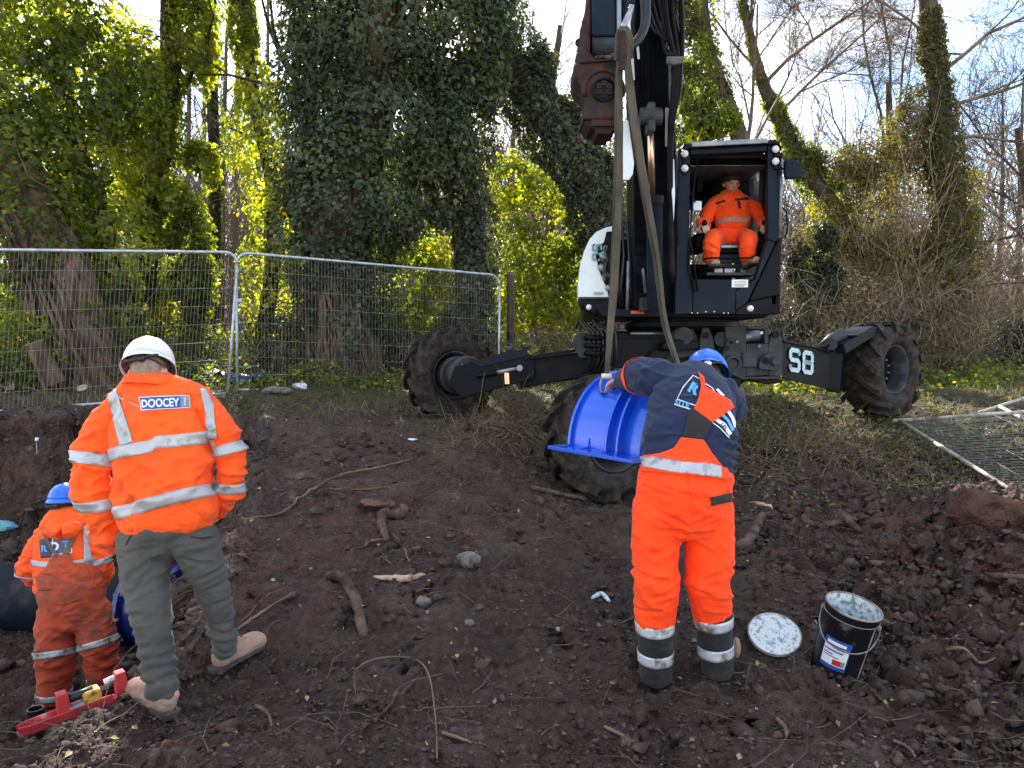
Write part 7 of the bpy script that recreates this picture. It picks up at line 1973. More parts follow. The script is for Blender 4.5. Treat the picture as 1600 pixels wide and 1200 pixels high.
j3.decal([(130, 820), (142, 818), (143, 878), (131, 880)], M['tape'], "reflective_band", off=.008)
j3.decal([(43, 832), (48, 828), (50, 868), (44, 866)], M['tape'], "reflective_band", off=.008)
s3l.band(P(51, 889, 5.38), (P(56, 864, 5.36) - P(52, 902, 5.5)).normalized(), .045, M['tape'], off=.006)
s3r.band(P(157, 876, 5.4), (P(152, 860, 5.4) - er3).normalized(), .045, M['tape'], off=.006)
bd3 = j3.decal([(62, 843), (81, 841), (82, 870), (64, 872)], M['logo_navy'], "badge", off=.006)
j3.decal([(81.5, 838), (111, 836), (113, 864), (82, 869)], M['logo_white'], "badge", off=.006)
j3.decal([(83, 840), (110, 838), (111, 862), (83.5, 866)], noise_mat("slate_print", (.05, .06, .10), (.08, .1, .15), 12, (.5, .6), 0), "badge_field", off=.008, thick=0)
j3.text("R", 70, 857, -.05, 11, M['logo_sky'], off=.009, bold=.05)
j3.text("D", 86, 854, -.05, 14, M['logo_white'], off=.010, bold=.05)
j3.text("T", 103, 851, -.05, 12, M['logo_sky'], off=.010, bold=.05)
st_m = noise_mat("mud_brown_elastic", (0.10, 0.07, 0.055), (0.18, 0.13, 0.10), 9, (.8, .9), .3)
j3.decal([(66, 832), (72, 836), (93, 868), (86, 871)], st_m, "brace_strap", t3.o, off=.016, thick=.003)
j3.decal([(118, 826), (126, 822), (108, 866), (98, 866)], st_m, "brace_strap", t3.o, off=.016, thick=.003)
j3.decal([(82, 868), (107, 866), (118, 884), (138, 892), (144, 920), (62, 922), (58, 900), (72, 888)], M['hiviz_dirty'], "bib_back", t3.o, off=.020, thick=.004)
t3.band(P(86, 1019, 5.235), (P(86, 990, 5.26) - k3l).normalized(), .045, M['tape_dirty'], off=.006)
t3.band(P(154, 1003, 5.28), (P(150, 985, 5.3) - k3r).normalized(), .045, M['tape_dirty'], off=.006)
t3.band(P(161, 1062, 5.32), (k3r - P(163, 1072, 5.33)).normalized(), .045, M['tape_dirty'], off=.006)
t3.band(P(84, 1082, 5.22), (k3l - P(84, 1090, 5.22)).normalized(), .045, M['tape_dirty'], off=.006)
boot(m3, l3, (-.1, 1, 0), M['boot_dark'], 1.05, .12)
boot(m3, r3, (.2, .98, 0), M['boot_dark'], 1.05, .12)

# ---------------------------------------------------------------- excavator operator
m4 = thing("person", 'dark haired operator in orange suit sitting in the excavator cab holding two joysticks', 'person', tuple(P(1142, 385, 8.3)))
dO = 8.15
hc4 = P(1143, 286, dO); HR4 = RZ(math.radians(184)) @ RX(math.radians(-20))
jl = P(1101, 351, 7.83); jr4 = P(1194, 351, 7.83)
body = head_shapes(hc4, HR4, 1.10) + [
    limb([P(1143, 292, dO + .02), P(1143, 312, dO + .03)], [.058, .07]),
    limb([P(1143, 315, dO + .02), P(1143, 345, dO), P(1142, 375, dO + .03)], [.16, .17, .17], [.10, .12, .13]),
    limb([P(1112, 322, dO), P(1100, 348, dO - .02), jl + Vector((0, .07, .02))], [.05, .042, .028]), limb([P(1174, 322, dO), P(1190, 345, dO - .02), jr4 + Vector((0, .07, .02))], [.05, .042, .028]),
    limb([P(1125, 378, dO), P(1114, 382, 7.78), P(1112, 412, 7.78)], [.08, .062, .045]), limb([P(1160, 378, dO), P(1170, 382, 7.78), P(1168, 410, 7.78)], [.08, .062, .045])]
body += hand_shapes(jl + Vector((-.005, .06, .02)), (.1, -.8, -.5), (.3, 0, -.9), 1, .8, -1) + hand_shapes(jr4 + Vector((.005, .06, .02)), (-.1, -.8, -.5), (-.3, 0, -.9), 1, .8, 1)
bo4 = Cloth("body", body, M['skin'], m4, .0075, 1)
def F4(x, y, z): return hc4 + HR4 @ Vector((x, y, z)) * 1.10
for sx in (-1, 1):
    e = MB().ball(F4(.030 * sx, .072, .006), (.013, .010, .006), 10, 7).build("eye", noise_mat("eye_white", (.45, .42, .4), (.5, .47, .45), 5, (.2, .3), 0), bo4.o, smooth=True)
    MB().ball(F4(.030 * sx, .081, .006), (.0055, .004, .0055), 8, 6).build("iris", M['plastic'], bo4.o, smooth=True)
    MB().tube([F4(.014 * sx, .092, .028), F4(.032 * sx, .088, .034), F4(.050 * sx, .076, .028)], .0045, 6).build("eyebrow", M['hair'], bo4.o, smooth=True)
MB().tube([F4(-.022, .092, -.060), F4(0, .098, -.058), F4(.022, .092, -.060)], .0042, 6).build("lips", noise_mat("lip", (.3, .1, .08), (.34, .12, .1), 5, (.4, .5), 0), bo4.o, smooth=True)
Cloth("hair", [ellip(F4(0, -.018, .056), (.096, .112, .100), HR4), limb([F4(-.068, .045, .065), F4(-.02, .080, .062), F4(.03, .078, .070), F4(.070, .045, .055)], [.024, .027, .024, .022]), limb([F4(-.05, .03, .10), F4(0, .045, .115), F4(.05, .03, .10)], [.03, .035, .03]), ellip(F4(.0, -.07, -.02), (.07, .04, .06), HR4),
               limb([F4(-.078, .02, .05), F4(-.082, .01, .0)], [.014, .010]), limb([F4(.078, .02, .05), F4(.082, .01, .0)], [.014, .010])],
      M['hair'], m4, .008, 1, lambda q: folds(q, .006, (22, 22, 22), .3, 61))
j4 = Cloth("jacket", [limb([P(1143, 304, dO + .02), P(1143, 314, dO + .01), P(1144, 333, dO - .03), P(1143, 352, dO - .04)], [.11, .19, .185, .17], [.09, .12, .135, .14]),
                      limb([P(1116, 319, dO), P(1143, 311, dO), P(1171, 319, dO)], [.068, .080, .068], [.065, .075, .065], S=(0, 1, 0))], M['hiviz_op'], m4, .011, 2,
           lambda q: folds(q, .016, (6, 6, 10), .5, 63))
sleeve(j4, [P(1114, 320, dO), P(1105, 335, dO - .02), P(1101, 349, dO - .06), jl + Vector((-.01, .08, .02))], [.070, .070, .064, .045], 64, M['hiviz_op'], vox=.011)
sleeve(j4, [P(1173, 320, dO), P(1184, 334, dO - .02), P(1191, 346, dO - .06), jr4 + Vector((.01, .08, .02))], [.070, .070, .064, .045], 65, M['hiviz_op'], vox=.011)
collar(j4.o, P(1144, 309, dO + .02), .105, .095, .05, RX(math.radians(12)), M['hiviz_op'], flare=1.2)
j4.decal([(1109, 319), (1133, 312), (1134, 315), (1110, 323)], M['black_cloth'], "pocket_edge", off=.006)
j4.decal([(1148, 311), (1173, 307), (1174, 311), (1149, 314)], M['black_cloth'], "pocket_edge", off=.006)
j4.decal([(1152, 314), (1156, 314), (1158, 326), (1154, 326)], M['black_cloth'], "zip_flap", off=.006)
j4.decal([(1119, 343), (1144, 338), (1172, 341), (1173, 348), (1144, 346), (1120, 351)], noise_mat("faded_tape", (.42, .20, .14), (.5, .3, .24), 9, (.4, .6), 0), "reflective_band", off=.006)
t4 = Cloth("trousers", [limb([P(1142, 360, dO), P(1142, 377, dO)], [.185, .19], [.15, .15]),
                        limb([P(1124, 370, dO - .02), P(1114, 372, 7.80), P(1112, 385, 7.72), P(1111, 408, 7.76)], [.088, .086, .080, .072]),
                        limb([P(1160, 370, dO - .02), P(1170, 372, 7.80), P(1168, 385, 7.72), P(1167, 404, 7.76)], [.088, .086, .078, .068])],
           M['hiviz_op'], m4, .011, 2, lambda q: folds(q, .011, (6, 6, 12), .4, 67, joints=(P(1114, 385, 7.6), P(1168, 385, 7.6)), jamp=.016, jr=.14))
boot(m4, P(1112, 424, 7.85), (-.1, -.95, .1), M['boot'], 1.0, .10)
boot(m4, P(1166, 420, 7.85), (.1, -.95, .1), M['boot'], 1.0, .10)
# ------------------------------------------------------------------ things lying about
M['tin'] = noise_mat("black_tinplate", (0.004, 0.004, 0.007), (0.009, 0.009, 0.013), 5, (.25, .45), .1, 30, .002, spec=.3, c3=(0.16, 0.13, 0.11), c3scale=7, c3pos=(.60, .72))
M['zinc'] = noise_mat("paste_smeared_tin", (0.20, 0.24, 0.25), (0.58, 0.66, 0.68), 34, (.3, .5), .8, 40, .008, spec=.5, pos=(.38, .5), c3=(0.10, 0.12, 0.12), c3scale=60, c3pos=(.60, .66))
M['rim_mud'] = noise_mat("muddy_tin_rim", (0.10, 0.08, 0.07), (0.30, 0.26, 0.23), 12, (.4, .7), .2, 60, .002)
M['redpaint'] = noise_mat("chipped_red_plastic", (0.42, 0.025, 0.03), (0.56, 0.05, 0.055), 8, (.4, .6), .15, 60, .002, c3=(0.62, 0.35, 0.32), c3scale=10, c3pos=(.58, .68))
M['yellow'] = noise_mat("muddy_yellow_plastic", (0.55, 0.27, 0.03), (0.70, 0.38, 0.05), 9, (.5, .7), .2, 50, .003, c3=(0.08, 0.055, 0.035), c3scale=20, c3pos=(.5, .58))
M['stone'] = noise_mat("grey_stone", (0.07, 0.06, 0.06), (0.20, 0.18, 0.17), 9, (.7, .9), .9, 30, .012, c3=(0.06, 0.04, 0.034), c3scale=6, c3pos=(.5, .65))
M['wood'] = noise_mat("muddy_dead_wood", (0.040, 0.027, 0.021), (0.15, 0.10, 0.075), 8, (.7, .9), 1.0, 60, .014, spec=.15, c3=(0.24, 0.175, 0.125), c3scale=7, c3pos=(.6, .72), stretch=(1, 1, 1))
M['wood_pale'] = noise_mat("split_pale_wood", (0.30, 0.20, 0.13), (0.55, 0.42, 0.30), 6, (.7, .9), .6, 50, .006, c3=(0.10, 0.06, 0.045), c3scale=8, c3pos=(.55, .66))
M['cyan'] = noise_mat("pale_blue_plastic", (0.12, 0.36, 0.46), (0.22, 0.46, 0.56), 9, (.4, .6), .1, c3=(.1, .08, .07), c3scale=20, c3pos=(.58, .68))
M['pipe'] = noise_mat("dark_blue_black_pipe", (0.005, 0.008, 0.014), (0.012, 0.016, 0.026), 4, (.5, .7), .2, 30, .004, spec=.12, c3=(.05, .04, .036), c3scale=2.5, c3pos=(.5, .65))
M['blue_dark'] = noise_mat("deep_blue_enamel", (0.006, 0.02, 0.15), (0.01, 0.035, 0.22), 4, (.2, .4), .05, spec=.6)

# tin of jointing paste, leaning a little
bb = P(1303, 1050, 3.70); bb.z = gz(bb.x, bb.y) - .015
Rb = RY(math.radians(9)) @ RX(math.radians(12)); axb = Rb @ Vector((0, 0, 1))
can = thing("paint_tin", 'open black metal bucket smeared with pale paste beside its lid on the mud', 'bucket', tuple(bb))
MB().lathe(bb, axb, [(0, 0), (.0, .118), (.012, .121), (.02, .118), (.20, .124), (.375, .131), (.377, .128), (.20, .121), (.03, .115), (.03, 0)], 44).build("tin_body", M['tin'], can, smooth=True, auto=.6)
MB().lathe(bb, axb, [(.033, 0), (.033, .114), (.20, .1195), (.378, .1268)], 44).build("paste_lining", M['zinc'], can, smooth=True, auto=.8)
A0, N0 = frame(axb, Vector((1, 0, 0)))
MB().tube([bb + axb * .377 + (A0 * math.cos(t) + N0 * math.sin(t)) * .131 for t in np.linspace(0, 2 * math.pi, 45)], .0055, 7, cap=False).build("rolled_rim", M['rim_mud'], can, smooth=True)
MB().tube([bb + axb * .335 + (A0 * math.cos(t) + N0 * math.sin(t)) * .131 for t in np.linspace(0, 2 * math.pi, 45)], .003, 6, cap=False).build("bead", M['rim_mud'], can, smooth=True)
MB().tube([bb + axb * .006 + (A0 * math.cos(t) + N0 * math.sin(t)) * .121 for t in np.linspace(0, 2 * math.pi, 45)], .005, 6, cap=False).build("foot_ring", M['rim_mud'], can, smooth=True)
def onb(a, h, r=.127):
    return bb + axb * h + (Rb @ Vector((math.cos(a), math.sin(a), 0))) * r
# handle hangs down in front
hp = path_pts([onb(-.55, .315, .136), onb(-.70, .28, .142), onb(-1.1, .225, .142), onb(-1.6, .20, .140), onb(-2.1, .195, .140), onb(-2.7, .21, .142), onb(-3.2, .265, .142), onb(-3.69, .315, .136)], 30)
MB().tube(hp, .0035, 7).build("wire_handle", M['rim_mud'], can, smooth=True)
for a in (-.55, -3.69): MB().cyl(onb(a, .315, .122), onb(a, .315, .142), .014, 12).build("handle_lug", M['rim_mud'], can, bevel=.002)
MB().bar(onb(-1.05, .03, .125), onb(-1.05, .34, .134), .006, .003).build("side_seam", M['rim_mud'], can)
def wrap(a0, a1, h0, h1, r0, mat, name, par, off=.0015, n=14):
    V = []; Fc = []
    for i in range(n + 1):
        a = a0 + (a1 - a0) * i / n
        for h in (h0, h1):
            V.append(onb(a, h, .118 + .013 * h / .335 + off + r0))
    for i in range(n): Fc.append([2 * i, 2 * i + 2, 2 * i + 3, 2 * i + 1])
    return MB().add(V, Fc).build(name, mat, par, smooth=True)
lb = wrap(-2.72, -1.72, .075, .235, .001, M['logo_blue'], "paper_label", can)
wrap(-2.70, -1.76, .095, .195, .002, M['logo_white'], "label_panel", lb)
wrap(-2.66, -2.30, .150, .156, .003, M['logo_blue'], "printed_line", lb); wrap(-2.66, -1.95, .168, .176, .003, M['logo_blue'], "printed_line", lb)
wrap(-2.66, -2.05, .138, .143, .003, M['logo_blue'], "printed_line", lb); wrap(-2.25, -1.95, .100, .130, .003, M['red'], "label_picture", lb); wrap(-1.95, -1.80, .100, .132, .0032, M['galv'], "label_picture", lb)
wrap(-2.62, -1.90, .205, .222, .003, M['logo_white'], "label_heading", lb)
mb = MB()
for k in range(16):
    a = random.uniform(-3, -.3); h = random.uniform(.0, .05); mb.ball(onb(a, h, .124), random.uniform(.006, .018), 7, 5)
mb.build("mud_lump", M['clod'], can)['kind'] = 'stuff'
# lid
lp = P(1210, 997, 3.86); lp.z = gz(lp.x, lp.y) + .062
nl_ = (Vector((-.10, -.52, .85))).normalized()
lid = thing("tin_lid", 'round silver lid smeared with pale paste lying on mud left of the bucket', 'lid', tuple(lp))
MB().lathe(lp, nl_, [(-.012, 0), (-.012, .130), (-.006, .136), (.004, .136), (.006, .130), (0, .124), (0, .09), (0, .05), (0, .02), (0, 0)], 44).build("disc", M['zinc'], lid, smooth=True, auto=.7)
A0, N0 = frame(nl_, Vector((1, 0, 0)))
MB().tube([lp + nl_ * .002 + (A0 * math.cos(t) + N0 * math.sin(t)) * .133 for t in np.linspace(0, 2 * math.pi, 41)], .005, 6, cap=False).build("rolled_rim", M['rim_mud'], lid, smooth=True)

# red clamp-on tool at the pit edge
ra = P(36, 1148, 3.16); rb_ = P(186, 1090, 3.42)
ra.z = max(gz(ra.x, ra.y), ra.z) ; dr_ = (rb_ - ra).normalized(); sd_ = dr_.cross(Vector((0, 0, 1))).normalized(); upr = sd_.cross(dr_).normalized(); LR = (rb_ - ra).length
rt = thing("red_level_frame", 'long red plastic frame with yellow block and white rod on the pit edge', 'tool', tuple(ra))
def R_(s, w, h): return ra + dr_ * s + sd_ * w + upr * h
mb = MB()
out = [(-.02, -.018), (.03, -.036), (LR - .06, -.036), (LR, -.02), (LR + .012, 0.01), (LR - .02, .036), (.03, .036), (-.02, .018)]
MB().prism([R_(s, w, .0) for s, w in out], upr, .018).build("base_bar", M['redpaint'], rt, bevel=.004)
MB().prism([R_(s, w, .018) for s, w in [(-.02, -.018), (.03, -.036), (LR - .06, -.036), (LR - .06, -.028), (.032, -.028), (-.012, -.012)]], upr, .026).build("side_rail", M['redpaint'], rt, bevel=.003)
MB().prism([R_(s, w, .018) for s, w in [(-.02, .018), (.03, .036), (LR - .03, .036), (LR - .03, .028), (.032, .028), (-.012, .012)]], upr, .026).build("side_rail", M['redpaint'], rt, bevel=.003)
for s0 in (.135, .375):
    MB().prism([R_(s0, -.026, .02), R_(s0 + .055, -.026, .02), R_(s0 + .048, -.026, .125), R_(s0 + .006, -.026, .125)], sd_, .052).build("upright", M['redpaint'], rt, bevel=.004)
MB().tube([R_(.175, 0, .085), R_(.285, 0, .085)], .020, 12).build("dark_rod", M['plastic'], rt, smooth=True)
MB().tube([R_(.335, .0, .10), R_(.385, .0, .105)], .013, 12).build("white_rod", M['logo_white'], rt, smooth=True)
MB().box(R_(.275, 0, .06), (.075, .07, .07), Matrix((dr_, sd_, upr)).transposed()).build("yellow_block", M['yellow'], rt, bevel=.012)
MB().tube([R_(.18, .01, .035), R_(.30, .01, .04)], .022, 10).build("grey_sleeve", M['steel'], rt, smooth=True)
MB().prism([R_(.20, -.0365, .012), R_(.28, -.0365, .014), R_(.28, -.0365, .028), R_(.20, -.0365, .026)], -sd_, .001).build("sticker", M['zinc'], rt)
# grey tin behind it by the boot
gp = P(55, 1112, 4.35); gp.z = -.66 if False else P(55, 1112, 4.35).z
gcan = thing("small_pot", 'small dark cylinder with a light rim behind the red frame in the pit', 'pot', tuple(P(56, 1125, 4.7)))
cpt = P(56, 1128, 4.7); cpt.z = gz(cpt.x, cpt.y)
MB().lathe(cpt, (0, 0, 1), [(0, 0), (0, .045), (.24, .045), (.24, .04), (.02, .04), (.02, 0)], 24).build("pot_wall", M['pipe'], gcan, smooth=True, auto=.6)
MB().tube([cpt + Vector((.045 * math.cos(t), .045 * math.sin(t), .24)) for t in np.linspace(0, 6.283, 25)], .004, 5, cap=False).build("rim", M['rim_mud'], gcan, smooth=True)

# old pipe crossing the pit, with a blue coupling
pp = thing("water_pipe", 'big dark pipe crossing the pit behind the man in muddy dungarees', 'pipe', tuple(P(60, 900, 6.5)))
pA = Vector((-7.6, 7.1, -.62)); pB = Vector((-2.15, 6.25, -.62))
MB().tube([pA, pA.lerp(pB, .5), pB], .30, 36, S=(0, 0, 1)).build("barrel", M['pipe'], pp, smooth=True, auto=.6)
for f in (.42,):
    c_ = pA.lerp(pB, f); MB().lathe(c_, (pB - pA), [(-.06, .29), (-.06, .36), (.06, .36), (.06, .29)], 36).build("collar_ring", M['pipe'], pp, smooth=True, auto=.5)
cpl = thing("blue_coupling", 'deep blue bolted coupling behind the grey trousered legs in the pit', 'pipe clamp', tuple(pA.lerp(pB, .86)))
dpp = (pB - pA).normalized()
MB().lathe(pA.lerp(pB, .80), dpp, [(-.02, .30), (-.02, .40), (.02, .40), (.02, .345), (.38, .345), (.38, .40), (.42, .40), (.42, .30)], 40).build("sleeve_casing", M['blue_dark'], cpl, smooth=True, auto=.5)
for s_ in (.0, .40):
    for k in range(12):
        t = k * math.pi / 6; A1, N1 = frame(dpp, Vector((0, 0, 1))); p = pA.lerp(pB, .80) + dpp * s_ + (A1 * math.cos(t) + N1 * math.sin(t)) * .375
        MB().cyl(p - dpp * .035, p + dpp * .035, .014, 6).build("bolt", M['steel'], cpl)
# small pale blue object on the shelf
cy = P(10, 829, 6.9); cy.z = P(10, 829, 6.9).z
shelf_z = gz(cy.x, cy.y)

def rock(name, label, c, r, mat, cat, seed, sq=(1, 1, .7), group=None):
    n = 5; bm = bmesh.new(); bmesh.ops.create_icosphere(bm, subdivisions=3, radius=1)
    V = np.array([tuple(v.co) for v in bm.verts]); Fc = [[v.index for v in f.verts] for f in bm.faces]; bm.free()
    rr = 1 + .7 * (vnoise(V * 1.3 + seed * 3.1, seed) - .5) + .25 * (vnoise(V * 3 + seed, seed + 1) - .5)
    # chop a few flat faces
    R = np.random.default_rng(seed)
    W_ = V * rr[:, None]
    for _ in range(7):
        d = R.normal(size=3); d /= np.linalg.norm(d); h = W_ @ d; lim = .72
        W_ = W_ - np.maximum(h - lim, 0)[:, None] * d
    W_ = W_ * np.array(sq) * r
    o = MB().add([Vector(c) + Vector(w) for w in W_], Fc).build(name, mat, None, smooth=True, auto=math.radians(30))
    # put origin at the thing
    tag(o, label, cat, group)
    return o
def gp_(px, py, up=0.0):
    p = G(px, py); p.z = gz(p.x, p.y) + up; return p
rock("stone", 'angular grey stone lying in the middle of the mud slope', gp_(735, 884, .015), .085, M['stone'], 'stone', 3, (1.1, .9, .75))
rock("stone", 'small pale stone below the angular grey one near the yellow leaves', gp_(733, 978, .008), .030, M['stone'], 'stone', 4)
rock("stone", 'dark earthy stone by the long curved root on the left of the slope', gp_(455, 782, .01), .075, M['clod'], 'stone', 5)
rock("stone", 'flat slab of soil and stone beside the hollow under the fence', gp_(475, 748, .01), .13, M['clod'], 'stone', 6, (1.3, .8, .4))
rock("stone", 'brown rounded stone on the slope left of the tan leaf litter', gp_(660, 945, .005), .045, M['stone'], 'stone', 7)
rock("stone", 'big reddish clod on the spoil heap below the fallen fence', gp_(1535, 806, -.02), .24, noise_mat("red_clay_clod", (.05, .028, .022), (.12, .06, .045), 9, (.8, .95), 1.0, 24, .05, spec=.1), 'clod', 8, (1.1, .9, .8))
rock("stone", 'grey white rock on the bank at the foot of the right fence panel', gp_(432, 614, .03), .14, M['stone'], 'stone', 9, (1.3, .8, .5))
rock("stone", 'second pale rock beside the fence foot near the blue sheeting', gp_(470, 608, .03), .09, M['zinc'], 'stone', 10, (1.2, .8, .6))
rock("litter_scrap", 'small white crumpled scrap on the crest of the mud slope', gp_(645, 689, .01), .035, M['logo_white'], 'litter', 11, (1.6, .7, .5))
rock("litter_scrap", 'pale blue scrap on the pit shelf at the left edge', Vector((gp_(10, 829).x, gp_(10, 829).y, gp_(10, 829).z + .03)), .11, M['cyan'], 'litter', 12, (1.3, .7, .55))

def stick(name, label, pix, r, mat, cat="branch", up=.01, group=None, n=44, knots=True, sides=12, jit=0.0):
    pts = [gp_(x, y, up) for x, y in pix]
    rs = r if isinstance(r, (list, tuple)) else [r, r * .6]
    c = path_pts(pts, n); rr = np.interp(np.linspace(0, 1, n), np.linspace(0, 1, len(rs)), rs)
    if jit:
        c = [p + Vector((random.gauss(0, jit), random.gauss(0, jit), abs(random.gauss(0, jit)))) for p in c]
    for p, q in zip(c, rr): p.z = max(p.z, gz(p.x, p.y) + q * .3) if up < .05 else p.z
    if knots: rr = [q * (1 + .10 * (random.random() - .5) * 2) for q in rr]
    o = MB().tube(c, list(rr), sides).build(name, mat, None, smooth=True)
    me = o.data; V = np.zeros(len(me.vertices) * 3); me.vertices.foreach_get("co", V); V = V.reshape(-1, 3)
    C_ = np.repeat(np.array([tuple(p) for p in c]), sides, 0); k_ = 1 + .55 * (vnoise(V * 38, 5) - .5) + .5 * (vnoise(V * 14, 6) - .5)
    V = C_ + (V - C_) * k_[:, None]; me.vertices.foreach_set("co", V.ravel()); me.update()
    tag(o, label, cat, group)
    return o
stick("dead_branch", 'thick bent dead branch lying down the slope in the foreground', [(510, 905), (535, 912), (552, 935), (560, 965), (568, 1003)], [.030, .033, .030, .030, .024], M['wood'], up=.02)
stick("dead_branch", 'twisted dark root with a hooked bend in the middle of the slope', [(632, 800), (622, 812), (600, 812), (597, 830), (604, 850)], [.04, .045, .04, .035, .02], M['wood'], up=.03)
o = rock("bark_slab", 'crumpled slab of dark bark above the hooked root', gp_(592, 795, .03), .15, M['wood'], 'bark', 23, (1.0, .9, .34))
stick("wood_splinter", 'pale split splinter of wood right of the bent dead branch', [(583, 905), (610, 908), (640, 910), (664, 903)], [.006, .022, .022, .005], M['wood_pale'], 'wood', up=.01, knots=False)
stick("thin_root", 'long thin root curving across the slope below the hollow', [(398, 812), (440, 805), (480, 775), (530, 745), (590, 733), (645, 724)], [.010, .012, .010, .006], M['twig'], 'root')
stick("thin_root", 'thin root running level above the dark bark slab', [(515, 772), (560, 767), (600, 766), (655, 757)], [.006, .008, .004], M['twig'], 'root')
stick("thin_root", 'straight twig lying beside the tan boot of the man in grey trousers', [(370, 990), (400, 968), (430, 950), (462, 934)], [.007, .008, .005], M['twig'], 'root', up=.015)
stick("thin_root", 'loop of thin root arching over the near foreground mud', [(556, 1095), (556, 1062), (590, 1048), (640, 1047), (668, 1075), (680, 1130), (683, 1200)], [.0025, .004, .004, .003], M['twig'], 'root', up=.03)
stick("thin_root", 'short forked root inside the looped root in the foreground', [(585, 1130), (610, 1105), (632, 1085), (650, 1065)], [.008, .009, .004], M['wood'], 'root', up=.01)
stick("thin_root", 'small root below the hooked bend pointing to the angular stone', [(612, 838), (625, 855), (640, 883)], [.008, .006, .003], M['twig'], 'root', up=.02)
stick("thin_root", 'short root lying left of the hooked bend', [(570, 862), (580, 850), (608, 848)], [.010, .012, .010], M['wood'], 'root', up=.02)
stick("dead_branch", 'straight cut branch lying before the near tyre', [(828, 768), (860, 772), (916, 786)], [.022, .020, .016], M['wood'], up=.02)
stick("dead_branch", 'mossy pale log end just right of the orange dungarees', [(1150, 862), (1170, 848), (1185, 828), (1192, 812)], [.04, .042, .036, .03], M['wood'], up=.02)
stick("dead_branch", 'muddy log half buried above the bucket', [(1255, 818), (1290, 826), (1320, 822), (1345, 835)], [.02, .03, .035, .02], M['wood'], up=.005)
stick("dead_branch", 'broken pale twig beside the log end right of the worker', [(1172, 792), (1195, 798), (1215, 808)], [.010, .014, .008], M['wood_pale'], up=.02)
stick("thin_root", 'reddish root on the rough spoil right of the bucket', [(1478, 1025), (1505, 1030), (1530, 1042), (1555, 1038)], [.010, .009, .005], M['twig'], 'root', up=.02)
stick("dead_branch", 'dark stick at the right edge of the photo lying on spoil', [(1548, 908), (1575, 912), (1610, 914)], [.016, .015, .015], M['wood'], up=.015)
stick("thin_root", 'pale fork of root left of the orange dungarees', [(925, 938), (940, 932), (952, 945)], [.010, .012, .010], M['zinc'], 'root', up=.01)
for i, (x0, y0, x1, y1, lab) in enumerate(((690, 1155, 735, 1165, 'small twig at the bottom centre of the mud'), (945, 1145, 995, 1172, 'pale straight twig near the bottom right of centre'),
        (1215, 1130, 1228, 1160, 'dark splinter standing below the bucket'), (400, 1110, 425, 1140, 'forked twig below the tan boot in the foreground'), (1395, 1165, 1430, 1200, 'weathered stick at the bottom right corner'))):
    stick("dead_twig", lab, [(x0, y0), ((x0 + x1) / 2 + 6, (y0 + y1) / 2), (x1, y1)], [.008, .008, .004], M['twig'], 'twig', up=.015)
# heap of cut branches below the near tyre's left side
for i in range(10):
    a = (random.uniform(770, 850), random.uniform(655, 700)); b = (a[0] + random.uniform(20, 80), a[1] + random.uniform(20, 60))
    stick("brushwood_stick", 'thin stick in the brushwood heap between the two left tyres', [a, ((a[0] + b[0]) / 2, (a[1] + b[1]) / 2 - 6), b], [.009, .008, .004], M['twig_dark'], 'stick', up=.06, group='brushwood between the left and near tyres')
# tangle of dead stems right, on the bank by the panel
st = []; dr = []
nS = 520
xx = rng.normal(3.1, .55, nS); yy = rng.normal(7.4, .35, nS)
dd = rng.normal(size=(nS, 3)); dd[:, 2] = np.abs(dd[:, 2]) * .7
A, B, ra2, rb2 = curl_twigs(on_ground(xx, yy, .01), dd, rng.uniform(.2, .7, nS), 6, .28, .12, rng.uniform(.002, .006, nS))
tag(tubes_np("dead_stems", A, B, ra2, rb2, M['twig']), 'tangle of dead bramble stems on the bank left of the fallen panel', kind='stuff')
nS = 450
xx = rng.uniform(-.6, 1.4, nS); yy = rng.normal(8.4, .4, nS)
dd = rng.normal(size=(nS, 3)); dd[:, 2] = np.abs(dd[:, 2]) * .5
A, B, ra2, rb2 = curl_twigs(on_ground(xx, yy, .01), dd, rng.uniform(.2, .8, nS), 6, .25, .10, rng.uniform(.002, .006, nS))
tag(tubes_np("dead_stems", A, B, ra2, rb2, M['twig']), 'dead stems heaped under the left leg of the excavator', kind='stuff')
# roots hanging out of the pit walls
st = []; dr = []
for (x, y) in [(-1.95 - .05 * k, 4.4 + .22 * k) for k in range(8)] + [(-2.5 - .45 * k, 7.35 + .05 * (k % 3)) for k in range(9)]:
    for _ in range(7):
        p = Vector((x + random.gauss(0, .12) - .08, y + random.gauss(0, .12) - .06, 0)); p.z = gz(p.x, p.y) + .02
        st.append(tuple(p)); dr.append((random.gauss(-.3, .5), random.gauss(-.3, .5), random.uniform(-1, .1)))
A, B, ra2, rb2 = curl_twigs(st, dr, rng.uniform(.15, .6, len(st)), 6, .22, .12, rng.uniform(.002, .009, len(st)))
tag(tubes_np("hanging_roots", A, B, ra2, rb2, M['twig_dark']), 'torn roots hanging from the edges of the pit', kind='stuff')
# stake marker in the pit wall
stk = P(58, 712, 7.25)
sk_ = thing("marker_pin", 'thin steel pin with white top stuck in the far pit wall', 'pin', tuple(stk))
MB().tube([P(58, 711, 7.2), P(57, 688, 7.28)], .006, 6).build("shaft", M['steel'], sk_, smooth=True)
MB().tube([P(57, 689, 7.27), P(58, 684, 7.27)], .016, 8).build("cap", M['logo_white'], sk_, smooth=True)
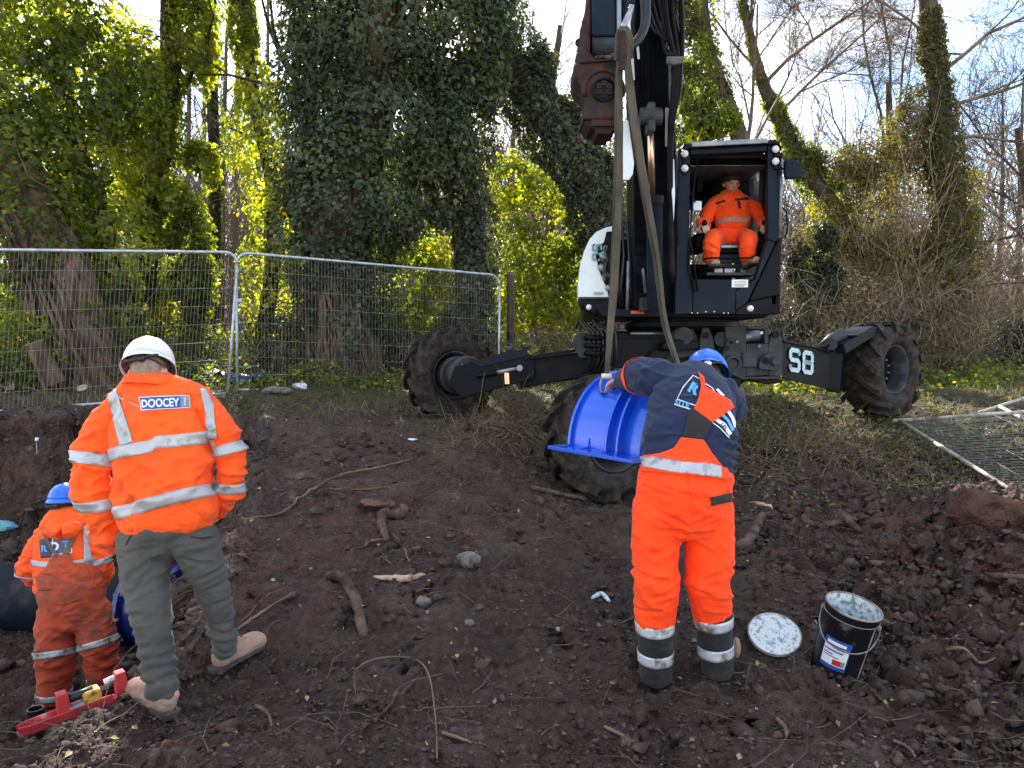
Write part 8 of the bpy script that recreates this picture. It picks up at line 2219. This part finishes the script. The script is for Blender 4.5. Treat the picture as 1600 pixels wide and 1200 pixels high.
# behind the fence: crumpled blue white sheeting, cut stumps
def sheet(name, label, cx, cy, w, d, z, mat, seed, amp=.08):
    n = 26; xs = np.linspace(-w / 2, w / 2, n); ys = np.linspace(-d / 2, d / 2, n); X, Y = np.meshgrid(xs, ys, indexing='ij')
    V = np.stack([X + cx, Y + cy, X * 0], -1).reshape(-1, 3)
    r = 1 - np.abs(2 * vnoise(V * 3.1, seed) - 1); V[:, 2] = ground_h(V[:, 0], V[:, 1], False) + z + amp * r + .05 * vnoise(V * 9, seed + 2)
    V[:, :2] += .08 * (vnoise(V[:, [1, 0, 2]] * 3, seed + 4)[:, None] - .5)
    i = np.arange(n - 1)[:, None] * n + np.arange(n - 1)[None]; Fq = np.stack([i, i + n, i + n + 1, i + 1], -1).reshape(-1)
    o = mesh_np(name, V, Fq, 4, mat); m = o.modifiers.new("t", 'SOLIDIFY'); m.thickness = .004
    return tag(o, label, 'sheeting')
p = P(318, 590, 11.4)
sheet("plastic_sheet", 'crumpled dark blue plastic sheeting on the ground behind the left fence panel', p.x, p.y, 1.7, .8, .08, M['blue_dark'], 71, .12)
sheet("plastic_sheet", 'pale grey white sheeting strip on top of the blue sheeting', p.x - .1, p.y + .45, 1.5, .35, .24, M['white'], 72, .06)
def stump(label, px, py, d, r, h, lean=0, mat='bark', n="cut_stump"):
    b = P(px, py, d); b.z = gz(b.x, b.y) - .05 if lean == 0 else b.z
    t = thing(n, label, 'stump', tuple(b)); tp = b + Vector((lean, -.1, h))
    MB().tube([b, b.lerp(tp, .5), tp], [r * 1.2, r, r * .95], 18).build("trunk", M[mat], t, smooth=True, auto=.7)
    ax_ = (tp - b).normalized()
    MB().cyl(tp + ax_ * .002, tp + ax_ * .008, r * .93, 18).build("cut_face", M['wood_pale'], t)
stump('pale cut stump leaning out of the roots at the far left fence', 85, 600, 9.9, .13, .55, -.18, 'bark_red')
stump('small sawn branch stub low on the left trunk behind the fence', 135, 600, 10.0, .07, .12)
stump('short broken post standing right of the fence end', 798, 560, 12.9, .07, 1.9, 0, 'bark')
# individual yellow leaves that catch the eye
yl = [(1183, 1042, 'yellow leaf on the mud between the lid and the worker boot'), (1383, 1108, 'yellow leaf on the mud below the bucket'), (480, 1098, 'curled ochre leaf in the left foreground'),
      (502, 800, 'yellow green leaf on the slope left of the hooked root'), (427, 915, 'small yellow leaf above the straight twig'), (714, 1038, 'cream leaf in the middle foreground')]
for x, y, lab in yl:
    p = gp_(x, y, .018); nn = np.array([[random.uniform(-.5, .5), -.9, .9]])
    o = leaf_cloud("fallen_leaf", np.array([tuple(p)]), nn, [random.uniform(.028, .042)], [.88], M['dry_leaf']); tag(o, lab, 'leaf')
